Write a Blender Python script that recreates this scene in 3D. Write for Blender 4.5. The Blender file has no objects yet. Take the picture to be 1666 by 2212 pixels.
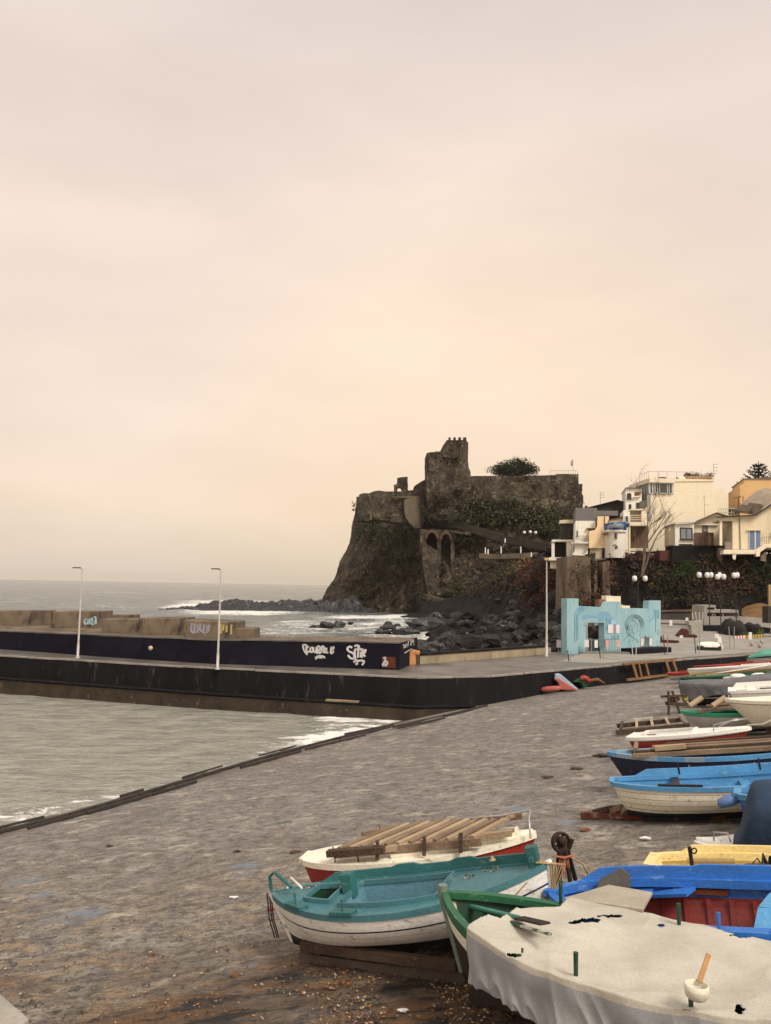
import bpy, math, random
from mathutils import Vector, Matrix, noise
random.seed(11)
R = math.radians
SC = bpy.context.scene
COL = SC.collection
V = Vector
# ------------------------------------------------------------------ camera
F = 1750.0
HC = 7.5
cam_d = bpy.data.cameras.new('camera'); cam = bpy.data.objects.new('camera', cam_d); COL.objects.link(cam)
CM = Matrix.Rotation(R(95.2), 3, 'X') @ Matrix.Rotation(R(1.06), 3, 'Z')
cam.matrix_world = Matrix.Translation((0, 0, HC)) @ CM.to_4x4()
cam_d.sensor_width = 36; cam_d.sensor_fit = 'AUTO'; cam_d.lens = 36 * F / 2212
cam_d.clip_start = .1; cam_d.clip_end = 60000
SC.camera = cam
# points of the place, measured on the photograph (1666 x 2212 grid)
def ray(px, py): return CM @ V(((px - 833) / F, -(py - 1106) / F, -1))
def aty(p, y):
    d = ray(*p); return V((0, 0, HC)) + d * (y / d.y)
def atz(p, z):
    d = ray(*p); return V((0, 0, HC)) + d * ((z - HC) / d.z)
W0 = V((-11.33, 24.96)); WN = V((.864, -.503)); WD = V((.503, .864)); SL = .13
def ramp_u(x, y): return (x - W0.x) * WN.x + (y - W0.y) * WN.y
def ramp_z(x, y): return SL * ramp_u(x, y)
def atramp(p, dz=0):
    d = ray(*p)
    t = (HC - dz + SL * (W0.dot(WN))) / (SL * WN.dot(V((d.x, d.y))) - d.z)
    return V((0, 0, HC)) + d * t
ZA = lambda x, y: (676.8 + .36459 * x, 919.8 + .36459 * y)
ZB = lambda x, y: (1162.7 + .30208 * x, 937.1 + .30208 * y)
ZE = lambda x, y: (555.3 + .41667 * x, 1735.4 + .41667 * y)
ZF = lambda x, y: (1180.1 + .29167 * x, 1388.3 + .29167 * y)
ZG = lambda x, y: (911.1 + .45312 * x, 1778.8 + .45312 * y)
Z1 = lambda x, y: (1214.8 + .13542 * x, 989.2 + .13542 * y)
Z2 = lambda x, y: (1423.0 + .14583 * x, 971.8 + .14583 * y)
Z3 = lambda x, y: (1197.4 + .14583 * x, 1249.5 + .14583 * y)
Z4 = lambda x, y: (1423.0 + .14583 * x, 1214.8 + .14583 * y)
Z5 = lambda x, y: (x / 3, 1284.2 + y / 3)
Z6 = lambda x, y: (520.6 + x / 3, 1284.2 + y / 3)
Z7 = lambda x, y: (1405.7 + .15625 * x, 1405.7 + .15625 * y)
Z8 = lambda x, y: (1232.1 + .26042 * x, 1666 + .26042 * y)
# ------------------------------------------------------------------ materials
def lin(c): return tuple(((v / 255 + .055) / 1.055) ** 2.4 if v > 10 else v / 255 / 12.92 for v in c)
MATS = {}
def pm(name, c1, c2=None, scale=2.0, rough=.8, bump=.3, bscale=None, c3=None, spec=.3, stretch=(1, 1, 1), metal=0, dist=.05, fac=(.35, .65), grain=.12, c3fac=(.55, .7), c3scale=None):
    """two or three colours mixed by noise in the object's own space, fine grain and bump"""
    if name in MATS: return MATS[name]
    m = bpy.data.materials.new(name); m.use_nodes = True; nt = m.node_tree; N = nt.nodes; L = nt.links
    b = N['Principled BSDF']; b.inputs['Roughness'].default_value = rough; b.inputs['Metallic'].default_value = metal
    b.inputs['Specular IOR Level'].default_value = spec
    tc = N.new('ShaderNodeTexCoord'); mp = N.new('ShaderNodeMapping'); mp.inputs['Scale'].default_value = stretch
    L.new(tc.outputs['Object'], mp.inputs['Vector'])
    def nz(s, d=6, r=.6):
        n = N.new('ShaderNodeTexNoise'); n.inputs['Scale'].default_value = s; n.inputs['Detail'].default_value = d; n.inputs['Roughness'].default_value = r
        L.new(mp.outputs[0], n.inputs['Vector']); return n.outputs['Fac']
    def ramp(src, a, bb):
        r = N.new('ShaderNodeMapRange'); r.inputs['From Min'].default_value = a; r.inputs['From Max'].default_value = bb; L.new(src, r.inputs['Value']); return r.outputs[0]
    def mix(f, a, bb, t='MIX'):
        x = N.new('ShaderNodeMix'); x.data_type = 'RGBA'; x.blend_type = t
        if isinstance(f, float): x.inputs[0].default_value = f
        else: L.new(f, x.inputs[0])
        for k, v in ((6, a), (7, bb)):
            if isinstance(v, tuple): x.inputs[k].default_value = (*v, 1)
            else: L.new(v, x.inputs[k])
        return x.outputs[2]
    c2 = c2 or tuple(v * .8 for v in c1)
    col = mix(ramp(nz(scale), *fac), c1, c2)
    if c3: col = mix(ramp(nz(c3scale or scale * 2.3, 8, .7), *c3fac), col, c3)
    if grain:
        g = ramp(nz((bscale or scale * 8) * 1.7, 3), .3, .7)
        gm = N.new('ShaderNodeMapRange'); gm.inputs['To Min'].default_value = 1 - grain; gm.inputs['To Max'].default_value = 1 + grain; L.new(g, gm.inputs['Value'])
        vm = N.new('ShaderNodeVectorMath'); vm.operation = 'SCALE'; L.new(col, vm.inputs[0]); L.new(gm.outputs[0], vm.inputs['Scale']); col = vm.outputs[0]
    L.new(col, b.inputs['Base Color'])
    if bump:
        bn = N.new('ShaderNodeBump'); bn.inputs['Strength'].default_value = bump; bn.inputs['Distance'].default_value = dist
        L.new(nz(bscale or scale * 8, 5), bn.inputs['Height']); L.new(bn.outputs[0], b.inputs['Normal'])
    MATS[name] = m
    return m
# ------------------------------------------------------------------ objects
ORG = {}
def tag(o, label=None, cat=None, group=None, kind=None):
    if label: o['label'] = label
    if cat: o['category'] = cat
    if group: o['group'] = group
    if kind: o['kind'] = kind
    return o
def thing(name, label, cat, loc, group=None):
    o = bpy.data.objects.new(name, None); COL.objects.link(o); o.location = loc; o.empty_display_size = .2
    ORG[o.name] = V(loc)
    return tag(o, label, cat, group)
class MB:
    """collects geometry in world (or local) coordinates for ONE mesh object"""
    def __init__(s): s.v = []; s.f = []; s.mi = []; s.sm = []
    def add(s, vs, fs, mi=0, smooth=False):
        b = len(s.v); s.v += [V(p) for p in vs]
        for k, f in enumerate(fs):
            s.f.append([b + i for i in f]); s.mi.append(mi[k] if isinstance(mi, list) else mi); s.sm.append(smooth)
        return s
    def box(s, c, size, rot=None, mi=0):
        a, b, d = (x / 2 for x in size); c = V(c)
        P = [V((x, y, z)) for z in (-d, d) for y in (-b, b) for x in (-a, a)]
        if rot is not None: P = [rot @ p for p in P]
        return s.add([c + p for p in P], [(0, 2, 3, 1), (4, 5, 7, 6), (0, 1, 5, 4), (2, 6, 7, 3), (0, 4, 6, 2), (1, 3, 7, 5)], mi)
    def bar(s, p, q, w, h, mi=0, up=(0, 0, 1)):
        p = V(p); q = V(q); d = (q - p); l = d.length; d.normalize(); up = V(up)
        y = up.cross(d)
        if y.length < 1e-4: y = V((1, 0, 0)).cross(d)
        y.normalize(); z = d.cross(y)
        return s.box((p + q) / 2, (l, w, h), Matrix((d, y, z)).transposed(), mi)
    def tube(s, pts, r, n=8, mi=0, cap=True):
        pts = [V(p) for p in pts]; m = len(pts); rr = r if isinstance(r, (list, tuple)) else [r] * m
        vs = []; x0 = None
        for i, p in enumerate(pts):
            d = (pts[min(i + 1, m - 1)] - pts[max(i - 1, 0)]).normalized()
            if x0 is None:
                x0 = d.orthogonal().normalized()
            x0 = (x0 - d * x0.dot(d)).normalized(); y = d.cross(x0)
            vs += [p + (x0 * math.cos(2 * math.pi * k / n) + y * math.sin(2 * math.pi * k / n)) * rr[i] for k in range(n)]
        fs = [(i * n + k, i * n + (k + 1) % n, (i + 1) * n + (k + 1) % n, (i + 1) * n + k) for i in range(m - 1) for k in range(n)]
        s.add(vs, fs, mi, n > 5)
        if cap: s.add(vs[:n][::-1], [tuple(range(n))], mi); s.add(vs[-n:], [tuple(range(n))], mi)
        return s
    def prism(s, poly, ext, mi=0):
        poly = [V(p) for p in poly]; ext = V(ext); n = len(poly)
        nn = V((0, 0, 0))
        for i in range(n): nn += poly[i].cross(poly[(i + 1) % n])
        if nn.dot(ext) > 0: poly = poly[::-1]
        b = len(s.v)
        s.add(poly + [p + ext for p in poly], [tuple(range(n)), tuple(range(2 * n - 1, n - 1, -1))] + [(i, i + n, (i + 1) % n + n, (i + 1) % n) for i in range(n)], mi)
        return s
    def lathe(s, prof, c, n=16, mi=0, ax=None):
        c = V(c); vs = []
        M3 = ax or Matrix.Identity(3)
        for r, z in prof: vs += [c + M3 @ V((r * math.cos(2 * math.pi * k / n), r * math.sin(2 * math.pi * k / n), z)) for k in range(n)]
        fs = [(i * n + k, i * n + (k + 1) % n, (i + 1) * n + (k + 1) % n, (i + 1) * n + k) for i in range(len(prof) - 1) for k in range(n)]
        return s.add(vs, fs, mi, True)
    def grid(s, fn, nu, nv, mi=0, skip=None, smooth=True, closed=False):
        vs = [fn(i / nu, j / nv) for j in range(nv + 1) for i in range(nu + (0 if closed else 1))]
        w = nu if closed else nu + 1
        fs = []; ms = []
        for j in range(nv):
            for i in range(nu):
                if skip and skip((i + .5) / nu, (j + .5) / nv): continue
                fs.append((j * w + i, j * w + (i + 1) % w, (j + 1) * w + (i + 1) % w, (j + 1) * w + i))
                ms.append(mi((i + .5) / nu, (j + .5) / nv) if callable(mi) else mi)
        return s.add(vs, fs, ms, smooth)
    def blob(s, c, r, seed=0, amp=.35, sub=2, mi=0, sq=(1, 1, 1), fr=1.1, smooth=False):
        """an uneven rock: a displaced sphere"""
        n = 4 + sub * 3; m = 3 + sub * 2; c = V(c); vs = []; o = V((seed * 7.3, seed * 3.1, seed * 5.7))
        for j in range(m + 1):
            for i in range(n):
                th = math.pi * j / m; ph = 2 * math.pi * (i + .5 * (j % 2)) / n
                d = V((math.sin(th) * math.cos(ph), math.sin(th) * math.sin(ph), math.cos(th)))
                k = 1 + amp * (noise.noise(d * fr + o) * 1.6 + .6 * noise.noise(d * fr * 2.7 + o))
                vs.append(c + V((d.x * sq[0], d.y * sq[1], d.z * sq[2])) * r * k)
        fs = []
        for j in range(m):
            for i in range(n):
                a, b, cc, d2 = j * n + i, j * n + (i + 1) % n, (j + 1) * n + (i + 1) % n, (j + 1) * n + i
                fs.append((a, d2, cc, b))
        return s.add(vs, fs, mi, smooth)
    def build(s, name, mats, parent=None, org=None, bevel=0, attr=None, **kw):
        if not isinstance(mats, (list, tuple)): mats = [mats]
        o0 = V(org) if org is not None else (ORG[parent.name] if parent else V((0, 0, 0)))
        if org is None and not parent and s.v and not kw.get('kind'):
            lo = [min(p[i] for p in s.v) for i in range(3)]; hi = [max(p[i] for p in s.v) for i in range(3)]
            o0 = V(((lo[0] + hi[0]) / 2, (lo[1] + hi[1]) / 2, lo[2]))
        me = bpy.data.meshes.new(name); me.from_pydata([p - o0 for p in s.v], [], s.f)
        for m in mats: me.materials.append(m)
        me.polygons.foreach_set('material_index', s.mi); me.polygons.foreach_set('use_smooth', s.sm)
        if attr:
            for k, vals in attr.items():
                a = me.attributes.new(k, 'FLOAT', 'POINT'); a.data.foreach_set('value', vals)
        me.update()
        o = bpy.data.objects.new(name, me); COL.objects.link(o)
        if parent: o.parent = parent; ORG[o.name] = o0
        else: o.location = o0; ORG[o.name] = o0
        if bevel:
            md = o.modifiers.new('bevel', 'BEVEL'); md.width = bevel; md.segments = 2; md.limit_method = 'ANGLE'; md.angle_limit = R(40)
        tag(o, kw.get('label'), kw.get('cat'), kw.get('group'), kw.get('kind'))
        return o
def copy_tree(o, parent=None):
    c = o.copy(); COL.objects.link(c)
    if parent: c.parent = parent
    for ch in list(o.children): copy_tree(ch, c)
    return c
def fbm(p, o=5, h=.55):
    a = 1; t = 0
    for _ in range(o):
        t += a * noise.noise(p); p = p * 2.03; a *= h
    return t
def leaves(mb, c, rad, n, size, mis=(0,), shell=.5, flat=0):
    """n small leaf faces spread through an uneven ellipsoid"""
    c = V(c); sd = V((random.uniform(0, 50), random.uniform(0, 50), 0))
    for _ in range(n):
        d = V((random.gauss(0, 1), random.gauss(0, 1), random.gauss(0, 1))).normalized()
        k = (random.random() ** shell) * (1 + .5 * noise.noise(d * 1.7 + sd))
        p = c + V((d.x * rad[0], d.y * rad[1], d.z * rad[2])) * k
        a = V((random.gauss(0, 1), random.gauss(0, 1), random.gauss(0, 1) * (1 - flat))).normalized()
        b = a.orthogonal().normalized(); b.rotate(Matrix.Rotation(random.uniform(0, 6.28), 3, a)); sz = size * random.uniform(.6, 1.4)
        e = a.cross(b)
        mb.add([p - b * sz, p + e * sz * .45, p + b * sz, p - e * sz * .45], [(0, 1, 2, 3)], random.choice(mis))
# ------------------------------------------------------------------ light and sky
w = bpy.data.worlds.new('World'); SC.world = w; w.use_nodes = True
nt = w.node_tree; N = nt.nodes; L = nt.links; bg = N['Background']
SUN_EL, SUN_AZ = 48, 142   # azimuth clockwise from +Y
sky = N.new('ShaderNodeTexSky'); sky.sky_type = 'NISHITA'; sky.sun_disc = False; sky.sun_elevation = R(SUN_EL); sky.sun_rotation = R(SUN_AZ); sky.dust_density = 6; sky.air_density = 2
geo = N.new('ShaderNodeTexCoord')
sep = N.new('ShaderNodeSeparateXYZ'); L.new(geo.outputs['Generated'], sep.inputs[0])
cr = N.new('ShaderNodeValToRGB'); L.new(sep.outputs['Z'], cr.inputs[0])
E_ = cr.color_ramp.elements
STOPS = [(0.0, (212, 197, 180)), (.03, (220, 203, 185)), (.09, (231, 210, 191)), (.2, (235, 214, 199)), (.33, (235, 214, 201)), (.45, (229, 210, 199)), (.6, (219, 204, 195)), (.8, (226, 216, 206)), (1, (236, 228, 218))]
while len(E_) < len(STOPS): E_.new(.5)
for e, (p, c) in zip(E_, STOPS): e.position = p; e.color = (*lin(c), 1)
mp = N.new('ShaderNodeMapping'); mp.inputs['Scale'].default_value = (1.3, 1.3, 4.2); mp.inputs['Rotation'].default_value = (0, R(28), R(10)); L.new(geo.outputs['Generated'], mp.inputs[0])
nz = N.new('ShaderNodeTexNoise'); nz.inputs['Scale'].default_value = 1.6; nz.inputs['Detail'].default_value = 6; nz.inputs['Roughness'].default_value = .5; L.new(mp.outputs[0], nz.inputs['Vector'])
mr = N.new('ShaderNodeMapRange'); mr.inputs['From Min'].default_value = .32; mr.inputs['From Max'].default_value = .68; mr.inputs['To Min'].default_value = .91; mr.inputs['To Max'].default_value = 1.06; L.new(nz.outputs['Fac'], mr.inputs[0])
# brighter, warmer cloud low over the headland
dt = N.new('ShaderNodeVectorMath'); dt.operation = 'DOT_PRODUCT'; L.new(geo.outputs['Generated'], dt.inputs[0]); dt.inputs[1].default_value = V((.13, .98, .14)).normalized()
gl = N.new('ShaderNodeMapRange'); gl.interpolation_type = 'SMOOTHSTEP'; gl.inputs['From Min'].default_value = .9; gl.inputs['From Max'].default_value = 1; L.new(dt.outputs['Value'], gl.inputs[0])
gmul = N.new('ShaderNodeMix'); gmul.data_type = 'RGBA'; gmul.inputs[6].default_value = (1, 1, 1, 1); gmul.inputs[7].default_value = (1.06, 1.035, .94, 1); L.new(gl.outputs[0], gmul.inputs[0])
m1 = N.new('ShaderNodeVectorMath'); m1.operation = 'SCALE'; L.new(cr.outputs[0], m1.inputs[0]); L.new(mr.outputs[0], m1.inputs['Scale'])
m2 = N.new('ShaderNodeVectorMath'); m2.operation = 'MULTIPLY'; L.new(m1.outputs[0], m2.inputs[0]); L.new(gmul.outputs[2], m2.inputs[1])
sk = N.new('ShaderNodeVectorMath'); sk.operation = 'SCALE'; sk.inputs['Scale'].default_value = .06; L.new(sky.outputs[0], sk.inputs[0])
# overcast: cloud colours carry the sky, a little of the clear-sky texture shows through
bk = N.new('ShaderNodeMapRange'); bk.interpolation_type = 'SMOOTHSTEP'; bk.inputs['From Min'].default_value = -.1; bk.inputs['From Max'].default_value = -.9; bk.inputs['To Min'].default_value = 1; bk.inputs['To Max'].default_value = 1.3; L.new(sep.outputs['Y'], bk.inputs[0])
m3 = N.new('ShaderNodeVectorMath'); m3.operation = 'SCALE'; L.new(m2.outputs[0], m3.inputs[0]); L.new(bk.outputs[0], m3.inputs['Scale']); m2 = m3   # unseen sky behind the viewer brightened to light the fronts
div = N.new('ShaderNodeVectorMath'); div.operation = 'SCALE'; div.inputs['Scale'].default_value = 11.2; L.new(m2.outputs[0], div.inputs[0])
ad = N.new('ShaderNodeVectorMath'); ad.operation = 'ADD'; L.new(div.outputs[0], ad.inputs[0]); L.new(sk.outputs[0], ad.inputs[1])
L.new(ad.outputs[0], bg.inputs['Color']); bg.inputs['Strength'].default_value = .1
sd = bpy.data.lights.new('sun', 'SUN'); sd.energy = 3.0; sd.angle = R(20); sd.color = (1, .93, .83)
so = bpy.data.objects.new('sun', sd); COL.objects.link(so)
sdir = V((math.sin(R(SUN_AZ)) * math.cos(R(SUN_EL)), math.cos(R(SUN_AZ)) * math.cos(R(SUN_EL)), math.sin(R(SUN_EL))))
so.rotation_euler = sdir.to_track_quat('Z', 'Y').to_euler(); so.location = (0, -20, 60)
SC.view_settings.view_transform = 'Standard'; SC.view_settings.look = 'None'; SC.view_settings.exposure = 0; SC.view_settings.gamma = 1; SC.view_settings.use_curve_mapping = False
SC.cycles.max_bounces = 6; SC.cycles.volume_bounces = 0; SC.cycles.use_denoising = True
# ================================================================== SETTING: sea, slipway, quay, mole
CMT = CM.transposed()
def proj(p):
    q = CMT @ (V(p) - V((0, 0, HC)))
    return (833 + F * q.x / -q.z, 1106 - F * q.y / -q.z) if q.z < -.01 else (-9e3, 9e3)
def vplane(A, B):
    """rays of the photograph met with the upright plane through A and B"""
    A = V((A[0], A[1])); d = (V((B[0], B[1])) - A); nn = V((d.y, -d.x))
    def at(p, off=0):
        r = ray(*p); n2 = nn.normalized(); t = (A + n2 * off).dot(nn) / V((r.x, r.y)).dot(nn)
        return V((0, 0, HC)) + r * t
    return at
def ss(a, b, x):
    t = max(0, min(1, (x - a) / (b - a))); return t * t * (3 - 2 * t)
def seg_side(poly, x, y):
    """signed distance to a plan polyline (positive on its right-hand side)"""
    best = 1e9; sg = 1
    for (ax, ay), (bx, by) in zip(poly, poly[1:]):
        dx, dy = bx - ax, by - ay; l2 = dx * dx + dy * dy
        t = max(0, min(1, ((x - ax) * dx + (y - ay) * dy) / l2))
        d = math.hypot(x - ax - t * dx, y - ay - t * dy)
        if d < best: best = d; sg = 1 if (x - ax) * dy - (y - ay) * dx > 0 else -1
    return best * sg
M = {}
M['quay_top'] = pm('quay_concrete', (.165, .15, .134), (.085, .077, .07), .45, .38, .25, 14, (.055, .05, .047), fac=(.35, .65), c3fac=(.5, .7), c3scale=.3)
M['quay_wall'] = pm('dark_basalt_wall', spec=.12, c1=(.013, .012, .014), c2=(.008, .007, .009), scale=.7, rough=.8, bump=.6, bscale=5, c3=(.12, .10, .08), stretch=(1, 1, .18), c3fac=(.59, .80), c3scale=2.1)
M['mole_wall'] = pm('dark_rendered_wall', spec=.12, c1=(.006, .006, .013), c2=(.011, .010, .016), scale=.5, rough=.85, bump=.3, bscale=8, c3=(.045, .04, .042), c3fac=(.6, .85))
M['wet_stone'] = pm('wet_weedy_stone', (.05, .036, .022), (.022, .017, .012), 1.1, .55, .9, 5, (.19, .125, .06), c3fac=(.6, .72), stretch=(1, 1, .7))
M['old_concrete'] = pm('weathered_concrete', (.19, .145, .098), (.085, .063, .044), .6, .9, .5, 9, (.035, .027, .021), stretch=(1, 1, .45), c3fac=(.50, .66))
M['lava'] = pm('black_lava_rock', spec=.12, c1=(.019, .016, .015), c2=(.007, .006, .007), scale=.8, rough=.8, bump=.9, bscale=2.6, c3=(.075, .062, .05), dist=.2, c3fac=(.6, .78))
M['wet_lava'] = pm('wet_lava_rock', (.017, .016, .017), (.009, .009, .01), .8, .35, .8, 2.5, dist=.2, spec=.5)
M['cliff_rock'] = pm('castle_rock', (.062, .046, .030), (.014, .011, .008), .35, .95, 1.0, 1.3, (.16, .12, .075), dist=1.4, c3fac=(.52, .62), c3scale=.7, fac=(.38, .62), stretch=(1, 1, .7), grain=.3)
# --- sea: one sheet to the horizon
FOAM = [(800, 1354, 270, 18, .74), (880, 1385, 140, 24, .84), (700, 1350, 140, 11, .8), (960, 1380, 62, 26, .98), (925, 1415, 45, 14, 1.0), (440, 1312, 90, 10, 1.1), (520, 1322, 130, 8, 1.0), (820, 1333, 130, 5, 1.05), (870, 1345, 95, 11, .85), (930, 1338, 50, 9, .9),
        (745, 1572, 100, 28, .80), (690, 1592, 55, 16, .78), (640, 1608, 60, 10, .62), (600, 1365, 140, 13, .72), (480, 1300, 110, 5, .9)]
def sea_z(x, y):
    px, py = proj((x, y, 0)); har = ss(-8, 0, seg_side(QUAYL, x, y))
    d = math.hypot(x, y); fade = 1 - ss(400, 3000, d)
    z = har * (.05 * noise.noise(V((x * .55, y * .8, 3))) + .03 * noise.noise(V((x * 1.6, y * 2.0, 9))))
    z += (1 - har) * fade * (.45 * noise.noise(V((x * .09, y * .13, 1))) + .16 * noise.noise(V((x * .3, y * .38, 5))))
    fo = 0
    for cx, cy, rx, ry, s in FOAM:
        q = ((px - cx) / rx) ** 2 + ((py - cy) / ry) ** 2
        if q < 1.6: fo = max(fo, s * (1 - q / 1.6) ** .45)
    u = ramp_u(x, y)
    if har > .5 and -3.2 < u < 1.5 and y < 47:     # wash along the slipway edge
        fo = max(fo, 1.0 * (1 - abs(u + .5) / 3.2) * (.85 + .7 * noise.noise(V((x * .16, y * .16, 2)))))
    if d > 120 and d < 2500: fo = max(fo, .43 + .25 * noise.noise(V((x * .02, y * .03, 4))))
    if fo > .7: z += .1 * abs(noise.noise(V((x * .5, y * .5, 7))))
    return z, fo, har
QUAYL = [(-60, 70), (-25.7, 55.06), (-10, 49.7), (1.94, 46.7), (6.34, 48.14), (10.96, 52.05), (19.15, 59.2), (33.35, 70.4), (60, 90)]
QUAYL = [tuple(p) for p in QUAYL]
mb = MB(); NR, NC = 420, 460; fo_a = []; ha_a = []
rows = [14 * (8500 / 14) ** ((j / NR) ** 1.0) for j in range(NR + 1)]
for r in rows:
    for i in range(NC + 1):
        a = R(-42 + 80 * i / NC); x, y = r * math.sin(a), r * math.cos(a)
        z, fo, ha = sea_z(x, y); mb.v.append(V((x, y, z))); fo_a.append(fo); ha_a.append(ha)
for j in range(NR):
    for i in range(NC):
        b = j * (NC + 1) + i
        mb.f.append((b, b + 1, b + NC + 2, b + NC + 1)); mb.mi.append(0); mb.sm.append(True)
m = bpy.data.materials.new('sea_water'); m.use_nodes = True; nt = m.node_tree; N = nt.nodes; L = nt.links; b = N['Principled BSDF']
tc = N.new('ShaderNodeTexCoord')
def tnz(sx, sy, s, d=4, r=.6):
    mp_ = N.new('ShaderNodeMapping'); mp_.inputs['Scale'].default_value = (sx, sy, 1); L.new(tc.outputs['Object'], mp_.inputs[0])
    n = N.new('ShaderNodeTexNoise'); n.inputs['Scale'].default_value = s; n.inputs['Detail'].default_value = d; n.inputs['Roughness'].default_value = r; L.new(mp_.outputs[0], n.inputs[0]); return n.outputs['Fac']
def attr(nm):
    a = N.new('ShaderNodeAttribute'); a.attribute_name = nm; return a.outputs['Fac']
def mth(op, a, c=None):
    n = N.new('ShaderNodeMath'); n.operation = op
    for k, v in ((0, a), (1, c)):
        if v is None: continue
        if isinstance(v, (int, float)): n.inputs[k].default_value = v
        else: L.new(v, n.inputs[k])
    return n.outputs[0]
def mixc(f, a, c):
    x = N.new('ShaderNodeMix'); x.data_type = 'RGBA'; L.new(f, x.inputs[0])
    for k, v in ((6, a), (7, c)):
        if isinstance(v, tuple): x.inputs[k].default_value = (*v, 1)
        else: L.new(v, x.inputs[k])
    return x.outputs[2]
def mrng(src, a, c, t0=0, t1=1):
    r = N.new('ShaderNodeMapRange'); r.inputs['From Min'].default_value = a; r.inputs['From Max'].default_value = c; r.inputs['To Min'].default_value = t0; r.inputs['To Max'].default_value = t1; L.new(src, r.inputs['Value']); return r.outputs[0]
big = tnz(.5, 1, .25, 4)
seac = mixc(mrng(big, .35, .65), (.075, .098, .10), (.12, .145, .142))
harc = mixc(mrng(tnz(.6, 1, .8, 8, .75), .36, .64), (.215, .215, .178), (.37, .36, .305))
col = mixc(attr('harbour'), seac, harc)
fn_ = mth('MAXIMUM', tnz(.6, 1, 1.7, 7, .72), mth('MULTIPLY', tnz(.3, .8, .42, 6, .7), .97))
fth = mth('SUBTRACT', .795, mth('MULTIPLY', attr('foam'), .42))
fm = mrng(mth('SUBTRACT', fn_, fth), .0, .09)
fm = mth('MULTIPLY', fm, mrng(attr('foam'), .25, .4))
col = mixc(fm, col, (.80, .79, .75))
L.new(col, b.inputs['Base Color']); L.new(mrng(fm, 0, 1, .16, .8), b.inputs['Roughness']); b.inputs['IOR'].default_value = 1.33; L.new(mrng(attr('harbour'), 0, 1, .26, .42), b.inputs['Specular IOR Level'])
h = mth('ADD', mth('MULTIPLY', tnz(.62, 1, .95, 6, .65), 1.3), mth('MULTIPLY', tnz(.6, 1, 6, 3), .22)); h = mth('ADD', h, mth('MULTIPLY', fm, .25))
hf = mth('ADD', mth('MULTIPLY', tnz(.4, 1, .35, 7, .7), 2.6), h)
hh = N.new('ShaderNodeMix'); L.new(attr('harbour'), hh.inputs[0]); L.new(hf, hh.inputs[2]); L.new(h, hh.inputs[3])
bn = N.new('ShaderNodeBump'); bn.inputs['Strength'].default_value = .9; bn.inputs['Distance'].default_value = .5; L.new(hh.outputs[0], bn.inputs['Height']); L.new(bn.outputs[0], b.inputs['Normal'])
mb.build('sea', m, kind='structure', attr={'foam': fo_a, 'harbour': ha_a})
# --- slipway: sloping rough concrete
mb = MB(); NR, NC = 330, 360; wa = []; ra = []; na = []; spl = []
SPILL = [(atramp(q_p), rx_, ry_) for q_p, rx_, ry_ in (((165, 1978), .62, .42), ((110, 1990), .3, .2), ((60, 1902), .5, .25), ((95, 1935), .35, .2), ((525, 1890), .3, .2), ((1125, 1725 + 20), .5, .3), ((1330, 1890), .5, .25), ((520, 2090), .3, .15))]
def in_ramp(x, y): return seg_side(QUAYL, x, y) > -.9 and ramp_u(x, y) > -5
for j in range(NR + 1):
    r = 3.0 * (100 / 3.0) ** (j / NR)
    for i in range(NC + 1):
        a = R(-62 + 125 * i / NC); x, y = r * math.sin(a), r * math.cos(a); u = ramp_u(x, y)
        z = ramp_z(x, y) if u > -1 else -SL * 1 + (u + 1) * .5
        z = min(z, 2.12 + max(0, seg_side(QUAYL, x, y) - 2.5) * .12)
        sq_ = seg_side(QUAYL, x, y); z += .26 * (1 - ss(0, 12, sq_)) * (1 - 1.6 * ss(11, 21, x)) * ss(0, 3, u)
        z += .035 * noise.noise(V((x * .5, y * .5, 1))) + .022 * noise.noise(V((x * 1.9, y * 1.9, 4))) + .022 * noise.noise(V((x * 4.3, y * 4.3, 7))) * (1 if r < 30 else .4) + (.016 * noise.noise(V((x * 9, y * 9, 3))) if r < 22 else 0)
        mb.v.append(V((x, y, z)))
        ra.append(max(0, min(1, ss(15.5, 9.8, y - .3 * max(0, x) + .12 * max(0, -x - .5)) + .75 * noise.noise(V((x * .35, y * .5, 12))) * ss(18, 11, y))))
        spl.append(max([0] + [1 - (((x - c_.x) / rx_) ** 2 + ((y - c_.y) / ry_) ** 2) for c_, rx_, ry_ in SPILL]) ** .5)
        na.append(ss(22, 11, y) * max(0, min(1, .95 + .8 * noise.noise(V((x * .25, y * .25, 31))))))
        wa.append(1 - ss(.1, 1.6 + .8 * noise.noise(V((x * .3, y * .3, 2))), u))
for j in range(NR):
    for i in range(NC):
        b_ = j * (NC + 1) + i; q = mb.v[b_]
        if not in_ramp(q.x, q.y): continue
        mb.f.append((b_, b_ + 1, b_ + NC + 2, b_ + NC + 1)); mb.mi.append(0); mb.sm.append(True)
m = bpy.data.materials.new('slipway_concrete'); m.use_nodes = True; nt = m.node_tree; N = nt.nodes; L = nt.links; b = N['Principled BSDF']
tc = N.new('ShaderNodeTexCoord')
rot = N.new('ShaderNodeMapping'); rot.inputs['Rotation'].default_value = (0, 0, R(-4)); L.new(tc.outputs['Object'], rot.inputs[0])
class _T: outputs = {'Object': rot.outputs[0]}
tc = _T
col = mixc(mrng(tnz(.8, 1, .45, 7, .65), .36, .64), (.19, .17, .152), (.27, .248, .225))
col = mixc(mth('MULTIPLY', attr('near'), mrng(tnz(.8, 1, .9, 5, .6), .35, .6)), col, (.235, .185, .125))
col = mixc(mth('MULTIPLY', attr('near'), mrng(tnz(.7, 1, 2.2, 5, .6), .5, .6)), col, (.30, .205, .115))
col = mixc(mth('MULTIPLY', attr('near'), mrng(tnz(.7, 1, 5.5, 4, .65), .54, .6)), col, (.05, .047, .044))
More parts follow.
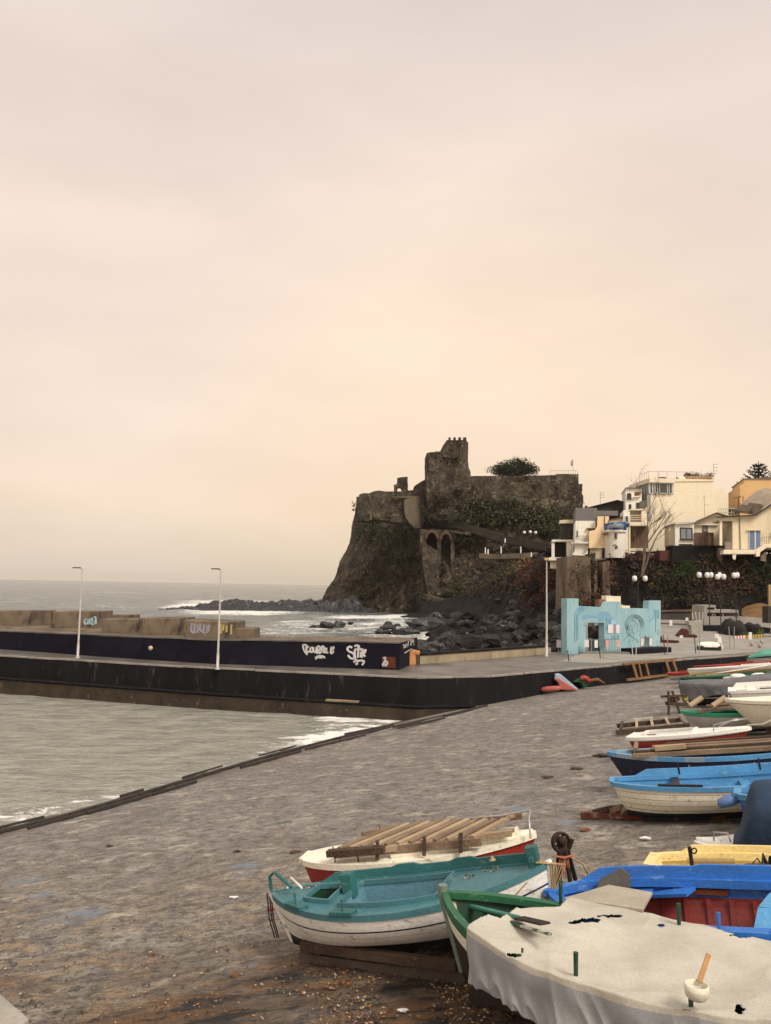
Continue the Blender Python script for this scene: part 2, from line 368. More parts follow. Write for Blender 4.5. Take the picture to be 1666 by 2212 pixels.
col = mixc(mrng(tnz(.75, 1, 3.6, 9, .82), .45, .60), col, (.095, .083, .072))
col = mixc(mrng(tnz(.8, 1, 11, 6, .8), .53, .64, 0, .9), col, (.055, .048, .042))
col = mixc(mrng(tnz(.7, 1, 1.6, 7, .78), .54, .66, 0, .85), col, (.44, .385, .31))
col = mixc(mrng(tnz(.8, 1, 19, 4, .8), .58, .68, 0, .7), col, (.50, .45, .385))
rust = mixc(mrng(tnz(.3, 1, 2.2, 6, .7), .4, .6), (.075, .052, .036), (.15, .078, .036))  # rust colour, with the dark shade around the boats in it
rust = mixc(mrng(tnz(.35, 1, 3.5, 5, .7), .48, .58), rust, (.022, .019, .018))
col = mixc(mth('MULTIPLY', mrng(mth('ADD', tnz(.4, 1, 1.3, 6, .7), mth('MULTIPLY', attr('rust'), .42)), .56, .90), mrng(attr('rust'), .02, .3)), col, rust)  # rust stain, with the dark shade around the boats painted into it
col = mixc(mrng(tnz(.5, 1, .55, 3, .5), .735, .77, 0, .45), col, (.17, .24, .31))
col = mixc(mrng(tnz(.45, 1, .9, 3, .5), .74, .78, 0, .4), col, (.26, .12, .07))
col = mixc(mth('MULTIPLY', attr('spill'), mrng(tnz(.7, 1, 3, 6, .7), .42, .58)), col, (.16, .21, .265))
col = mixc(attr('wet'), col, (.105, .085, .068))
L.new(col, b.inputs['Base Color']); b.inputs['Specular IOR Level'].default_value = .3
L.new(mrng(mth('MAXIMUM', attr('wet'), mrng(tnz(.4, 1, .6, 4), .55, .7, 0, .6)), 0, 1, .8, .42), b.inputs['Roughness'])
bn = N.new('ShaderNodeBump'); bn.inputs['Strength'].default_value = 1; bn.inputs['Distance'].default_value = .10
L.new(mth('ADD', tnz(.5, 1, 3.2, 6, .7), mth('MULTIPLY', tnz(.7, 1, 16, 4, .7), .3)), bn.inputs['Height']); L.new(bn.outputs[0], b.inputs['Normal'])
mb.build('slipway', m, kind='structure', attr={'rust': ra, 'wet': wa, 'near': na, 'spill': spl})  # rust mask also carries the painted shade around the boats
# --- quay: walkway slab with its dark front wall
QF = [V((x, y, 0)) for x, y in QUAYL]
BACK = [V((60, 128, 0)), (34, 78, 0), (13, 67, 0), (2.6, 58.5, 0), (-8, 60, 0), (-32, 74, 0), (-62, 90, 0)]
poly = [V((p[0], p[1], 2.3)) for p in QF] + [V((p[0], p[1], 2.3)) for p in BACK]
mb = MB(); n = len(poly); mb.add(poly, [tuple(range(n))], 0)
lowp = [V((p.x, p.y, -2)) for p in poly]
for i in range(n): mb.add([lowp[i], lowp[(i + 1) % n], poly[(i + 1) % n], poly[i]], [(0, 1, 2, 3)], 1)
for i in range(len(QF) - 1):       # pale worn coping along the edge, a kerb just proud of the wall
    a, c = QF[i], QF[i + 1]; d = (c - a).normalized(); nn = V((d.y, -d.x, 0))
    k = max(1, int((c - a).length / 2.1))
    for t in range(k):
        j1 = random.uniform(-.025, .03); j2 = random.uniform(-.02, .02)
        mb.bar(a.lerp(c, t / k) + V((0, 0, 2.33 + j2)) - nn * (.12 + j1), a.lerp(c, (t + random.uniform(.955, .99)) / k) + V((0, 0, 2.33 + j2)) - nn * (.12 + j1), .3, .09, 2)
q_ = mb.build('quay', [M['quay_top'], M['quay_wall'], pm('worn_coping', (.30, .275, .24), (.19, .17, .15), 1.2, .7, .4, 9, (.10, .09, .08), c3fac=(.56, .7))], kind='structure')
# --- lower ledge at the foot of the quay, stained stone
mb = MB()
LG = [(-60, 69.2), (-25.9, 54.3), (-10.2, 48.95), (1.9, 45.9), (5.3, 46.8)]
for (a, c, za, zb) in zip(LG, LG[1:], (1.0, .98, .9, .8), (.98, .9, .8, .78)):
    k = max(2, int(math.dist(a, c) / 1.1)); A = V((*a, 0)); C = V((*c, 0)); d = (C - A).normalized(); nn = V((-d.y, d.x, 0))
    for i in range(k):
        p, q = A.lerp(C, i / k), A.lerp(C, (i + 1) / k); j1 = .1 * noise.noise(p * .8); j2 = .1 * noise.noise(q * .8)
        z1 = za + (zb - za) * i / k; z2 = za + (zb - za) * (i + 1) / k
        pr = [p - nn * j1, q - nn * j2]
        mb.add([V((pr[0].x, pr[0].y, -2)), V((pr[1].x, pr[1].y, -2)), V((pr[1].x, pr[1].y, z2 - .12)), V((pr[0].x, pr[0].y, z1 - .12))], [(0, 1, 2, 3)], 1)
        a1, a2 = p - nn * .1, q - nn * .1
        mb.add([V((pr[0].x, pr[0].y, z1 - .12)), V((pr[1].x, pr[1].y, z2 - .12)), V((a2.x, a2.y, z2)), V((a1.x, a1.y, z1)), V((a2.x + nn.x * .9, a2.y + nn.y * .9, z2)), V((a1.x + nn.x * .9, a1.y + nn.y * .9, z1))], [(0, 1, 2, 3), (3, 2, 4, 5)], 0)
mb.build('quay_ledge', [M['quay_wall'], M['wet_stone']], kind='structure')
A = atz((705, 1512), .88); B_ = atz((775, 1516), .86)
MB().bar(A, B_, .45, .08).build('worn_slab', pm('pale_worn_stone', (.34, .25, .15), (.2, .15, .1), 2), label='pale worn slab of stone lying on the ledge below the dark quay wall', cat='stone slab')
# --- mole: upper dark wall and slab
def slab_z(x): return 3.95 + (x - 1) * .0115
MF = [(-60, 75), (-29, 61), (-19.5, 56.3), (-11.1, 52.7), (1.05, 51.1), (2.4, 57)]
MBK = [(-7, 56.6), (-16, 63.5), (-32, 71.5), (-62, 86)]
mb = MB(); mp2 = MF + MBK; top = [V((x, y, slab_z(x))) for x, y in mp2]; low = [V((x, y, 2.0)) for x, y in mp2]; n = len(mp2)
mb.add(top, [tuple(range(n))], 0)
for i in range(n): mb.add([low[i], low[(i + 1) % n], top[(i + 1) % n], top[i]], [(0, 1, 2, 3)], 1)
for i in range(4):
    a, c = top[i], top[i + 1]; d = (c - a).normalized(); nn = V((-d.y, d.x, 0)); k = int((c - a).length / 2.2) + 1
    for t in range(k):
        p, q = a.lerp(c, t / k), a.lerp(c, (t + .985) / k); jz = random.uniform(-.02, .03)
        mb.bar(p + nn * .13 + V((0, 0, .03 + jz)), q + nn * .13 + V((0, 0, .03 + jz)), .34, .1, 2)
mole = thing('mole_wall', 'long dark rendered sea wall on the mole with white graffiti and a pale coping', 'sea wall', (-11, 52.7, 2.3))
mb.build('wall', [M['old_concrete'], M['mole_wall'], M['quay_top']], mole)
face = vplane(MF[3], MF[4])
white_paint = pm('white_spray_paint', (.55, .54, .52), (.42, .41, .40), 3, .7, 0)
def stroke(mb, pts, wd, at, off=.03, seg=6):
    """a brush stroke as a thin ribbon on a wall"""
    P = [at(p, off) for p in pts]
    if len(P) > 2:
        Q = []
        for i in range(len(P) - 1):
            p0, p1, p2, p3 = P[max(i - 1, 0)], P[i], P[i + 1], P[min(i + 2, len(P) - 1)]
            for t in range(seg):
                t /= seg; Q.append(.5 * ((2 * p1) + (p2 - p0) * t + (2 * p0 - 5 * p1 + 4 * p2 - p3) * t * t + (3 * p1 - p0 - 3 * p2 + p3) * t ** 3))
        P = Q + [P[-1]]
    nrm = (at(pts[0], 1) - at(pts[0], 0)).normalized(); nrm.z = 0; nrm.normalize()
    vs = []
    for i, p in enumerate(P):
        d = (P[min(i + 1, len(P) - 1)] - P[max(i - 1, 0)]).normalized(); s_ = d.cross(nrm).normalized() * wd / 2
        vs += [p + s_, p - s_]
    mb.add(vs, [(2 * i, 2 * i + 1, 2 * i + 3, 2 * i + 2) for i in range(len(P) - 1)])
g = MB()   # first tag, wide scrawl
for st in [[(402, 325), (405, 350), (418, 375), (432, 390)], [(405, 325), (425, 330), (420, 350)], [(440, 335), (425, 352), (430, 372), (446, 368)], [(452, 345), (448, 368), (462, 372), (466, 345), (452, 345)], [(470, 342), (472, 368), (486, 372), (490, 340)], [(494, 385), (497, 338), (512, 342), (508, 362), (497, 362), (514, 385)], [(520, 380), (524, 340), (536, 338), (538, 350), (526, 358), (520, 352)],
           [(540, 345), (536, 372), (550, 372), (548, 345)], [(556, 345), (553, 372), (566, 378)], [(586, 338), (582, 375), (592, 380), (600, 362)], [(586, 355), (600, 350), (600, 336)], [(480, 412), (500, 400), (530, 400), (545, 412)], [(482, 420), (500, 408), (528, 410)]]:
    stroke(g, [Z6(*p) for p in st], .11, face)
g.build('graffiti', white_paint, mole, label='wide scrawled white graffiti tag')
g = MB()   # second tag, tall letters over an underline
for st in [[(722, 345), (705, 338), (690, 350), (700, 368), (722, 378), (735, 395), (728, 415), (708, 410), (694, 392)], [(735, 335), (752, 330), (765, 338), (752, 356), (738, 362), (742, 425)], [(755, 362), (772, 352), (782, 360)], [(762, 350), (758, 410)], [(778, 372), (776, 408)], [(788, 350), (784, 410)], [(808, 362), (790, 382), (806, 402)], [(792, 385), (805, 372), (808, 360), (796, 366)], [(730, 440), (745, 428), (765, 430)], [(748, 436), (775, 428), (798, 434), (785, 458)], [(742, 452), (760, 446)]]:
    stroke(g, [Z6(*p) for p in st], .13, face)
g.build('graffiti', white_paint, mole, label='white graffiti tag of tall letters over an underline')
g = MB()
endf = vplane(MF[4], MF[5])
for st in [[(1052, 330), (1058, 325), (1056, 350)], [(1065, 345), (1072, 318), (1075, 345)], [(1085, 300), (1082, 335)], [(1095, 300), (1105, 296), (1100, 330)], [(1112, 310), (1118, 292), (1120, 330)], [(1060, 380), (1085, 365), (1110, 352)]]:
    stroke(g, [Z6(*p) for p in st], .1, endf)
g.build('graffiti', pm('faded_spray_paint', (.3, .29, .28), None, 3, .7, 0), mole, label='faded grey graffiti on the end face')
P = [face(Z6(*p), .02) for p in ((912, 402), (1002, 405), (1002, 478), (914, 476))]
MB().prism(P, face(Z6(950, 440), .08) - face(Z6(950, 440), .02)).build('hatch', pm('rust_red_metal', (.12, .025, .014), (.07, .018, .012), 3), mole, label='rust red metal hatch')
g = MB()
for st in [[(922, 415), (934, 408), (936, 420), (916, 460)], [(918, 458), (930, 462)], [(945, 432), (932, 440), (938, 462), (950, 445), (942, 430)]]:
    stroke(g, [Z6(*p) for p in st], .09, face, .11)
g.build('graffiti', white_paint, mole, label='small white scribble on the red hatch')
c = face(Z5(978, 347), .0)
MB().lathe([(0, 0), (.11, 0), (.15, .05), (.13, .1), (0, .11)], c, 14, ax=Matrix.Rotation(R(90), 3, 'X')).build('lamp_disc', pm('cream_enamel', (.55, .47, .33), None, 3), mole, label='round cream fitting on the dark wall')
# orange bin-like block by the mole's end
A = atz(Z6(1112, 458), 2.3); rr = random.Random(3)
mb = MB(); mb.prism([A + V((-.3, 0, 0)), A + V((.15, .05, 0)), A + V((.17, .05, .72)), A + V((.4, .05, .66)), A + V((.44, .05, .9)), A + V((-.05, 0, 1.0)), A + V((-.32, 0, .75))], V((.1, .4, 0)))
mb.build('orange_block', pm('orange_plastic', (.62, .27, .10), (.5, .22, .09), 3, .6), bevel=.03, label='pale orange plastic barrier block standing at the end of the dark mole wall', cat='barrier')
# concrete blocks on the mole
BL = [((-60, 0), (265, 0), 105, 192, 2.6, 'longest weathered concrete block at the left end of the mole'), ((265, 0), (328, 0), 132, 190, 2.2, 'small low concrete block wedged between two taller blocks on the mole'), ((328, 0), (640, 0), 110, 208, 2.8, 'tall weathered concrete block behind the left lamp post with blue graffiti'),
      ((640, 0), (858, 0), 132, 200, 1.5, 'concrete block set back behind its neighbours on the mole'), ((660, 0), (920, 0), 158, 236, 2.4, 'low stained concrete block with a row of dark streaks on the mole'), ((920, 0), (1190, 0), 152, 252, 2.6, 'pale square cut concrete block in the middle of the mole'),
      ((1190, 0), (1522, 0), 165, 274, 2.8, 'concrete block with faded graffiti behind the second lamp post'), ((1522, 0), (1636, 0), 220, 272, 1.8, 'lowest and last concrete block at the right end of the row')]
for k, ((x0, _), (x1, _), yt, yb, dep, lab) in enumerate(BL):
    yb2 = yb if k != 3 else 188
    pa = atz(Z5(x0, yb2), slab_z(-25 + k * 4)); Yb = atz(Z5((x0 + x1) / 2, yb2), slab_z(-22 + k * 3.4)).y
    pl = vplane((-20, Yb + .9), (0, Yb - (1.1 if k else .2)) if k else (0, Yb - 5.0)) if False else (lambda p, Yb=Yb: aty(p, Yb))
    P = [pl(Z5(x0, yb2)), pl(Z5(x1, yb2)), pl(Z5(x1, yt + (14 if k in (6,) else 0))), pl(Z5(x0, yt))]
    P[0].z = P[1].z = slab_z(P[0].x) - .02
    mb = MB(); ex = V((.25, dep, 0)); nu, nv = 10, 5
    def bf(u, v):
        p = P[0].lerp(P[1], u).lerp(P[3].lerp(P[2], u), v); return p
    cs = [P[0], P[1], P[2], P[3]]
    mb.prism(cs, ex)
    t = thing('concrete_block', lab, 'concrete block', P[0].lerp(P[1], .5), 'concrete blocks along the mole')
    mb.build('block', M['old_concrete'], t, bevel=.06)
    if k == 2:
        g = MB(); at = lambda p, off=0, Yb=Yb: aty(p, Yb - off)
        for st in [[(560, 155), (548, 170), (552, 190), (566, 188)], [(572, 160), (570, 188), (582, 186)], [(585, 155), (582, 190)], [(595, 150), (600, 170), (594, 192), (612, 190), (618, 165)], [(608, 150), (620, 148), (622, 190)]]:
            stroke(g, [Z5(*p) for p in st], .14, at)
        g.build('graffiti', pm('pale_blue_spray', (.30, .42, .45), None, 3, .7, 0), t)
    if k == 6:
        g = MB(); at = lambda p, off=0, Yb=Yb: aty(p, Yb - off)
        for st in [[(1245, 185), (1238, 230), (1255, 250)], [(1265, 190), (1258, 245), (1275, 240)], [(1285, 195), (1280, 250)], [(1300, 190), (1295, 225), (1312, 240)], [(1325, 195), (1318, 245), (1335, 250)], [(1345, 200), (1340, 250)], [(1355, 195), (1352, 240)]]:
            stroke(g, [Z5(*p) for p in st], .16, at)
        g.build('graffiti', pm('lilac_spray', (.27, .24, .27), None, 3, .7, 0), t, label='faded lilac graffiti')
        g = MB()
        for st in [[(1430, 190), (1432, 255)], [(1448, 195), (1446, 235)], [(1470, 200), (1468, 245)], [(1500, 195), (1498, 260)]]:
            stroke(g, [Z5(*p) for p in st], .14, at)
        g.build('graffiti', pm('ochre_spray', (.38, .31, .12), None, 3, .7, 0), t, label='yellow and white paint streaks')
# --- low parapet from the mole to the first tall post, with its dark coping
PA = atz((903, 1434), 2.3); PB = atz((1186, 1412), 2.3)
par = thing('parapet', 'low stained cream parapet wall between the mole and the tall white post', 'wall', PA.lerp(PB, .5))
d = (PB - PA).normalized(); up = V((0, 0, 1))
MB().bar(PA + up * .28, PB + up * .28, .4, .6).build('wall', pm('stained_cream_render', (.36, .29, .19), (.22, .18, .13), .6, .9, .3, 6, (.1, .08, .06), stretch=(1, 1, .4)), par)
MB().bar(PA + up * .64, PB + up * .64, .55, .12).build('coping', M['quay_wall'], par)
# --- timber edging along the foot of the slipway
tim = pm('tarred_timber', (.026, .022, .02), (.05, .04, .032), 2, .85, .6, 20, stretch=(1, 1, 1))
main = [(-40, 1806), (150, 1760), (300, 1716), (440, 1674), (585, 1632), (735, 1593), (850, 1570), (960, 1546), (1055, 1523)]
def edge_y(x):
    for a, b in zip(main, main[1:]):
        if x <= b[0]: return a[1] + (b[1] - a[1]) * (x - a[0]) / (b[0] - a[0])
    return main[-1][1]
ED = [(a[0], b[0] - 3, 0, .17) for a, b in zip(main, main[1:])] + [(-30, 95, -8, .1), (190, 330, 8, .1), (330, 425, 9, .08), (395, 480, -7, .09), (520, 650, 7, .1), (560, 640, -6, .09), (660, 790, 6, .1), (745, 850, -5, .1), (60, 205, 7, .08), (860, 960, 5, .1), (260, 310, -7, .08)]
for k, (x0, x1, dy, wd) in enumerate(ED):
    dz_ = .06 + .24 * ss(650, 950, x0); p = atramp((x0, edge_y(x0) + dy), dz_); q = atramp((x1, edge_y(x1) + dy), dz_)
    MB().bar(p, q, wd, .1, up=(-.11, .06, 1)).build('timber_edging', tim, group='timbers along the water edge of the slipway', label='dark tarred timber laid end to end along the water edge of the slipway', cat='timber', bevel=.012)
# --- street lamps on the quay
steel = pm('galvanised_pale_steel', (.50, .48, .45), (.36, .345, .32), 2, .5, .05)
def tall_post(base, h, lab, arm, r0=.066, head='led'):
    t = thing('street_lamp', lab, 'street lamp', base, 'lamp posts on the quay')
    b0 = V(base); mb = MB()
    mb.lathe([(.16, 0), (.16, .05), (r0 * 1.25, .06), (r0 * 1.25, .9), (r0, .95), (r0 * .55, h)], b0, 12); mb.build('pole', steel, t)
    if head == 'led':
        m2 = MB(); m2.tube([b0 + V((0, 0, h - .04)), b0 + V((arm * .4, -.1, h + .02))], .035); m2.build('arm', steel, t)
        m3 = MB(); m3.box(b0 + V((arm * .85, -.22, h + .03)), (.52, .26, .07), Matrix.Rotation(R(14), 3, 'Z')); m3.build('lamp_head', pm('dark_lamp_metal', (.05, .05, .05), None, 3, .5, 0), t, bevel=.02)
    else:
        m3 = MB(); m3.box(b0 + V((0, 0, h + .1)), (.34, .34, .2)); m3.build('lamp_head', pm('yellowed_lamp_head', (.5, .38, .15), None, 3, .5, 0), t, bevel=.03)
    return t
b1 = atz((168, 1421), 2.3); tall_post(b1, 6.0, 'slim white lamp post standing on the mole in front of the blue graffiti', -.35)
b2 = atz((470, 1446), 2.3); tall_post(b2, 6.0, 'slim white lamp post near the middle of the mole with a small flat head', -.35)
b3 = atz((1181, 1418), 2.3); tall_post(b3, 7.4, 'tallest white lamp post with a yellow top left of the pale blue wall', 0, .085, 'box')
# ================================================================== HEADLAND, CASTLE, LAVA SHORE
LEFT = [(0, 686, 1330), (.05, 692, 1312), (.12, 702, 1288), (.3, 735, 1243), (.4, 738, 1215), (.5, 750, 1185), (.62, 758, 1155), (.8, 767, 1110), (1, 773, 1076)]
TOPS = [(0, 1076), (.1, 1070), (.27, 1062), (.3, 1040), (.38, 1020), (.46, 1020), (.5, 1042), (1, 1050)]
BOTS = [(0, 1322), (.3, 1336), (.5, 1330), (1, 1330)]
YB = [(0, 262), (.12, 240), (.3, 224), (.5, 215), (.8, 208), (1, 205)]
def pl(tab, x):
    for a, b in zip(tab, tab[1:]):
        if x <= b[0]: 
            t = (x - a[0]) / (b[0] - a[0]); return [p + (q - p) * t for p, q in zip(a[1:], b[1:])]
    return list(tab[-1][1:])
def rock_at(u, v, back=0):
    lx, ly = pl(LEFT, v); top = pl(TOPS, u)[0]; bot = pl(BOTS, u)[0]
    px = lx + (1250 - lx) * u; py = bot + (top - bot) * v
    k = max(0, 1 - u * 6); py = py * (1 - k) + ly * k
    Y = pl(YB, u)[0] + 20 * v ** 1.3 + back
    return aty((px, py), Y)
def rock_px(p):
    """u, v of a photographed point on the headland"""
    u, v = .5, .5
    for _ in range(30):
        lx, _y = pl(LEFT, max(0, min(1, v))); u = max(0, min(1, (p[0] - lx) / (1250 - lx)))
        bot = pl(BOTS, u)[0]; top = pl(TOPS, u)[0]; v = max(0, min(1, (p[1] - bot) / (top - bot)))
    return u, v
def rock_pt(p, off=0):
    u, v = rock_px(p); Y = rock_at(u, v).y; return aty(p, Y - off)
mb = MB(); NU, NV = 190, 120
def rk(a, b):
    u = -.22 + 1.44 * a; v = b * 1.35
    uu = max(0, min(1, u)); vv = min(1, v)
    p = rock_at(uu, vv)
    if u < 0: p += V((8 * -u / .22, 46 * (-u / .22), 0))
    if u > 1: p += V((1, 50 * (u - 1) / .22, 0))
    if v > 1: p += V((0, 45 * (v - 1) / .35, .5))
    q = p * .045
    n1 = fbm(V((q.x, q.y * .5, q.z * .7)) * 1.2 + V((3, 7, 1)), 6, .6); n2 = abs(noise.noise(V((p.x * .16, p.y * .05, p.z * .05)))) 
    k = (.35 + .65 * (1 - .6 * vv))
    e = min(1, uu * 9 + .2)
    n3 = fbm(p * .22 + V((9, 2, 4)), 4, .6)
    p += V(((2.0 if uu < .06 else .6) * n1 * (1 - .5 * vv), -(4.2 * n1 + 3.6 * n2 + 1.9 * n3 + .7 * noise.noise(p * .8) - .8) * k * e, 1.1 * fbm(p * .12, 4) * (.7 if vv < 1 else .3)))
    return p
mb.grid(rk, NU, NV, smooth=False)
mb.build('headland', M['cliff_rock'], kind='structure')
# low reef running out from its foot
mb = MB()
def rf(a, b):
    x = -62 + 60 * a; yc = 226 + 14 * a; y = yc + (b - .5) * (16 + 16 * a); h = (1 - abs(2 * b - 1) ** 2) * (.5 + 1.9 * ss(0, .35, a) + .8 * a)
    z = h * (.75 + .9 * noise.noise(V((x * .16, y * .2, 2)))) + .9 * noise.noise(V((x * .4, y * .45, 4))) * h * .6 + .5 * noise.noise(V((x * 1.1, y, 4))) - .7 + .5 * ss(.0, .1, a)
    return V((x, y, z))
mb.grid(rf, 170, 40, smooth=False); mb.build('reef', M['wet_lava'], kind='structure')
# --- the castle
stone = pm('castle_stone', (.088, .07, .048), (.024, .019, .013), .32, .95, 1, 1.3, (.19, .148, .098), dist=.8, c3fac=(.53, .66), c3scale=.8, stretch=(1, 1, .7), grain=.3)
dstone = pm('dark_castle_stone', (.045, .035, .025), (.028, .022, .017), .3, .95, .8, 2, dist=.3)
pstone = pm('pale_castle_stone', (.17, .135, .092), (.10, .08, .056), .22, .95, .8, 2.4, (.06, .048, .035), dist=.25, stretch=(1, 1, .4))
cas = thing('castle', 'ruined dark stone castle with a battlemented keep on top of the sea cliff', 'castle', aty((965, 1060), 232))
def slab(pts, Y, dep, name, m, par=cas, bev=0, rough=0, rel=0, **kw):
    """an outline at its own distance, given its real thickness; ragged old edges"""
    P = [aty(ZA(*p), Y) for p in pts]
    if rough:
        Q = []
        for i in range(len(P)):
            a, b = P[i], P[(i + 1) % len(P)]; k = max(1, int((b - a).length / 1.2))
            for t in range(k):
                p = a.lerp(b, t / k)
                if t: p = p + V((noise.noise(p * .9), 0, noise.noise(p * 1.1 + V((5, 5, 5))))) * rough
                Q.append(p)
        P = Q
    mb = MB().prism(P, (0, dep, 0))
    if rel:
        xs = [p.x for p in P]; zs = [p.z for p in P]; nx = int((max(xs) - min(xs)) / .55); nz_ = int((max(zs) - min(zs)) / .55)
        def inp(x, z):
            c = False
            for a, b in zip(P, P[1:] + P[:1]):
                if (a.z > z) != (b.z > z) and x < (b.x - a.x) * (z - a.z) / (b.z - a.z) + a.x: c = not c
            return c
        gx = [[V((min(xs) + .55 * i, 0, min(zs) + .55 * j)) for i in range(nx + 1)] for j in range(nz_ + 1)]; ok = [[inp(q.x, q.z) for q in r] for r in gx]
        for r in gx:
            for q in r: n_ = fbm(V((q.x * .16, Y * .1, q.z * .16)), 5, .62) + .5 * fbm(V((q.x * .5, 3, q.z * .35)), 3); q.y = Y + .3 - rel * max(-.2, n_ * 1.1)
        for j in range(nz_):
            for i in range(nx):
                if ok[j][i] and ok[j][i + 1] and ok[j + 1][i] and ok[j + 1][i + 1]: mb.add([gx[j][i], gx[j][i + 1], gx[j + 1][i + 1], gx[j + 1][i]], [(0, 1, 2, 3)])
    return mb.build(name, m, par, bevel=bev, **kw)
slab([(900, 430), (905, 298), (1040, 297), (1340, 294), (1440, 291), (1443, 285), (1573, 286), (1573, 560), (1400, 560), (1150, 520)], 224, 5, 'curtain_wall', stone, rough=.12, rel=.9)
slab([(1200, 425), (1330, 430), (1573, 445), (1573, 520), (1500, 540), (1240, 500)], 223.4, .5, 'pale_facing', pstone, rough=.6, rel=.7)
slab([(672, 560), (672, 162), (680, 160), (690, 156), (720, 155), (722, 151), (752, 152), (768, 118), (792, 84), (905, 84), (919, 100), (917, 205), (922, 250), (932, 270), (935, 320), (935, 560)], 222, 11, 'keep', stone, rough=.14, rel=1.5)
kp = bpy.data.objects['keep']
for a, b in ((803, 815), (832, 845), (861, 876), (890, 908)):
    slab([(a, 90), (a, 68), (b, 68), (b, 90)], 221.9, 1.2, 'merlon', stone, kp)
slab([(478, 400), (478, 349), (494, 346), (498, 330), (498, 309), (520, 304), (560, 302), (562, 400), (523, 400), (523, 378), (519, 369), (510, 366), (502, 369), (498, 378), (498, 400)], 238, 2, 'ruined_gable', stone, rough=.1)
slab([(596, 440), (597, 360), (612, 348), (640, 330), (665, 318), (690, 290), (690, 440)], 228, 6, 'broken_wall', stone, rough=.3)
slab([(268, 560), (270, 412), (278, 404), (330, 400), (365, 386), (480, 388), (600, 388), (640, 396), (655, 410), (650, 600), (560, 580), (420, 560)], 227, 8, 'terrace_wall', stone, rough=.35, rel=1.3)
slab([(465, 424), (470, 419), (625, 416), (630, 428)], 225.6, 1, 'coping', pstone)
slab([(538, 440), (560, 430), (632, 428), (634, 606), (600, 602), (572, 575), (545, 540)], 225.4, 3, 'bastion', pstone, rough=.4, rel=.6)
slab([(634, 424), (662, 400), (660, 560), (640, 612), (634, 606)], 224.5, 3, 'dark_corner', dstone, rel=1)
# walkway cut and its parapet climbing the rock
def strip(pts, w_, h_, name, m, off=4):
    P = [rock_pt(ZA(*p), off) for p in pts]; mb = MB()
    for a, b in zip(P, P[1:]): mb.bar(a, b, w_, h_)
    return mb.build(name, m, cas)
strip([(655, 578), (760, 580), (860, 588), (960, 618), (1120, 668), (1260, 695), (1400, 722)], 2.5, 2.0, 'walkway', dstone, 4.5)
strip([(640, 612), (730, 618), (850, 628), (930, 640)], 1.2, .8, 'parapet', stone, 6)
strip([(985, 770), (1100, 775), (1230, 770), (1330, 765)], .8, 1.3, 'lower_parapet', pstone, 5)
def arc(cx, cy, rx, ry, a0, a1, n=8): return [(cx + rx * math.cos(R(a0 + (a1 - a0) * i / n)), cy - ry * math.sin(R(a0 + (a1 - a0) * i / n))) for i in range(n + 1)]
yv = rock_pt(ZA(740, 680)).y - 7
slab([(632, 760), (636, 612), (835, 622), (838, 880), (816, 880)] + arc(786, 676, 29, 37, 0, 180) + [(757, 880), (737, 880), (735, 700)] + arc(702, 672, 33, 42, 0, 180) + [(668, 740), (660, 760)], yv, 4, 'viaduct', stone, rel=.5)
slab([(655, 900), (655, 625), (830, 632), (830, 905)], yv + 4.2, 2, 'arch_shade_backing', pm('arch_shade_black', (.008, .007, .007), None, 1), label='dark backing painted as the shade inside the two arches')  # near-black backing added; the shade of the arches is put into its colour
for cx, cy, rx, ry in ((786, 676, 31, 39), (702, 672, 35, 44)):
    MB().tube([aty(ZA(*p), yv - .15) for p in arc(cx, cy, rx, ry, 5, 175, 12)], .42, 6).build('brick_arch', pm('brick_arch', (.10, .055, .032), (.07, .042, .027), 1), cas)
slab([(660, 690), (735, 740), (745, 880), (757, 1005), (775, 1040), (690, 1030), (672, 860)], yv - 1.5, 4, 'buttress', stone, rel=.5)
slab([(640, 700), (662, 690), (676, 860), (692, 1020), (680, 1000), (655, 860)], yv - 2.0, 2, 'buttress_face', stone)
strip([(665, 1010), (720, 1030), (775, 1038)], 3, 1.2, 'buttress_foot', stone, 6)
# roof railing of the curtain wall
mb = MB(); q0 = [aty(ZA(x, 287), 225.5) for x in range(1400, 1572, 14)]
for p in q0: mb.bar(p, p + V((0, 0, 1.1)), .06, .06, up=(1, 0, 0))
mb.bar(q0[0] + V((0, 0, 1.1)), q0[-1] + V((0, 0, 1.1)), .06, .06); mb.build('railing', pm('grey_rail', (.2, .19, .17)), cas)
# flag
fp = aty(ZA(1540, 288), 226); t = thing('flag_pole', 'flag pole with a furled flag on the right end of the castle wall', 'flag', fp)
MB().tube([fp, fp + V((0, 0, 4.3))], .05, 6).build('pole', steel, t)
mb = MB()
for k in range(3):
    for j in range(4): 
        f_ = lambda kk, jj, dz: fp + V((-.04 - .2 * kk - .06 * math.sin(jj), .1 * math.sin(jj + kk), 4.2 - dz - jj * .4 - kk * .12))
        mb.add([f_(k, j, 0), f_(k + 1, j, 0), f_(k + 1, j + 1, 0), f_(k, j + 1, 0)], [(0, 1, 2, 3)], k)
mb.build('flag', [pm('flag_green', (.03, .14, .06), None, 3), pm('flag_white', (.5, .5, .48), None, 3), pm('flag_red', (.35, .05, .04), None, 3)], t)
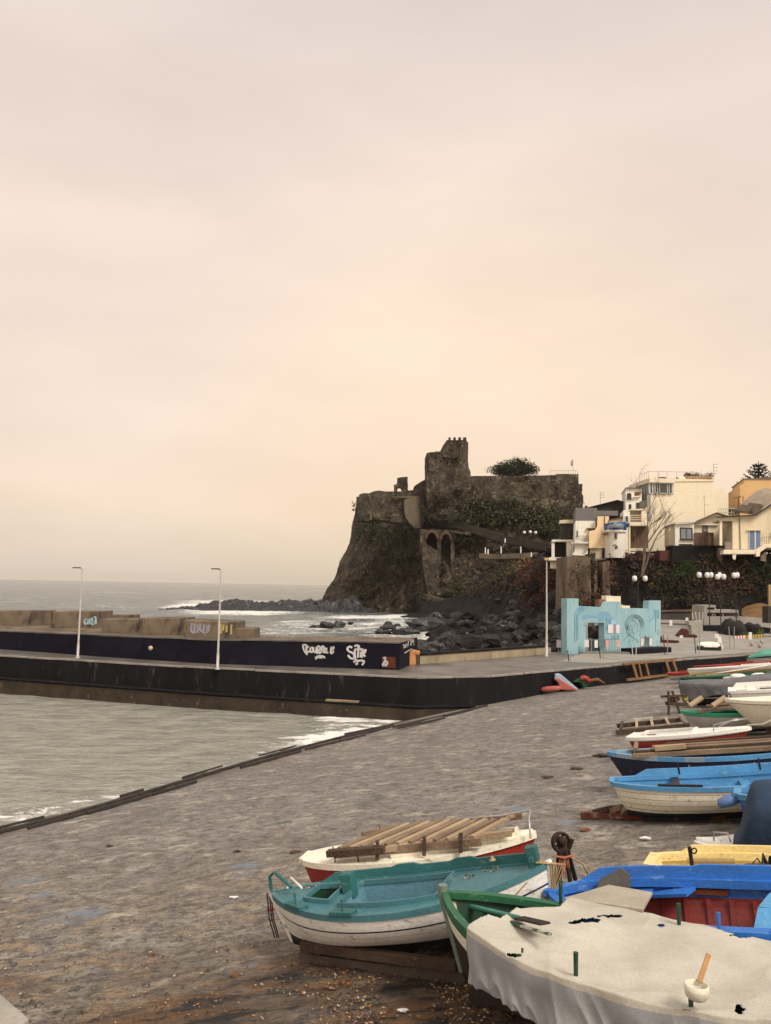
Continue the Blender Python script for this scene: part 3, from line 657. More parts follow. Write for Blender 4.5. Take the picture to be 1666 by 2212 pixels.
# little figures of light on the path: globe lamp of three, and white marker posts
lp = rock_pt(ZA(1285, 745), 8); t = thing('globe_lamp', 'small lamp post with white globes on the path under the castle', 'street lamp', lp)
MB().tube([lp, lp + V((0, 0, 4.6))], .12, 6).build('pole', pm('black_iron', (.015, .015, .016), None, 3, .5), t)
milk = pm('milk_glass', (.78, .77, .74), None, 3, .3, 0, spec=.5)
for dx in (-3, 0, 2.8): MB().lathe([(0, -.4), (.3, -.3), (.4, 0), (.3, .35), (0, .4)], lp + V((dx * .5, -.2, 5.0 - abs(dx) * .05)), 10).build('globe', milk, t)
MB().bar(lp + V((-2, 0, 4.5)), lp + V((1.9, 0, 4.5)), .1, .1).build('arm', MATS['black_iron'], t)
for x, y, h in ((1020, 752, 1.9), (1036, 756, 1.6), (1113, 750, 2.1), (1137, 686, 1.3), (1230, 748, 1.9), (1292, 776, 1.6), (712, 1068, 1.4)):
    p = rock_pt(ZA(x, y + 6), 7)
    MB().lathe([(.17, 0), (.18, h * .5), (.12, h * .6), (.15, h * .8), (0, h * .9)], p, 8).build('marker_post', milk, label='small pale marker post beside the path on the castle rock', cat='marker post', group='pale posts on the castle rock')
# umbrella pine behind the curtain wall
def tree(name, label, base, top, rad, n, leaf, cols, group=None, clumps=14, flat=.7, trunk=.35, bark=None, low=.0):
    base = V(base); top = V(top); t = thing(name, label, 'tree', base, group); rr = random.Random(int(base.x * 10) + n)
    c = top - V((0, 0, rad[2] * .7)); cl = []
    for i in range(clumps):
        a = rr.uniform(0, 6.28); k = rr.random() ** .5
        cl.append(c + V((math.cos(a) * rad[0] * .75 * k, math.sin(a) * rad[1] * .75 * k, rad[2] * (rr.uniform(-.35, .5) * (1.1 - k) + .1 + low * (1 - k)))))
    mb = MB(); k0 = base.lerp(c, .55); mb.tube([base, base.lerp(k0, .5) + V((trunk * .4, 0, 0)), k0], [trunk, trunk * .8, trunk * .65], 7)
    for q in cl: mb.tube([k0, k0.lerp(q, .5) + V((0, 0, -rad[2] * .1)), q], [trunk * .45, trunk * .28, trunk * .1], 5, cap=False)
    mb.build('trunk', bark or pm('bark', (.05, .036, .025), None, 1, .9, .6), t)
    mb = MB()
    for q in cl: leaves(mb, q, (rad[0] * .38, rad[1] * .38, rad[2] * .38), n // clumps, leaf, (0, 0, 1))
    mb.build('crown', cols, t); return t
pine = [pm('pine_dark', (.014, .021, .010), (.022, .031, .013), .4, .9, 0), pm('pine_light', (.036, .046, .018), None, .4, .9, 0)]
pb = aty(ZA(1190, 330), 236); tree('pine_tree', 'dark umbrella pine showing its broad crown above the castle wall', pb, aty(ZA(1192, 212), 236), (7.6, 6, 4.6), 9000, .24, pine, clumps=30, low=.3)
# scrub on the headland
scrub = [pm('scrub_dark', (.022, .024, .010), (.032, .030, .014), .3, .95, 0), pm('scrub_green', (.105, .115, .055), (.065, .072, .035), .3, .95, 0), pm('scrub_brown', (.062, .045, .024), (.045, .032, .018), .3, .95, 0), pm('scrub_bright', (.10, .105, .04), None, .3, .95, 0)]
mb = MB(); rr = random.Random(5)
for (cx, cy, sx, sy, n, mis) in ((1150, 500, 240, 65, 240, (0, 1, 0, 1, 2)), (1000, 480, 120, 60, 80, (0, 1, 2)), (1400, 590, 110, 50, 90, (0, 1, 0)), (330, 620, 45, 70, 60, (1, 0, 0)), (540, 770, 55, 35, 50, (1, 3, 0)), (640, 1060, 60, 25, 40, (3, 1, 2)), (450, 850, 160, 130, 110, (0, 2, 2)), (860, 960, 70, 60, 50, (2, 1, 0)), (480, 680, 120, 90, 80, (0, 2, 1)), (820, 205, 50, 12, 10, (0, 2)), (260, 640, 18, 60, 25, (0, 1)), (1000, 640, 120, 40, 40, (0, 2)), (300, 950, 120, 90, 70, (2, 0, 2)), (840, 660, 60, 30, 25, (1, 0)), (1180, 810, 50, 14, 20, (3, 2)), (760, 450, 110, 50, 50, (2, 2, 0)), (860, 390, 50, 40, 14, (0, 2)), (1300, 520, 200, 45, 130, (0, 1, 2)), (950, 560, 150, 30, 60, (0, 1, 2)), (700, 520, 40, 40, 30, (0, 2)), (320, 470, 60, 50, 30, (0, 1))):
    for _ in range(n):
        p = (rr.gauss(cx, sx * .55), rr.gauss(cy, sy * .55)); q = rock_pt(ZA(*p), 2.2 + 1.2 * rr.random()); q = aty(ZA(*p), min(q.y, 221.8)) if p[0] > 655 and p[1] < 600 else q; s_ = rr.uniform(.5, 1.5)
        leaves(mb, q, (s_ * 1.3, 1.3, s_ * .9), 14, .42, mis)
mb.build('scrub', scrub, kind='stuff', label='dull green and brown scrub clinging to the castle rock', cat='scrub')
# --- lava shore, cliff under the houses
SHORE = [(2.0, 50), (2.5, 60), (3.7, 88), (8.7, 112), (10.2, 128), (8.0, 150), (6.5, 180), (4, 205), (-2, 240)]
CLIFF = [(10, 208), (18, 172), (24, 145), (30, 126), (46, 118), (62, 114), (110, 108)]
PLL = [(14.2, 62), (17.5, 67.5), (21.5, 72), (39, 119), (70, 240)]
def land_z(x, y):
    s_ = seg_side(SHORE, x, y); c = -seg_side(CLIFF, x, y); p = V((x, y, 0))
    z = -1.6 + 1.6 * ss(-4, 0, s_) + 3.3 * ss(0, 22, s_) + (.75 * noise.noise(p * .35) + .4 * noise.noise(p * .9)) * ss(-3, 3, s_)
    if seg_side(PLL, x, y) > -1.5 and c < 4: z = min(z, 1.7) - .8 * ss(-1.5, 1.5, seg_side(PLL, x, y))
    hgt = 1.2 + 9 * ss(16, 31, x)
    k = ss(-1.5, 7.5, c + 1.6 * noise.noise(p * .22) + .8 * noise.noise(p * .6))
    return z + k * (hgt - (z - 3)) + k * .9 * noise.noise(p * .4)
mb = MB(); NA, ND = 300, 330; az0, az1 = 0.3, 47
for j in range(ND + 1):
    r = 55 * (250 / 55) ** (j / ND)
    for i in range(NA + 1):
        a = R(az0 + (az1 - az0) * i / NA); x, y = r * math.sin(a), r * math.cos(a); mb.v.append(V((x, y, land_z(x, y))))
for j in range(ND):
    for i in range(NA):
        b_ = j * (NA + 1) + i; q = mb.v[b_]
        if seg_side(SHORE, q.x, q.y) < -4.5 or y < 0: continue
        if seg_side(PLL, q.x, q.y) > 3 and seg_side(CLIFF, q.x, q.y) > 4: continue
        mb.f.append((b_, b_ + 1, b_ + NA + 2, b_ + NA + 1)); mb.mi.append(0); mb.sm.append(False)
mb.build('lava_terrain', M['lava'], kind='structure')
# sea rocks, each its own
for k, (x, y, w_, h_, lab) in enumerate(((483, 221, 82, 27, 'low black sea rock at the left of a trio in the foam'), (552, 221, 80, 48, 'rounded black sea rock in the middle of a trio in the foam'), (632, 213, 76, 44, 'black sea rock at the right of a trio in the foam'), (710, 188, 40, 13, 'tiny black rock just awash right of the trio of sea rocks'),
        (953, 194, 42, 22, 'small pointed sea rock farthest out in front of the black shore'), (1016, 207, 46, 20, 'small flat sea rock close to the black shore'), (957, 230, 92, 42, 'jagged black rock standing in white water before the shore'), (897, 251, 58, 26, 'low ragged rock at the left edge of the shore rocks'), (946, 254, 58, 24, 'low rock just in front of the jagged black rock'),
        (1068, 260, 150, 48, 'long dark rock reaching from the shore into the foam'), (1275, 282, 60, 44, 'pointed black rock alone in the small foaming inlet'), (1200, 240, 210, 80, 'broad black rock mass at the edge of the shore'), (1180, 345, 120, 55, 'black rock heap behind the end of the mole'), (1345, 330, 130, 75, 'dark boulder beside the white wash of the inlet'), (1260, 375, 140, 60, 'broad dark boulder just behind the cream parapet'), (1430, 330, 120, 60, 'large dark boulder right of the foaming inlet'))):
    p = atz(Z6(x, y), 0); s_ = p.y / F / 3
    MB().blob(p + V((0, w_ * s_ * .3, h_ * s_ * .25)), 1, k + 3, .38, 3, sq=(w_ * s_ * .53, w_ * s_ * .42, h_ * s_ * .68), fr=1.3).build('sea_rock', M['wet_lava'], label=lab, cat='rock', group='black rocks in the surf')
# boulders of the shore: five shapes, copied
protos = []
rr = random.Random(21); cnt = 0; tries = 0
lavas = [M['lava'], pm('grey_lava', (.028, .024, .022), (.013, .012, .012), .9, .85, .9, 3, (.10, .083, .065), dist=.15), M['wet_lava']]
for k in range(6):
    o = MB().blob((0, 0, 0), 1, 40 + k, .45, 2, sq=(1, .8, .75), fr=1.25).build('boulder', lavas[k % 3], org=(0, 0, 0))
    tag(o, 'black lava boulder in the jumble of the rocky shore', 'boulder', 'lava boulders along the rocky shore'); protos.append(o)
spots = []
while cnt < 300 and tries < 20000:
    tries += 1
    y = 58 + 112 * rr.random() ** 1.3; x = rr.uniform(2, .32 * y)
    s_ = seg_side(SHORE, x, y); c = -seg_side(CLIFF, x, y); pl_ = seg_side(PLL, x, y)
    if s_ < -.5 or c > (16 if x > 15 and y > 110 else 3) or pl_ > -.3 or (y < 66 and pl_ > -2): continue
    if (PB - PA).cross(V((x, y, 0)) - PA).z < 1.2: continue
    if rr.random() > 70 / y: continue
    sc = (.4 + 1.15 * rr.random() ** 2.4) * (1 + y / 250) * (1.25 if s_ < 3 else .85)
    if any((x - a) ** 2 + (y - b) ** 2 < (sc * .6 + r2 * .6) ** 2 for a, b, r2 in spots): continue
    spots.append((x, y, sc)); k = rr.randrange(6)
    o = protos[k] if not protos[k].get('_u') and not any(abs(v) > 0 for v in protos[k].location) else protos[k].copy()
    if o.name not in COL.objects: COL.objects.link(o)
    o.location = (x, y, land_z(x, y) + sc * .22); o.scale = (sc, sc * rr.uniform(.8, 1.2), sc * rr.uniform(.7, 1)); o.rotation_euler = (rr.uniform(-.4, .4), rr.uniform(-.4, .4), rr.uniform(0, 6.28)); cnt += 1
# thickets of bare red-brown and green scrub on the cliff under the houses
red = [pm('thicket_red', (.14, .055, .034), (.085, .035, .024), .6, .95, 0), pm('thicket_brown', (.105, .062, .038), (.06, .038, .025), .6, .95, 0), pm('ivy_dark', (.012, .020, .008), (.02, .028, .011), .5, .95, 0), pm('ivy_light', (.05, .085, .018), (.035, .06, .015), .5, .95, 0), pm('dry_yellow', (.22, .14, .035), None, .5, .95, 0)]
def cliff_pt(p, off=.6):
    """where the ray of a photographed point meets the cliff terrain"""
    d = ray(*p); d = d / d.y; y = 70.0
    while y < 240:
        q = V((0, 0, HC)) + d * y
        if q.z < land_z(q.x, q.y): break
        y += .7
    return V((0, 0, HC)) + d * (y - off) if y < 200 else None
mb = MB()
for (cx, cy, sx, sy, n, mis, up_) in ((1345, 930, 130, 120, 330, (0, 1, 0), 1), (1310, 960, 60, 60, 60, (0, 1), 1), (1180, 860, 60, 40, 40, (4, 1, 2), 0), (1250, 810, 70, 16, 40, (4, 1, 0), 0), (1150, 850, 25, 20, 18, (3, 2), 0), (1050, 900, 80, 50, 60, (1, 2), 0), (880, 930, 60, 30, 25, (2, 1), 0), (1000, 960, 130, 70, 120, (1, 1, 2), 0), (1100, 900, 90, 60, 60, (1, 2), 0)):
    for _ in range(n):
        p = (rr.gauss(cx, sx * .5), rr.gauss(cy, sy * .5)); q = cliff_pt(ZA(*p)); s_ = rr.uniform(.5, 1.2)
        if not q: continue
        leaves(mb, q, (s_, .9, s_ * 1.3), 16, .26, mis)
for (cx, cy, sx, sy, n, mis) in ((1310, 1060, 45, 50, 150, (1, 1, 2)), (1345, 1150, 30, 60, 110, (2, 2, 1)), (1390, 1180, 55, 55, 220, (0, 1, 0)), (1400, 1240, 50, 40, 120, (2, 2, 1)), (1480, 1238, 28, 12, 40, (3, 2, 3)), (1487, 1225, 14, 10, 26, (3,)), (1540, 1210, 45, 20, 60, (2, 2, 3)), (1560, 1230, 60, 45, 170, (1, 2, 0)), (1640, 1240, 30, 40, 200, (2, 2, 2)), (1590, 1260, 60, 30, 130, (0, 1, 1)), (1470, 1270, 60, 35, 120, (2, 1)), (1500, 1300, 90, 15, 70, (1, 2)), (1440, 1190, 30, 30, 60, (0, 1)), (1255, 1235, 40, 50, 40, (1, 2)), (1407, 1263, 5, 6, 5, (4,)), (1655, 1200, 20, 40, 80, (2, 2, 1))):
    for _ in range(n):
        p = (rr.gauss(cx, sx * .55), rr.gauss(cy, sy * .5)); q = cliff_pt(p); s_ = rr.uniform(.35, .95)
        if not q: continue
        leaves(mb, q, (s_, .7, s_ * 1.1), 14, .2, mis)
mb.build('thicket', red, kind='stuff', label='tangle of bare red brown and dark green scrub on the black cliff', cat='scrub')
# ================================================================== HOUSES ON THE LAVA TERRACE
cream = pm('cream_render', (.76, .675, .51), (.69, .61, .455), .35, .85, .15, 6, (.50, .43, .32), fac=(.3, .7), c3fac=(.56, .8), stretch=(1, 1, .3), c3scale=1.1)
white_r = pm('white_render', (.80, .765, .67), (.70, .67, .58), .3, .85, .15, 6, (.42, .38, .31), stretch=(1, 1, .3), c3fac=(.55, .75), c3scale=1.2)
peach = pm('peach_render', (.80, .61, .36), (.74, .56, .34), .3, .85, .15, 6)
orange_r = pm('orange_render', (.64, .41, .19), (.58, .37, .17), .3, .85, .15, 6)
grey_r = pm('grey_render', (.165, .155, .15), (.14, .132, .128), .4, .85, .2, 6)
dgrey = pm('dark_grey_render', (.052, .045, .040), (.042, .037, .034), .4, .9, .3, 5)
stain = pm('stained_render', (.70, .61, .43), (.56, .47, .32), .5, .9, .3, 5, (.20, .16, .11), stretch=(1, 1, .28), c3fac=(.55, .72), c3scale=.9)
brown_st = pm('brown_stained_concrete', (.16, .10, .07), (.09, .055, .04), .5, .9, .4, 5, (.30, .23, .15), stretch=(1, 1, .25), c3fac=(.55, .7), c3scale=.8)
pillar_c = pm('old_retaining_concrete', (.22, .165, .115), (.10, .07, .05), .55, .9, .6, 4, (.045, .03, .022), stretch=(1, 1, .22), c3fac=(.52, .68), c3scale=.8)
glass = pm('dark_window_glass', (.030, .036, .036), (.045, .052, .05), .8, .12, 0, spec=.6, grain=0)
bglass = pm('pale_curtained_glass', (.22, .235, .245), (.17, .185, .20), 1.2, .2, 0, spec=.5, grain=0)
gglass = pm('greenish_glass', (.24, .30, .27), (.17, .22, .21), .8, .12, 0, spec=.6, grain=0)
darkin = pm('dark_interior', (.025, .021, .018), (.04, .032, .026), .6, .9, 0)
wframe = pm('white_window_frame', (.55, .54, .50), None, 3, .5, 0)
tile = pm('old_roof_tile', (.13, .09, .065), (.08, .06, .045), 1.2, .9, .8, 5, (.22, .16, .11), c3fac=(.55, .7))
iron = MATS['black_iron']
def outl(fn, pts, Y): return [aty(fn(*p), Y) for p in pts]
def house(name, label, fn, Y, at_, cat='house', group=None):
    return thing(name, label, cat, aty(fn(*at_), Y), group)
def mass(par, fn, pts, Y, dep, m, name='wall', bev=0, **kw):
    P = outl(fn, pts, Y); return MB().prism(P, V((P[0].x / Y * dep * .3 + dep * .12, dep, 0))).build(name, m, par, bevel=bev, **kw)
def window(par, fn, x0, y0, x1, y1, Y, m=None, muls=1, frame=None, name='window', fw=.09, sill=True, ph=0):
    """a framed opening: reveal box dark inside, frame, pane set back, sill"""
    a = aty(fn(x0, y0), Y); c = aty(fn(x1, y1), Y); l, r, t, b = a.x, c.x, a.z, c.z; y = Y
    fr = MB(); fm = frame or wframe
    for (u0, v0, u1, v1) in ((l, t - fw, r, t), (l, b, r, b + fw), (l, b + fw, l + fw, t - fw), (r - fw, b + fw, r, t - fw)): fr.box(((u0 + u1) / 2, y - .05, (v0 + v1) / 2), (u1 - u0, .16, v1 - v0))
    for k in range(muls): 
        xm = l + (r - l) * (k + 1) / (muls + 1); fr.box((xm, y - .03, (t + b) / 2), (fw * .8, .1, t - b - 2 * fw))
    w_ = fr.build(name, [fm], par)
    MB().box(((l + r) / 2, y - .012, (t + b) / 2), (r - l - 2 * fw + .01, .05, t - b - 2 * fw + .01)).build('pane', m or glass, w_)
    if sill: MB().box(((l + r) / 2, y - .16, b - .05), (r - l + .16, .28, .09)).build('sill', wframe if frame is None else fm, w_)
    return w_
def railing(par, P, h, gap, m, rails=1, name='railing', r=.03):
    mb = MB()
    for a, b in zip(P, P[1:]):
        k = max(1, int((b - a).length / gap))
        for i in range(k + 1): q = a.lerp(b, i / k); mb.bar(q, q + V((0, 0, h)), r, r, up=(1, 0, 0))
        for j in range(rails): z = V((0, 0, h * (j + 1) / rails)); mb.bar(a + z, b + z, r * 1.4, r * 1.4)
    return mb.build(name, m, par)
def antenna(p, h, lab, n=3):
    t = thing('antenna', lab, 'antenna', p, 'roof antennas'); am = pm('thin_grey_metal', (.2, .19, .17), None, 3, .5, 0)
    MB().tube([p, p + V((0, 0, h))], .035, 5).build('mast', am, t)
    mb = MB()
    for k in range(n): z = h * (.55 + .42 * k / max(1, n - 1)); mb.bar(p + V((-.1, 0, z)), p + V((.75, 0, z + .02)), .035, .035); mb.bar(p + V((.3, -.25, z)), p + V((.3, .25, z)), .03, .03); mb.bar(p + V((.6, -.2, z)), p + V((.6, .2, z)), .03, .03)
    mb.build('elements', am, t)
# 1 --- open white-framed terrace room at the far left
Y = 134
h = house('terrace_house', 'low open white framed terrace room at the left end of the houses under the castle', ZB, Y, (170, 900))
mass(h, ZB, [(98, 880), (98, 770), (118, 770), (118, 880)], Y, 3, white_r, 'post'); mass(h, ZB, [(203, 880), (203, 770), (240, 770), (240, 880)], Y, 3, white_r, 'post')
mass(h, ZB, [(92, 770), (100, 757), (250, 757), (250, 770)], Y - .3, 4, white_r, 'roof'); mass(h, ZB, [(80, 905), (80, 882), (262, 882), (262, 905)], Y - .4, 5, white_r, 'floor_slab')
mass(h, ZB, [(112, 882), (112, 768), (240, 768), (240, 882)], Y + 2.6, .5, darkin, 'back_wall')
mass(h, ZB, [(90, 962), (92, 905), (200, 905), (200, 970)], Y + .2, 4, stain, 'base_wall')
mass(h, ZB, [(160, 757), (160, 640), (262, 640), (262, 757)], Y + 5, 4, dgrey, 'upper_wall'); mass(h, ZB, [(152, 640), (156, 617), (262, 612), (262, 640)], Y + 4.6, 5, stain, 'upper_roof')
window(h, ZB, 218, 680, 252, 735, Y + 5, darkin, 0, brown_st)
# 2 --- grey over white house with a balcony
Y = 131
h = house('grey_white_house', 'narrow house with a plain grey upper storey over a white balcony and bulging white base', Z1, Y, (300, 1560))
mass(h, Z1, [(213, 1004), (215, 790), (300, 797), (552, 797), (560, 830), (560, 1060), (530, 1060), (530, 1004)], Y, 9, grey_r, 'upper_wall')
mass(h, Z1, [(205, 1345), (213, 1004), (530, 1004), (530, 1128), (420, 1135), (420, 1345)], Y - .25, 9, white_r, 'lower_wall')
mass(h, Z1, [(150, 1362), (150, 1345), (430, 1342), (430, 1364)], Y - 1.3, 3, white_r, 'balcony')
q = outl(Z1, [(212, 1343), (425, 1343)], Y - 1.2); railing(h, [q[0], q[1]], 1.0, .16, iron, 2)
mass(h, Z1, [(170, 1550), (170, 1364), (425, 1364), (425, 1420), (405, 1470), (355, 1560)], Y - .6, 6, white_r, 'base_wall')
mass(h, Z1, [(185, 1700), (185, 1560), (410, 1560), (410, 1700)], Y + .1, 5, stain, 'foot')
mass(h, Z1, [(380, 1132), (400, 1116), (548, 1120), (520, 1140)], Y - .7, 1.2, tile, 'canopy')
window(h, Z1, 232, 1160, 250, 1262, Y - .27, darkin, 0, grey_r, sill=False); window(h, Z1, 175, 1400, 192, 1500, Y - .62, darkin, 0, grey_r, sill=False)
# 3 --- peach house
Y = 129.5
h = house('peach_house', 'plain warm peach house with a stepped side next to the grey and white house', Z1, Y, (560, 1600))
mass(h, Z1, [(428, 1440), (428, 1165), (520, 1150), (558, 1090), (565, 930), (745, 930), (745, 1000), (725, 1060), (725, 1438)], Y, 9, peach)
mass(h, Z1, [(430, 1600), (450, 1442), (640, 1442), (640, 1620), (535, 1625)], Y + .4, 7, stain, 'lower_wall')
mass(h, Z1, [(400, 1650), (400, 1610), (690, 1600), (690, 1625)], Y - .2, 5, grey_r, 'terrace_slab')
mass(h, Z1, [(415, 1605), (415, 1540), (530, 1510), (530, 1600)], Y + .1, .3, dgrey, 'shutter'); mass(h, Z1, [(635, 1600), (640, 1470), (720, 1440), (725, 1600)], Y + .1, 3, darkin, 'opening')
MB().tube([aty(Z1(675, 930), Y - .1), aty(Z1(675, 1130), Y - .1)], .06, 6).build('drain_pipe', brown_st, h)
mass(h, Z1, [(460, 1450), (462, 1436), (560, 1440), (560, 1450)], Y - .5, .6, brown_st, 'canopy')
# 4 --- dark gabled house behind
Y = 141
h = house('dark_gable_house', 'dark grey gabled house behind the peach house', Z1, Y, (780, 900))
mass(h, Z1, [(380, 1000), (388, 797), (870, 678), (1010, 716), (1010, 1000)], Y, 10, dgrey)
P = outl(Z1, [(380, 800), (870, 676), (1016, 714)], Y - .4); mb = MB(); mb.bar(P[0], P[1], .7, .1); mb.bar(P[1], P[2], .7, .1); mb.build('roof_edge', iron, h)
mass(h, Z1, [(556, 920), (556, 842), (892, 842), (892, 920)], Y - 5, 3, grey_r, 'lean_to')
antenna(aty(Z1(607, 745), Y + 3), 12.2 * (745 - 520) / 225 * .19, 'tall thin roof antenna standing on the dark gabled house', 4)
antenna(aty(Z1(985, 710), Y + 3), 1.8, 'small roof antenna at the right end of the dark gable', 1)
# 5 --- flat-roofed cream house with a round white front and a blue awning
Y = 127.5
h = house('awning_house', 'white house with a curved front under a rolled blue tarpaulin awning', Z1, Y, (890, 1500))
mass(h, Z1, [(745, 1070), (745, 995), (980, 945), (980, 1070)], Y + 2, 6, cream, 'upper_wall'); mass(h, Z1, [(740, 1000), (745, 985), (980, 932), (980, 950)], Y + 1.7, 6.5, tile, 'roof_edge')
A = aty(Z1(735, 1560), Y); B_ = aty(Z1(1055, 1180), Y); cx = (A.x + B_.x) / 2; rx = (B_.x - A.x) / 2
mb = MB(); nseg = 18
vs = [V((cx - rx * math.cos(math.pi * i / nseg), Y + 2 - 2.2 * math.sin(math.pi * i / nseg), 0)) for i in range(nseg + 1)]
zt = B_.z; zb = A.z - .3
mb.add([V((p.x, p.y, zb)) for p in vs] + [V((p.x, p.y, zt)) for p in vs], [(i, i + 1, nseg + 2 + i, nseg + 1 + i) for i in range(nseg)], 0, True); mb.add([V((p.x, p.y, zt)) for p in vs], [tuple(range(nseg + 1))])
mb.build('curved_wall', white_r, h)
mb = MB(); v2 = [V((cx + (p.x - cx) * 1.1, Y + 2 + (p.y - Y - 2) * 1.14, 0)) for p in vs]
mb.add([V((p.x, p.y, zt)) for p in v2] + [V((p.x, p.y, zt + .28)) for p in v2], [(i, i + 1, nseg + 2 + i, nseg + 1 + i) for i in range(nseg)] + [tuple(range(nseg + 1))[::-1], tuple(range(nseg + 1, 2 * nseg + 2))]); mb.build('slab', white_r, h)
for (x0, y0, x1, y1) in ((832, 1195, 874, 1290), (842, 1395, 880, 1450)): window(h, Z1, x0, y0, x1, y1, Y - .1, darkin, 0, grey_r, sill=False)
tp = [pm('blue_tarp', (.02, .085, .27), (.012, .055, .19), 1.2, .5, .5, 2), pm('grey_blue_tarp', (.28, .32, .36), None, 1.2, .5, .4, 2)]
def aw(u, v):
    a_ = math.pi * u; x = cx - rx * 1.08 * math.cos(a_); bulge = math.sin(math.pi * v) * .35 + .1 * noise.noise(V((u * 9, v * 5, 1)))
    return V((x, Y + 2 - 2.5 * math.sin(a_) - bulge, zt + .28 + v * (1.05 + .35 * u) + .12 * noise.noise(V((u * 8, v * 3, 4)))))
MB().grid(aw, 30, 8, mi=lambda u, v: 1 if (abs(v - .55 + .9 * abs(u - .38)) < .3 and .12 < u < .62) else 0).build('awning', tp, h)
mass(h, Z1, [(650, 1205), (690, 1185), (728, 1180), (728, 1200), (690, 1220)], Y - .3, 2, tile, 'eave')
# 6 --- tall narrow white house
Y = 136
h = house('tower_house', 'tall narrow white house with a small arched window and a brown loggia under its roof', Z1, Y, (1140, 1050))
mass(h, Z1, [(1015, 1050), (1015, 478), (1262, 486), (1280, 1050)], Y, 8, white_r); mass(h, Z1, [(1008, 480), (1012, 468), (1270, 474), (1270, 490)], Y - .4, 9, grey_r, 'roof')
window(h, Z1, 1032, 575, 1100, 655, Y, glass, 1, dgrey); MB().prism([aty(Z1(*p), Y - .06) for p in [(1036, 577)] + [(1066 + 32 * math.cos(R(a)), 575 - 16 * math.sin(R(a))) for a in range(170, 9, -20)] + [(1098, 577)]], (0, .1, 0)).build('window_arch', dgrey, h)
mass(h, Z1, [(1150, 612), (1150, 545), (1256, 530), (1256, 606)], Y - .02, .2, pm('terracotta_render', (.36, .19, .09), None, .6), 'loggia_wall'); mass(h, Z1, [(1140, 628), (1140, 612), (1258, 598), (1258, 612)], Y - .5, .8, white_r, 'loggia_slab'); mass(h, Z1, [(1162, 606), (1162, 552), (1240, 546), (1240, 600)], Y - .07, .1, brown_st, 'loggia_door')
window(h, Z1, 1062, 740, 1100, 812, Y, glass, 0, dgrey); window(h, Z1, 1180, 715, 1226, 800, Y, glass, 0, dgrey)
Y2 = 128.5
h = house('balcony_house', 'small white house with an open cream balcony above a rust streaked recess', Z1, Y2, (1200, 1480))
mass(h, Z1, [(977, 1055), (977, 832), (1078, 826), (1078, 1055)], Y2, 7, white_r, 'side_wall'); window(h, Z1, 1000, 925, 1052, 1032, Y2, glass, 0)
mass(h, Z1, [(1085, 1020), (1085, 832), (1270, 832), (1270, 1020)], Y2 + 2.2, .4, cream, 'recess_wall'); mass(h, Z1, [(1075, 832), (1085, 812), (1285, 812), (1290, 832)], Y2 - .2, 3, cream, 'roof')
mass(h, Z1, [(1265, 1020), (1265, 832), (1300, 832), (1300, 1020)], Y2, 2.4, cream, 'post'); mass(h, Z1, [(1300, 1055), (1300, 700), (1362, 660), (1362, 1055)], Y2 + .8, 5, cream, 'right_wall')
mass(h, Z1, [(1240, 800), (1240, 690), (1362, 660), (1362, 770)], Y2 - .3, 1.5, pm('grey_cladding', (.14, .125, .10), None, .7), 'clad_box')
mass(h, Z1, [(1072, 1078), (1072, 1022), (1375, 1022), (1375, 1078)], Y2 - .5, 4, cream, 'slab')
q = outl(Z1, [(1085, 1020), (1360, 1020)], Y2 - .4); railing(h, q, 1.05, 2.2, white_r, 3, r=.05)
mass(h, Z1, [(1088, 1440), (1088, 1078), (1372, 1078), (1372, 1440)], Y2 + 1.8, 4, brown_st, 'stained_wall'); mass(h, Z1, [(1058, 1540), (1058, 1078), (1088, 1078), (1088, 1540)], Y2 - .3, 1.2, stain, 'post')
mass(h, Z1, [(1088, 1485), (1088, 1440), (1380, 1440), (1380, 1500)], Y2 - .2, 3, stain, 'lower_slab')
# 7 --- the large cream building with the glazed penthouse
Y = 138
h = house('large_cream_house', 'large plain cream building with a glazed penthouse and planted roof terrace', Z2, Y, (500, 1400))
X1 = lambda x, y: ((Z1(x, y)[0] - 1423) / .14583, (Z1(x, y)[1] - 971.8) / .14583)
lf = [X1(1268, 655), X1(1268, 420), X1(1235, 420), X1(1235, 372), X1(1330, 330)]
mass(h, Z2, [X1(1362, 1500), X1(1362, 590), X1(1380, 575), (-15, 655), (220, 655), (220, 470), (815, 445), (815, 578), (970, 578), (985, 620), (1008, 670), (1034, 680), (1034, 1000), (1034, 1420)], Y, 11, cream)
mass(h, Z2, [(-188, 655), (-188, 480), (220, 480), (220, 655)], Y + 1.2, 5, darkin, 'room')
# parapet slab over the glazing: straight front and canted corner
P = outl(Z2, [X1(1380, 575), X1(1238, 660)], Y); yl = Y + 5
C0 = aty(Z2(*X1(1240, 655)), yl); C1 = aty(Z2(*X1(1385, 575)), Y - .2); C2 = aty(Z2(218, 655), Y - .2)
def wallq(a, b, z0, z1, name, m, par, th=.25, **kw):
    d = (b - a); nn = V((d.y, -d.x, 0)).normalized()
    return MB().prism([V((a.x, a.y, z0)), V((b.x, b.y, z0)), V((b.x, b.y, z1)), V((a.x, a.y, z1))], -nn * th).build(name, m, par, **kw)
zt = aty(Z2(0, 428), Y).z; zg1 = aty(Z2(0, 492), Y).z; zg0 = aty(Z2(0, 648), Y).z; zlow = C0.z - 4.2
mb = MB(); mb.prism([V((p.x, p.y, zg1)) for p in (C0 + V((-.5, -.5, 0)), C1 + V((-.1, -.5, 0)), C2 + V((.15, -.5, 0)), C2 + V((.15, 4.5, 0)), C0 + V((-.5, 5, 0)))], (0, 0, zt - zg1)); mb.build('parapet', cream, h)
wallq(C0, C1, zlow, zg1, 'corner_glazing', gglass, h)
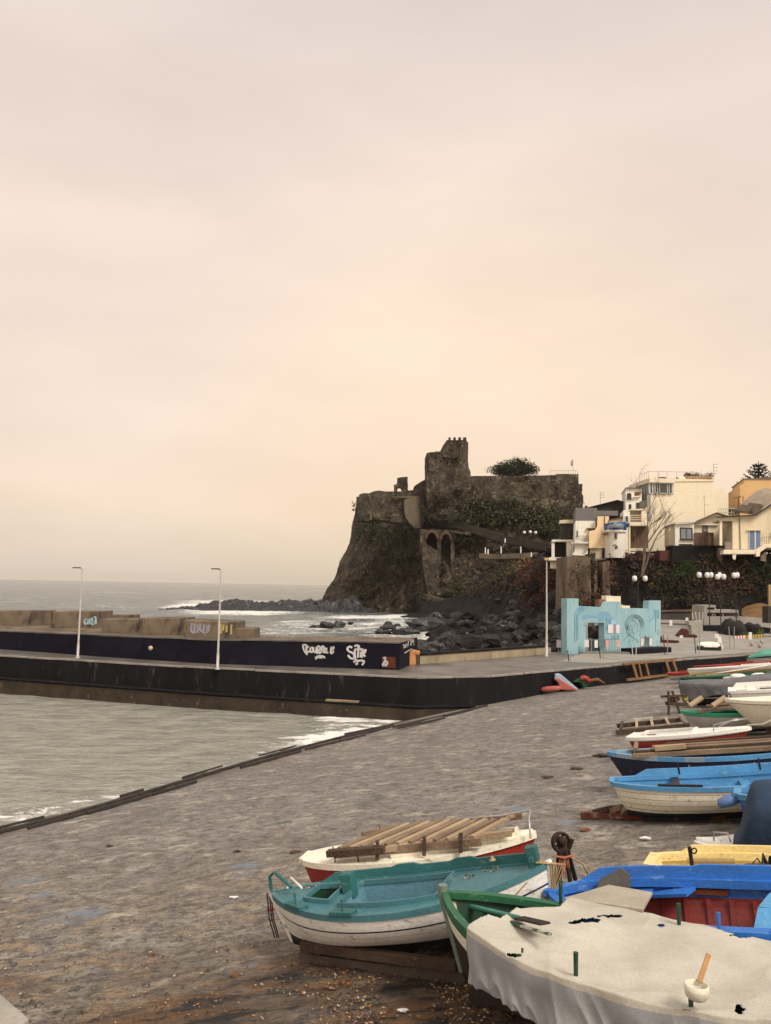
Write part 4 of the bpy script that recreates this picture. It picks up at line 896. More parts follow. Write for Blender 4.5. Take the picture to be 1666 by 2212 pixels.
for k in range(5):
    q = C0.lerp(C1, k / 4); MB().bar(V((q.x, q.y - .05, zg0)), V((q.x, q.y - .05, zg1)), .14, .14, up=(1, 0, 0)).build('mullion', wframe, h)
for (x0, x1, mm) in (((X1(1390, 0)[0]), X1(1440, 0)[0], glass), (X1(1470, 0)[0], X1(1525, 0)[0], glass), (X1(1542, 0)[0], 132, glass), (145, 203, glass)):
    window(h, Z2, x0, 492, x1, 650, Y - .2, mm, 0, fw=.12, sill=False)
for (x0, x1) in ((X1(1440, 0)[0], X1(1470, 0)[0]), (203, 222), (X1(1378, 0)[0], X1(1392, 0)[0])): mass(h, Z2, [(x0, 655), (x0, 490), (x1, 490), (x1, 655)], Y - .1, .8, wframe, 'pier')
q = [V((C0.x, C0.y, zt)), V((C1.x, C1.y, zt)), V((aty(Z2(400, 430), Y).x, Y, zt))]; railing(h, q, 1.25, 1.3, MATS['thin_grey_metal'], 1, r=.035)
for (pts) in ([(215, 470), (215, 425), (820, 440), (820, 462)],): mass(h, Z2, pts, Y - .15, .5, cream, 'coping')
mass(h, Z2, [(-30, 430), (0, 405), (90, 400), (130, 418), (130, 432)], Y + 3, 2, dgrey, 'awning'); mass(h, Z2, [(250, 432), (270, 400), (295, 425), (295, 436)], Y + 2, 1, dgrey, 'roof_clutter'); mass(h, Z2, [(300, 432), (300, 400), (400, 402), (400, 434)], Y + 2, 2, white_r, 'planter')
pt = aty(Z2(590, 432), Y + 2.5)
t = thing('roof_hedge', 'row of dark potted shrubs on the roof terrace of the large cream building', 'plants', pt)
mb = MB(); tpz = [terra for terra in [pm('terracotta_pot', (.36, .22, .12), None, 1)]]
for k in range(9): mb.lathe([(.32, 0), (.42, .55), (.38, .58)], aty(Z2(425 + k * 42, 438), Y + 2.2), 9)
mb.build('pots', tpz, t, kind='stuff')
mb = MB(); rr = random.Random(8)
for k in range(26): leaves(mb, aty(Z2(rr.uniform(410, 780), rr.uniform(365, 420)), Y + 2.5), (.8, .6, .65), 60, .13, (0, 1))
mb.build('foliage', [scrub[0], red[2]], t)
antenna(aty(Z2(817, 440), Y + 1), 2.75, 'roof antenna on the right corner of the large cream building', 3)
antenna(aty(Z2(680, 985), 127), 3.3, 'thin mast rising from the low gabled house roof', 1)
# 8 --- low gabled cream house in front
Y = 126
h = house('gabled_cream_house', 'low cream house with a shallow gable and a wide curtained window at the cliff edge', Z2, Y, (560, 1415))
mass(h, Z2, [(155, 1415), (155, 1130), (250, 1095), (250, 1415)], Y + 2, 6, cream, 'wing'); mass(h, Z2, [(245, 1417), (245, 1100), (525, 1085), (525, 1417)], Y, 7, white_r, 'bay')
mass(h, Z2, [(528, 1417), (528, 1085), (850, 945), (1000, 1000), (1095, 1030), (1095, 1420)], Y + 1.6, 8, cream)
P0 = outl(Z2, [(245, 1092), (528, 1080)], Y - .5); P1 = outl(Z2, [(640, 1008), (520, 1062)], Y + 5); MB().prism([P0[0], P0[1], aty(Z2(655, 1000), Y + 6), aty(Z2(400, 1040), Y + 6)], (0, 0, .18)).build('roof', pm('pale_roof_sheet', (.55, .5, .42), None, .8), h)
P = outl(Z2, [(505, 1088), (850, 935), (1010, 985)], Y + 1); mb = MB(); mb.bar(P[0], P[1], 1.0, .14); mb.bar(P[1], P[2], 1.0, .14); mb.build('gable_roof', tile, h)
mass(h, Z2, [(150, 1125), (152, 1112), (250, 1082), (252, 1098)], Y + 1.6, 6, tile, 'wing_roof')
window(h, Z2, 316, 1150, 502, 1330, Y, bglass, 1, fw=.12, frame=dgrey); window(h, Z2, 302, 1392, 500, 1417, Y, bglass, 1, sill=False, frame=dgrey)
window(h, Z2, 648, 1113, 724, 1218, Y + 1.6, bglass, 0, frame=brown_st); window(h, Z2, 1052, 1118, 1092, 1222, Y + 1.6, bglass, 0, frame=brown_st)
mass(h, Z2, [(535, 1115), (535, 1105), (890, 1105), (890, 1115)], Y + 1.2, .5, white_r, 'string_course')
mass(h, Z2, [(528, 1415), (530, 1225), (815, 1225), (815, 1410), (835, 1410), (840, 1415)], Y - .2, 1.6, brown_st, 'stained_block')
# 9 --- old stained house at the right with blue shutters
Y = 121
h = house('stained_cream_house', 'old stained cream house with tall blue shutters over a thick balcony slab', Z2, Y, (1300, 1500))
mass(h, Z2, [(1095, 1475), (1095, 985), (1430, 965), (1520, 905), (1680, 800), (1900, 660), (2300, 660), (2300, 1475)], Y, 10, stain)
mass(h, Z2, [(875, 1050), (875, 1002), (1095, 990), (1095, 1050)], Y - .2, 5, stain, 'porch_roof'); mass(h, Z2, [(905, 1415), (905, 1050), (942, 1050), (942, 1415)], Y - .1, .7, cream, 'column')
P = outl(Z2, [(870, 996), (1430, 968)], Y - .35); P2 = outl(Z2, [(1430, 968), (1520, 905), (1680, 798), (1900, 655)], Y - .35); mb = MB()
for a, b in zip([P[0]] + P2, P2): mb.bar(a, b, .8, .12)
mb.build('roof_edge', iron, h)
sh = pm('blue_shutter', (.13, .19, .33), (.10, .15, .28), .8, .6, .3, 12)
for x0, x1 in ((1345, 1422), (1440, 1508)): mass(h, Z2, [(x0, 1470), (x0, 1200), (x1, 1200), (x1, 1470)], Y - .06, .1, sh, 'shutter')
mass(h, Z2, [(1420, 1475), (1420, 1195), (1442, 1195), (1442, 1475)], Y - .12, .16, wframe, 'door_frame'); mass(h, Z2, [(1335, 1475), (1335, 1190), (1347, 1190), (1347, 1475)], Y - .1, .14, wframe, 'door_frame'); mass(h, Z2, [(1310, 1195), (1312, 1184), (1520, 1184), (1520, 1195)], Y - .3, .4, stain, 'lintel')
mass(h, Z2, [(980, 1475), (985, 1360), (1092, 1360), (1095, 1475)], Y - .05, .2, pm('old_plank_door', (.24, .2, .16), (.17, .14, .11), 1, stretch=(3, 1, .3)), 'plank_door')
mass(h, Z2, [(955, 1545), (965, 1480), (1440, 1480), (1440, 1545)], Y - 2, 4, cream, 'balcony_slab', bev=.06)
mass(h, Z2, [(1440, 1580), (1440, 1490), (1560, 1400), (1680, 1395), (2300, 1395), (2300, 1450), (1600, 1450), (1505, 1520), (1500, 1580)], Y - 2.1, 3, cream, 'stair_slab', bev=.06)
mass(h, Z2, [(1510, 1640), (1515, 1570), (1560, 1520), (1600, 1500), (1590, 1660)], Y - 1.5, 2, pillar_c, 'pier'); mass(h, Z2, [(885, 1600), (900, 1450), (965, 1450), (935, 1700)], Y + 1, 2, pillar_c, 'pier')
MB().tube([aty(Z2(1200, 1010), Y - .1), aty(Z2(1212, 1475), Y - .1)], .06, 6).build('drain_pipe', grey_r, h)
q = outl(Z2, [(1530, 1410), (1700, 1392), (2200, 1392)], Y - 2); railing(h, q, 1.1, .3, iron, 1)
mass(h, Z2, [(1095, 1600), (1100, 1545), (1150, 1545), (1140, 1620), (1120, 1630)], Y - 1.9, .3, cream, 'hanging_fixture')
# roofs of rough tiles behind it
mb = MB(); 
for pts, yy in (([(1250, 940), (1260, 905), (1345, 865), (1400, 830), (1400, 950)], Y + 4), ([(1400, 960), (1405, 900), (1520, 800), (1560, 830), (1500, 910)], Y + 3)): mb.prism(outl(Z2, pts, yy), (0, 4, .6))
t = house('tiled_roof', 'broken slopes of old roof tiles between the stained house and the orange house', Z2, Y + 4, (1380, 900), 'roof'); mb.build('tiles', tile, t)
mb = MB(); mb.prism(outl(Z2, [(1405, 880), (1420, 840), (1600, 700), (1680, 640), (1800, 600), (1800, 700), (1660, 790), (1520, 890)], Y + 7), (0, 5, 1)); mb.build('pale_slope', pm('pale_old_roof', (.36, .30, .23), (.25, .2, .15), .6), t)
# 10 --- orange house
Y = 140
h = house('orange_house', 'tall plain orange house with a stepped top at the right edge', Z2, Y, (1450, 1000))
mass(h, Z2, [(1205, 1100), (1207, 520), (1240, 510), (1272, 490), (1272, 425), (2100, 425), (2100, 1100)], Y, 12, orange_r); mass(h, Z2, [(1262, 430), (1262, 420), (2100, 420), (2100, 430)], Y - .2, 12.4, grey_r, 'coping')
window(h, Z2, 1248, 675, 1262, 815, Y, darkin, 0, orange_r, fw=.04, sill=False); mass(h, Z2, [(1490, 420), (1500, 405), (1900, 400), (1900, 420)], Y + 3, 3, tile, 'roof')
# Norfolk pine behind it: whorls of upswept branches
bp = aty(Z2(1480, 470), 150); t = thing('norfolk_pine', 'dark Norfolk Island pine with tiers of upswept branches behind the orange house', 'tree', bp - V((0, 0, 14)))
top = aty(Z2(1478, 165), 150); MB().tube([bp - V((0, 0, 14)), bp, top], [.4, .25, .05], 7).build('trunk', MATS['bark'], t)
mb = MB(); rr = random.Random(4)
for k in range(11):
    z = bp.z - 3 + (top.z - bp.z + 2.6) * k / 11; ln = 3.5 * (1 - (k / 11.5) ** 1.6) + .35
    for j in range(6):
        a = 2 * math.pi * j / 6 + k * .5 + rr.uniform(-.2, .2); d = V((math.cos(a), math.sin(a), 0)); l2 = ln * rr.uniform(.75, 1.1)
        for i in range(9):
            s_ = (i + 1) / 9; p = V((bp.x + .0, bp.y, z)) + d * l2 * s_ + V((0, 0, l2 * (.45 * s_ ** 2 - .12 * s_)))
            leaves(mb, p, (.28, .28, .16), 7, .16, (0, 0, 1))
mb.build('crown', [red[2], scrub[0]], t)
# slender lamp or palm in the gap, and its far hedge
lp = aty(Z2(1185, 940), 140); t = thing('tall_street_lamp', 'thin dark two headed street lamp in the gap before the orange house', 'street lamp', lp)
zz = aty(Z2(1185, 700), 140).z - lp.z; MB().tube([lp, lp + V((0, 0, zz))], [.1, .06], 6).build('pole', dgrey, t); MB().bar(lp + V((-.9, 0, zz - .25)), lp + V((.4, 0, zz + .15)), .3, .12).build('lamp_head', dgrey, t)
mb = MB()
for k in range(14): leaves(mb, aty(Z2(1050 + k * 11, 905 + (k % 3) * 6), 142), (.7, .6, .5), 40, .14, (0, 1))
mb.build('hedge', [red[2], scrub[1]], label='low dark hedge in the gap between the cream building and the orange house', cat='hedge')
mb = MB(); q = outl(Z2, [(1036, 985), (1205, 975)], 133)
t = thing('terrace_railing', 'white terrace railing in the gap between the cream building and the orange house', 'railing', q[0]); railing(t, q, 1.3, .45, wframe, 2, 'bars', .05)
q = outl(Z2, [(890, 985), (1030, 985)], 130); t = thing('terrace_railing', 'thin pale railing on the flat roof above the gabled house', 'railing', q[0]); railing(t, q, 1.2, .35, MATS['thin_grey_metal'], 2, 'bars', .035)
# old retaining piers below the houses
def pier(pts, Y, dep, lab, m=None): 
    t = thing('retaining_pier', lab, 'retaining wall', aty(pts[0], Y), 'retaining piers under the houses')
    MB().prism([aty(p, Y) for p in pts], (0, dep, 0)).build('pier', m or pillar_c, t)
pier([(1224, 1345), (1226, 1202), (1242, 1202), (1243, 1345)], 122.5, 8, 'pale left corner pier of the tall retaining wall behind the pale blue wall')
pier([(1243, 1345), (1242, 1205), (1276, 1205), (1278, 1345)], 123.2, 8, 'broad stained retaining wall below the grey and white house')
pier([(1284, 1330), (1284, 1212), (1290, 1212), (1292, 1330)], 123, 3, 'thin grey pier to the right of the broad stained retaining wall')
pier([(1303, 1330), (1302, 1214), (1318, 1212), (1318, 1330)], 123.4, 5, 'grey retaining pier under the white curved house')
# dark masonry wall at the cliff top below the gabled house
t = thing('dark_terrace_wall', 'black lava stone terrace wall below the low gabled house', 'wall', aty((1500, 1230), 124.5))
mb = MB(); P = [aty(Z2(*p), 124.6) for p in ((195, 1660), (200, 1425), (520, 1420), (880, 1425), (900, 1520), (960, 1560), (950, 1700), (600, 1720))]; mb.prism(P, (0, 3, 0)); mb.build('wall', M['lava'], t)
t = thing('red_brown_wall', 'red brown stained wall left of the black terrace wall', 'wall', aty((1440, 1220), 125)); MB().prism([aty(Z2(*p), 125.2) for p in ((20, 1640), (25, 1490), (190, 1490), (190, 1640))], (0, 3, 0)).build('wall', pm('red_brown_wall', (.10, .035, .022), (.06, .025, .018), .7, .9, .4, 4), t)
# bare tree leaning against the cream building
tb = aty(Z1(1265, 1900), 123); t = thing('bare_tree', 'leafless leaning tree with many thin branches in front of the cream building', 'tree', tb)
mb = MB(); bk = pm('pale_bark', (.16, .12, .085), (.09, .065, .05), 1.5, .9, .4); rr = random.Random(12); ntw = [0]
def limb(p, d, l, r, dep):
    pts = [p]; q = V(p); dd = V(d)
    for i in range(5):
        dd = (dd + V((rr.gauss(0, .09), rr.gauss(0, .08), rr.gauss(.03, .07)))).normalized(); q = q + dd * l / 5; pts.append(V(q))
    mb.tube(pts, [r * (1 - .13 * i) for i in range(6)], 5, cap=False)
    if dep > 0:
        for j in range(4 if dep > 1 else 5):
            s_ = rr.choice(pts[2:]); nd = (dd + V((rr.gauss(.25, .45), rr.gauss(0, .35), rr.gauss(.1, .3)))).normalized(); limb(s_, nd, l * rr.uniform(.45, .7), r * .45, dep - 1)
for (a, lt) in (((1320, 1420), (1560, 690)), ((1330, 1400), (1640, 790)), ((1400, 1480), (1600, 1000)), ((1300, 1460), (1500, 900))):
    p0 = aty(Z1(*a), 122.8); p1 = aty(Z1(*lt), 122); mb.tube([tb, tb.lerp(p0, .6) + V((.1, 0, 0)), p0], [.2, .16, .13], 6, cap=False); limb(p0, (p1 - p0).normalized(), (p1 - p0).length * .85, .12, 3)
mb.build('branches', bk, t)

mb = MB(); rr = random.Random(31)
for (cx, cy, sx, sy, n, mis) in ((1262, 1300, 45, 30, 80, (0, 1, 1)), (1255, 1240, 30, 40, 22, (1, 2)), (1300, 1300, 30, 35, 60, (1, 2, 0)), (1320, 1240, 12, 40, 30, (0, 1)), (1282, 1225, 8, 30, 20, (2, 1))):
    for _ in range(n):
        p_ = (rr.gauss(cx, sx * .5), rr.gauss(cy, sy * .5)); s_ = rr.uniform(.3, .7); leaves(mb, aty(p_, 121.9), (s_, .4, s_ * 1.2), 12, .18, mis)
mb.build('creeper', red, kind='stuff', label='dry brown creeper hanging on the old retaining piers', cat='creeper')
# ================================================================== PLAZA, BLUE WALL, THINGS ON THE QUAY
def plaza_z(x, y):
    s_ = -seg_side(QUAYL, x, y); return 2.31 + .034 * max(0, s_ - 5)
def atplaza(p, dz=0):
    d = ray(*p); d = d / d.y; y = 55.0
    while y < 130:
        q = V((0, 0, HC)) + d * y
        if q.z < plaza_z(q.x, q.y) + dz: break
        y += .1
    return V((0, 0, HC)) + d * y
mb = MB(); NA, ND = 110, 120
for j in range(ND + 1):
    r = 60 + 75 * j / ND
    for i in range(NA + 1):
        a = R(9 + 38 * i / NA); x, y = r * math.sin(a), r * math.cos(a); mb.v.append(V((x, y, plaza_z(x, y))))
for j in range(ND):
    for i in range(NA):
        b_ = j * (NA + 1) + i; q = mb.v[b_]
        if seg_side(PLL, q.x, q.y) < -.4 or seg_side(QUAYL, q.x, q.y) > -1.5 or -seg_side(CLIFF, q.x, q.y) > 2.5: continue
        mb.f.append((b_, b_ + 1, b_ + NA + 2, b_ + NA + 1)); mb.mi.append(0); mb.sm.append(True)
mb.build('plaza', pm('plaza_paving', (.30, .275, .245), (.22, .20, .18), .35, .8, .2, 10, (.15, .135, .12), c3fac=(.6, .75)), kind='structure')
# --- pale blue painted ruin wall with its mural
WA, WB = (14.8, 65.5), (25.5, 75); wp = vplane(WA, WB)
bw = thing('blue_wall', 'pale blue painted ruined wall with a doorway and a mural standing on the quay', 'wall', wp(Z3(880, 1080)))
blue = pm('pale_blue_paint', (.30, .46, .48), (.21, .37, .43), .5, .8, .3, 8, (.17, .24, .25), c3fac=(.56, .74), c3scale=2.2, stretch=(1, 1, .4))
n2 = V((WB[1] - WA[1], -(WB[0] - WA[0]), 0)).normalized()
pts = [(190, 1125), (188, 300), (362, 298), (362, 408), (765, 425), (790, 365), (830, 340), (978, 345), (982, 440), (1395, 445), (1400, 332), (1578, 328), (1576, 800), (1562, 1060), (1425, 1070), (1422, 890), (1405, 862), (1372, 870), (1350, 845), (1322, 890), (1316, 940), (1290, 965), (1290, 1085), (745, 1112), (742, 655), (492, 655), (490, 1118)]
MB().prism([wp(Z3(*p)) for p in pts], -n2 * .55).build('wall', blue, bw)
MB().prism([wp(Z3(*p), -.6) for p in ((772, 430), (775, 255), (795, 255), (800, 300), (812, 255), (835, 255), (838, 310), (850, 260), (872, 260), (878, 310), (890, 262), (985, 265), (988, 440))], -n2 * .5).build('cream_top', cream, bw)
MB().prism([wp(Z3(*p), -.7) for p in ((668, 440), (668, 316), (775, 310), (775, 440))], -n2 * .4).build('brick_patch', pm('brick_red_render', (.26, .13, .08), (.2, .1, .07), 1), bw)
MB().prism([wp(Z3(*p), -.62) for p in ((1000, 450), (1005, 385), (1020, 400), (1120, 405), (1125, 450))], -n2 * .4).build('cream_top', cream, bw)
rev = pm('pale_reveal', (.45, .42, .36), None, 1); mb = MB()
P = [wp(Z3(*p), .012) for p in ((462, 640), (485, 640), (492, 1118), (478, 1118), (476, 700), (455, 690))]; mb.prism(P, n2 * .05); mb.build('door_reveal', rev, bw)
mdk = pm('mural_dark_blue', (.065, .20, .34), (.09, .245, .38), .9, .8, .1, 8); mgr = pm('mural_grey_teal', (.115, .21, .235), (.15, .25, .27), 1.2, .8, .1, 8)
def mural(sts, wd, m, nm='mural', off=.012):
    g = MB()
    for st in sts: stroke(g, [Z3(*p) for p in st], wd, wp, off, 4)
    g.build(nm, m, bw)
mural([[(305, 940), (305, 520), (405, 420)], [(330, 920), (330, 530), (440, 420)], [(352, 900), (353, 545), (485, 415)]], .085, mdk, 'mural_stripes')
mural([[(1474, 460), (1474, 560), (1400, 640)], [(1500, 465), (1500, 800)], [(1522, 465), (1522, 590)], [(1543, 465), (1543, 600)], [(1535, 760), (1538, 850)]], .085, mdk, 'mural_stripes')
mural([[(765, 600), (765, 760)], [(783, 600), (783, 770)], [(805, 600), (805, 690)], [(825, 600), (825, 680)]] + [[(x, 840), (x, 905)] for x in (850, 872, 893, 913, 934, 952)], .075, mdk, 'mural_stripes')
P = [wp(Z3(*p), .004) for p in ((405, 590), (420, 560), (470, 540), (620, 545), (640, 510), (680, 490), (800, 490), (870, 580), (870, 605), (740, 605), (740, 635), (660, 632), (650, 590), (520, 575), (440, 620))]
MB().prism(P, n2 * .006).build('mural_cloud', pm('mural_mid_blue', (.16, .33, .45), (.19, .36, .45), .8), bw)
mural([arc(1185, 680, 138, 140, -30, 225, 14), arc(1185, 685, 118, 122, -25, 215, 14), arc(1190, 690, 96, 100, -10, 200, 12)], .10, mgr, 'mural_ring', .014)
mural([[(1070, 760), (1080, 820), (1110, 830)], [(1060, 640), (1100, 600), (1150, 570), (1210, 575), (1262, 640), (1275, 720), (1262, 790)], [(1105, 640), (1085, 720), (1110, 760), (1100, 800), (1130, 850)], [(1150, 620), (1200, 640), (1240, 700), (1225, 800)], [(1195, 790), (1180, 840)], [(1025, 930), (1070, 860), (1130, 850), (1200, 900)], [(1100, 950), (1130, 900)], [(1160, 930), (1180, 880)], [(1280, 780), (1265, 850)], [(1210, 890), (1240, 950)], [(1130, 700), (1160, 690)], [(1185, 690), (1210, 700)], [(1160, 720), (1150, 760), (1170, 765)], [(1140, 800), (1175, 800)]], .06, mgr, 'mural_face', .02)
paper = pm('white_paper', (.68, .66, .65), (.6, .58, .6), 3, .8, 0); ppaper = pm('reddish_paper', (.55, .2, .18), (.6, .42, .4), 6, .8, 0)
for (x0, y0, x1, y1, m_, lab) in ((795, 682, 872, 812, paper, 'larger white notice pasted on the blue wall'), (916, 685, 966, 812, paper, 'narrow white notice at the right on the blue wall'), (874, 690, 914, 808, pm('grey_lilac_paper', (.3, .28, .34), None, 3, .8, 0), 'grey lilac notice between two white notices'), (840, 620, 918, 682, pm('sky_blue_paper', (.33, .52, .66), None, 3, .8, 0), 'pale sky blue sheet above the notices')):
    P = [wp(Z3(*p), .03) for p in ((x0, y0), (x1, y0), (x1, y1), (x0, y1))]; MB().prism(P, n2 * .015).build('notice', m_, label=lab + ' beside the doorway', cat='notice', group='notices on the blue wall')
# dark plinth in front of the wall's right half
pq = lambda p: atz(Z3(*p), 2.34)
a, c = pq((1105, 1118)), pq((1665, 1085)); MB().bar(a + V((0, .4, .18)), c + V((0, .4, .18)), 1.3, .42).build('plinth', M['quay_wall'], label='black low stone plinth in front of the right half of the blue wall', cat='plinth', bevel=.03)
a, c = pq((350, 1118)), pq((1100, 1112)); MB().bar(a + V((.2, .0, .06)), c + V((.0, .0, .06)), .5, .14).build('step', pm('grey_green_concrete', (.17, .18, .15), None, 1), label='low grey concrete step along the foot of the blue wall', cat='step')
# barrier panels with sheets of paper tied on
def barrier(p0, p1, hgt, lab, m, nb=8, sheets=()):
    t = thing('barrier_panel', lab, 'barrier', (p0 + p1) / 2, 'metal barrier panels on the quay'); mb = MB(); u = V((0, 0, 1))
    mb.bar(p0 + u * hgt, p1 + u * hgt, .05, .05); mb.bar(p0 + u * .15, p1 + u * .15, .05, .05)
    for k in range(nb + 1): q = p0.lerp(p1, k / nb); mb.bar(q, q + u * hgt, .05 if k in (0, nb) else .025, .05 if k in (0, nb) else .025, up=(1, 0, 0))
    mb.build('frame', m, t)
    d = (p1 - p0).normalized(); nn = V((d.y, -d.x, 0))
    for s_, mm in sheets:
        q = p0.lerp(p1, s_); MB().box(q + u * (hgt - .36) + nn * .05, (.36, .02, .6), Matrix((d, V((-d.y, d.x, 0)), u)).transposed()).build('sheet', mm, t)
gal = pm('dull_galvanised', (.30, .30, .29), (.22, .22, .21), 2, .5, 0); bluem = pm('blue_green_metal', (.09, .2, .22), None, 2, .5, 0)
pz = lambda x, y: atz(Z3(x, y), 2.33)
barrier(pz(60, 1105), pz(245, 1112), 1.1, 'barrier panel with white sheets at the left corner of the blue wall', gal, 6, ((.05, paper), (.98, paper)))
barrier(pz(470, 1118), pz(555, 1120), 1.2, 'short barrier panel with a pink sheet at the left of the doorway', gal, 4, ((.1, paper),))
barrier(pz(560, 1118), pz(745, 1112), 1.15, 'blue green barred barrier panel across the doorway of the blue wall', bluem, 9, ((.3, paper),))
barrier(pz(755, 1110), pz(960, 1105), 1.15, 'blue green barrier panel with a red and a pink sheet right of the doorway', bluem, 9, ((.12, ppaper), (.88, ppaper)))
barrier(pz(1280, 1075), pz(1440, 1068), 1.1, 'barrier panel with two lilac white sheets across the broken gap in the blue wall', gal, 5, ((.1, paper), (.9, paper)))
def post_pair(p, h, lab, gap=.28, m=None, lean=.08):
    t = thing('bollard_post', lab, 'post', p, 'thin posts along the quay')
    for k, sx in ((0, -1), (1, 1)): MB().tube([p + V((sx * gap / 2, 0, 0)), p + V((sx * (gap / 2 + lean), .05, h))], .035, 6).build('post', m or (gal if k else iron), t)
post_pair(pz(228, 1225), .75, 'short pair of posts at the quay edge left of the blue wall', .1)
post_pair(pz(705, 1180), .85, 'pair of thin posts at the quay edge before the doorway', .22)
post_pair(pz(1188, 1178), 1.15, 'pair of white thin posts at the quay edge before the mural', .22, wframe)
P4 = lambda x, y, dz=0: atplaza(Z4(x, y), dz)
post_pair(P4(575, 1345), 1.6, 'bent pair of thin posts in the middle of the plaza', .3)
post_pair(P4(1090, 1300), 2.1, 'tallest pair of posts next to the striped barrier', .35, gal); post_pair(P4(110, 1370), 1.6, 'pair of posts at the right end of the black plinth', .2)
# --- concrete terrace with frame, low white walls
Y = 101; YT = Y
t = thing('concrete_terrace', 'grey concrete terrace with an open frame and pale parapets behind the plaza', 'building', P4(800, 960))
T4 = lambda pts, yy, dep, nm, m, **k: MB().prism([aty(Z4(*p), yy) for p in pts], (0, dep, 0)).build(nm, m, t, **k)
pc = pm('pale_concrete', (.36, .335, .29), (.28, .26, .22), .6, .9, .3, 6, (.18, .16, .13), c3fac=(.6, .75))
T4([(672, 960), (676, 640), (720, 640), (720, 960)], Y, 4, 'pillar', pc); T4([(676, 668), (678, 634), (850, 634), (850, 668)], Y + 1, 3, 'frame_beam', pc); T4([(826, 730), (828, 660), (850, 660), (850, 730)], Y + 1, 1, 'frame_post', pc)
T4([(712, 745), (712, 704), (1182, 706), (1182, 745)], Y + .2, 3, 'slab', pc); T4([(716, 945), (716, 800), (968, 800), (968, 940)], Y + .1, 1, 'parapet', pc); T4([(970, 940), (972, 800), (1190, 798), (1420, 815), (1640, 830), (1720, 850), (1720, 975), (1250, 950)], Y + .4, 1, 'parapet', pc)
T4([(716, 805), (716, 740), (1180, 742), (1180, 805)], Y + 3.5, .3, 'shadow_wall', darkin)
for x in (800, 835, 958, 1148, 1182): T4([(x - 5, 802), (x - 5, 740), (x + 5, 740), (x + 5, 802)], Y + .3, .3, 'post', pc)
T4([(672, 1240), (672, 945), (1100, 945), (1660, 970), (1660, 1250), (1100, 1260)], Y - 3, 3, 'dark_front', M['quay_wall'])
t = thing('garden_wall', 'long low dark terrace wall at the foot of the cliff left of the concrete terrace', 'wall', P4(350, 830))
T4([(30, 850), (30, 715), (680, 705), (680, 850)], 108, 2, 'wall', pm('mossy_dark_wall', (.075, .065, .052), (.05, .044, .038), .5, .9, .4, 5)); T4([(30, 735), (30, 712), (680, 700), (680, 722)], 107.8, 1, 'coping', brown_st)
t = thing('rubble_slab', 'broken pale concrete slab tilted beside the terrace pillar', 'concrete slab', P4(560, 1100))
T4([(450, 920), (455, 870), (540, 885), (650, 855), (655, 1000), (640, 1130), (590, 1140), (560, 1060), (490, 1050), (485, 940)], 93, 1.2, 'slab', pc)
for k, (x0, x1) in enumerate(((510, 500), (562, 545), (610, 602), (655, 655))):
    MB().bar(aty(Z4(x0, 855), 97), aty(Z4(x1, 738), 98), .09, .09).build('leaning_pole', pc, label='thin pale pole leaning beside the broken concrete slab on the plaza', cat='pole', group='thin poles by the broken slab')
mb = MB()
def bank(u, v):
    p = aty(Z4(1230 + 460 * u, 800 - 190 * v * math.sin(math.pi * (.15 + .7 * u)) - 20 * v), 104 + 8 * v); return p + V((0, 0, .5 * noise.noise(p * .4)))
mb.grid(bank, 26, 10, smooth=False); mb.build('earth_bank', pm('orange_earth', (.17, .085, .032), (.11, .06, .028), .6, .95, .6, 4, (.09, .07, .03)), kind='structure')
netm = pm('black_net', (.018, .015, .014), (.032, .026, .024), 1.2, .95, .9, 8, dist=.1)
for (x, y, w_, h_, lab) in ((1095, 1060, 330, 215, 'larger black mound of covered fishing gear in front of the concrete terrace'), (1390, 1050, 215, 150, 'smaller rounded black mound to the right of the larger one')):
    q = P4(x, y + 60); q = aty(Z4(x, y), 94); s_ = .14583 * 94 / F
    MB().blob(q, 1, 7, .22, 5, sq=(w_ * s_ * .52, 2, h_ * s_ * 1.0), fr=1.5, smooth=True).build('covered_mound', netm, label=lab, cat='mound')
mb = MB(); rr = random.Random(6)
for k in range(60): leaves(mb, aty(Z4(rr.gauss(1400, 130), rr.gauss(1105, 28)), 91 + rr.random() * 2), (.5, .5, .35), 18, .1, (0, 1, 1))
mb.build('shrub', [pm('lime_leaf', (.16, .22, .03), (.12, .17, .03), .6, .9, 0), pm('green_leaf', (.07, .12, .025), None, .6, .9, 0)], label='bright lime green bush behind the striped barrier tape', cat='bush')
t = thing('striped_barrier', 'red white and yellow striped barrier board on thin legs before the lime bush', 'barrier', P4(1330, 1260))
mb = MB(); A = aty(Z4(1108, 1120), 88); B_ = aty(Z4(1552, 1085), 89.5)
for k in range(22): mb.bar(A.lerp(B_, k / 22), A.lerp(B_, (k + .995) / 22), .05, .38, (0, 1)[k % 2] if k < 8 else (2, 3)[k % 2])
mb.build('board', [pm('barrier_red', (.5, .13, .09), None, 2), paper, pm('barrier_yellow', (.5, .36, .08), None, 2), pm('barrier_dark', (.16, .11, .05), None, 2)], t)
for q, x in ((A, 1120), (B_, 1560)): MB().bar(q, V((q.x + .1, q.y, plaza_z(q.x, q.y))), .06, .06, up=(1, 0, 0)).build('leg', gal, t)
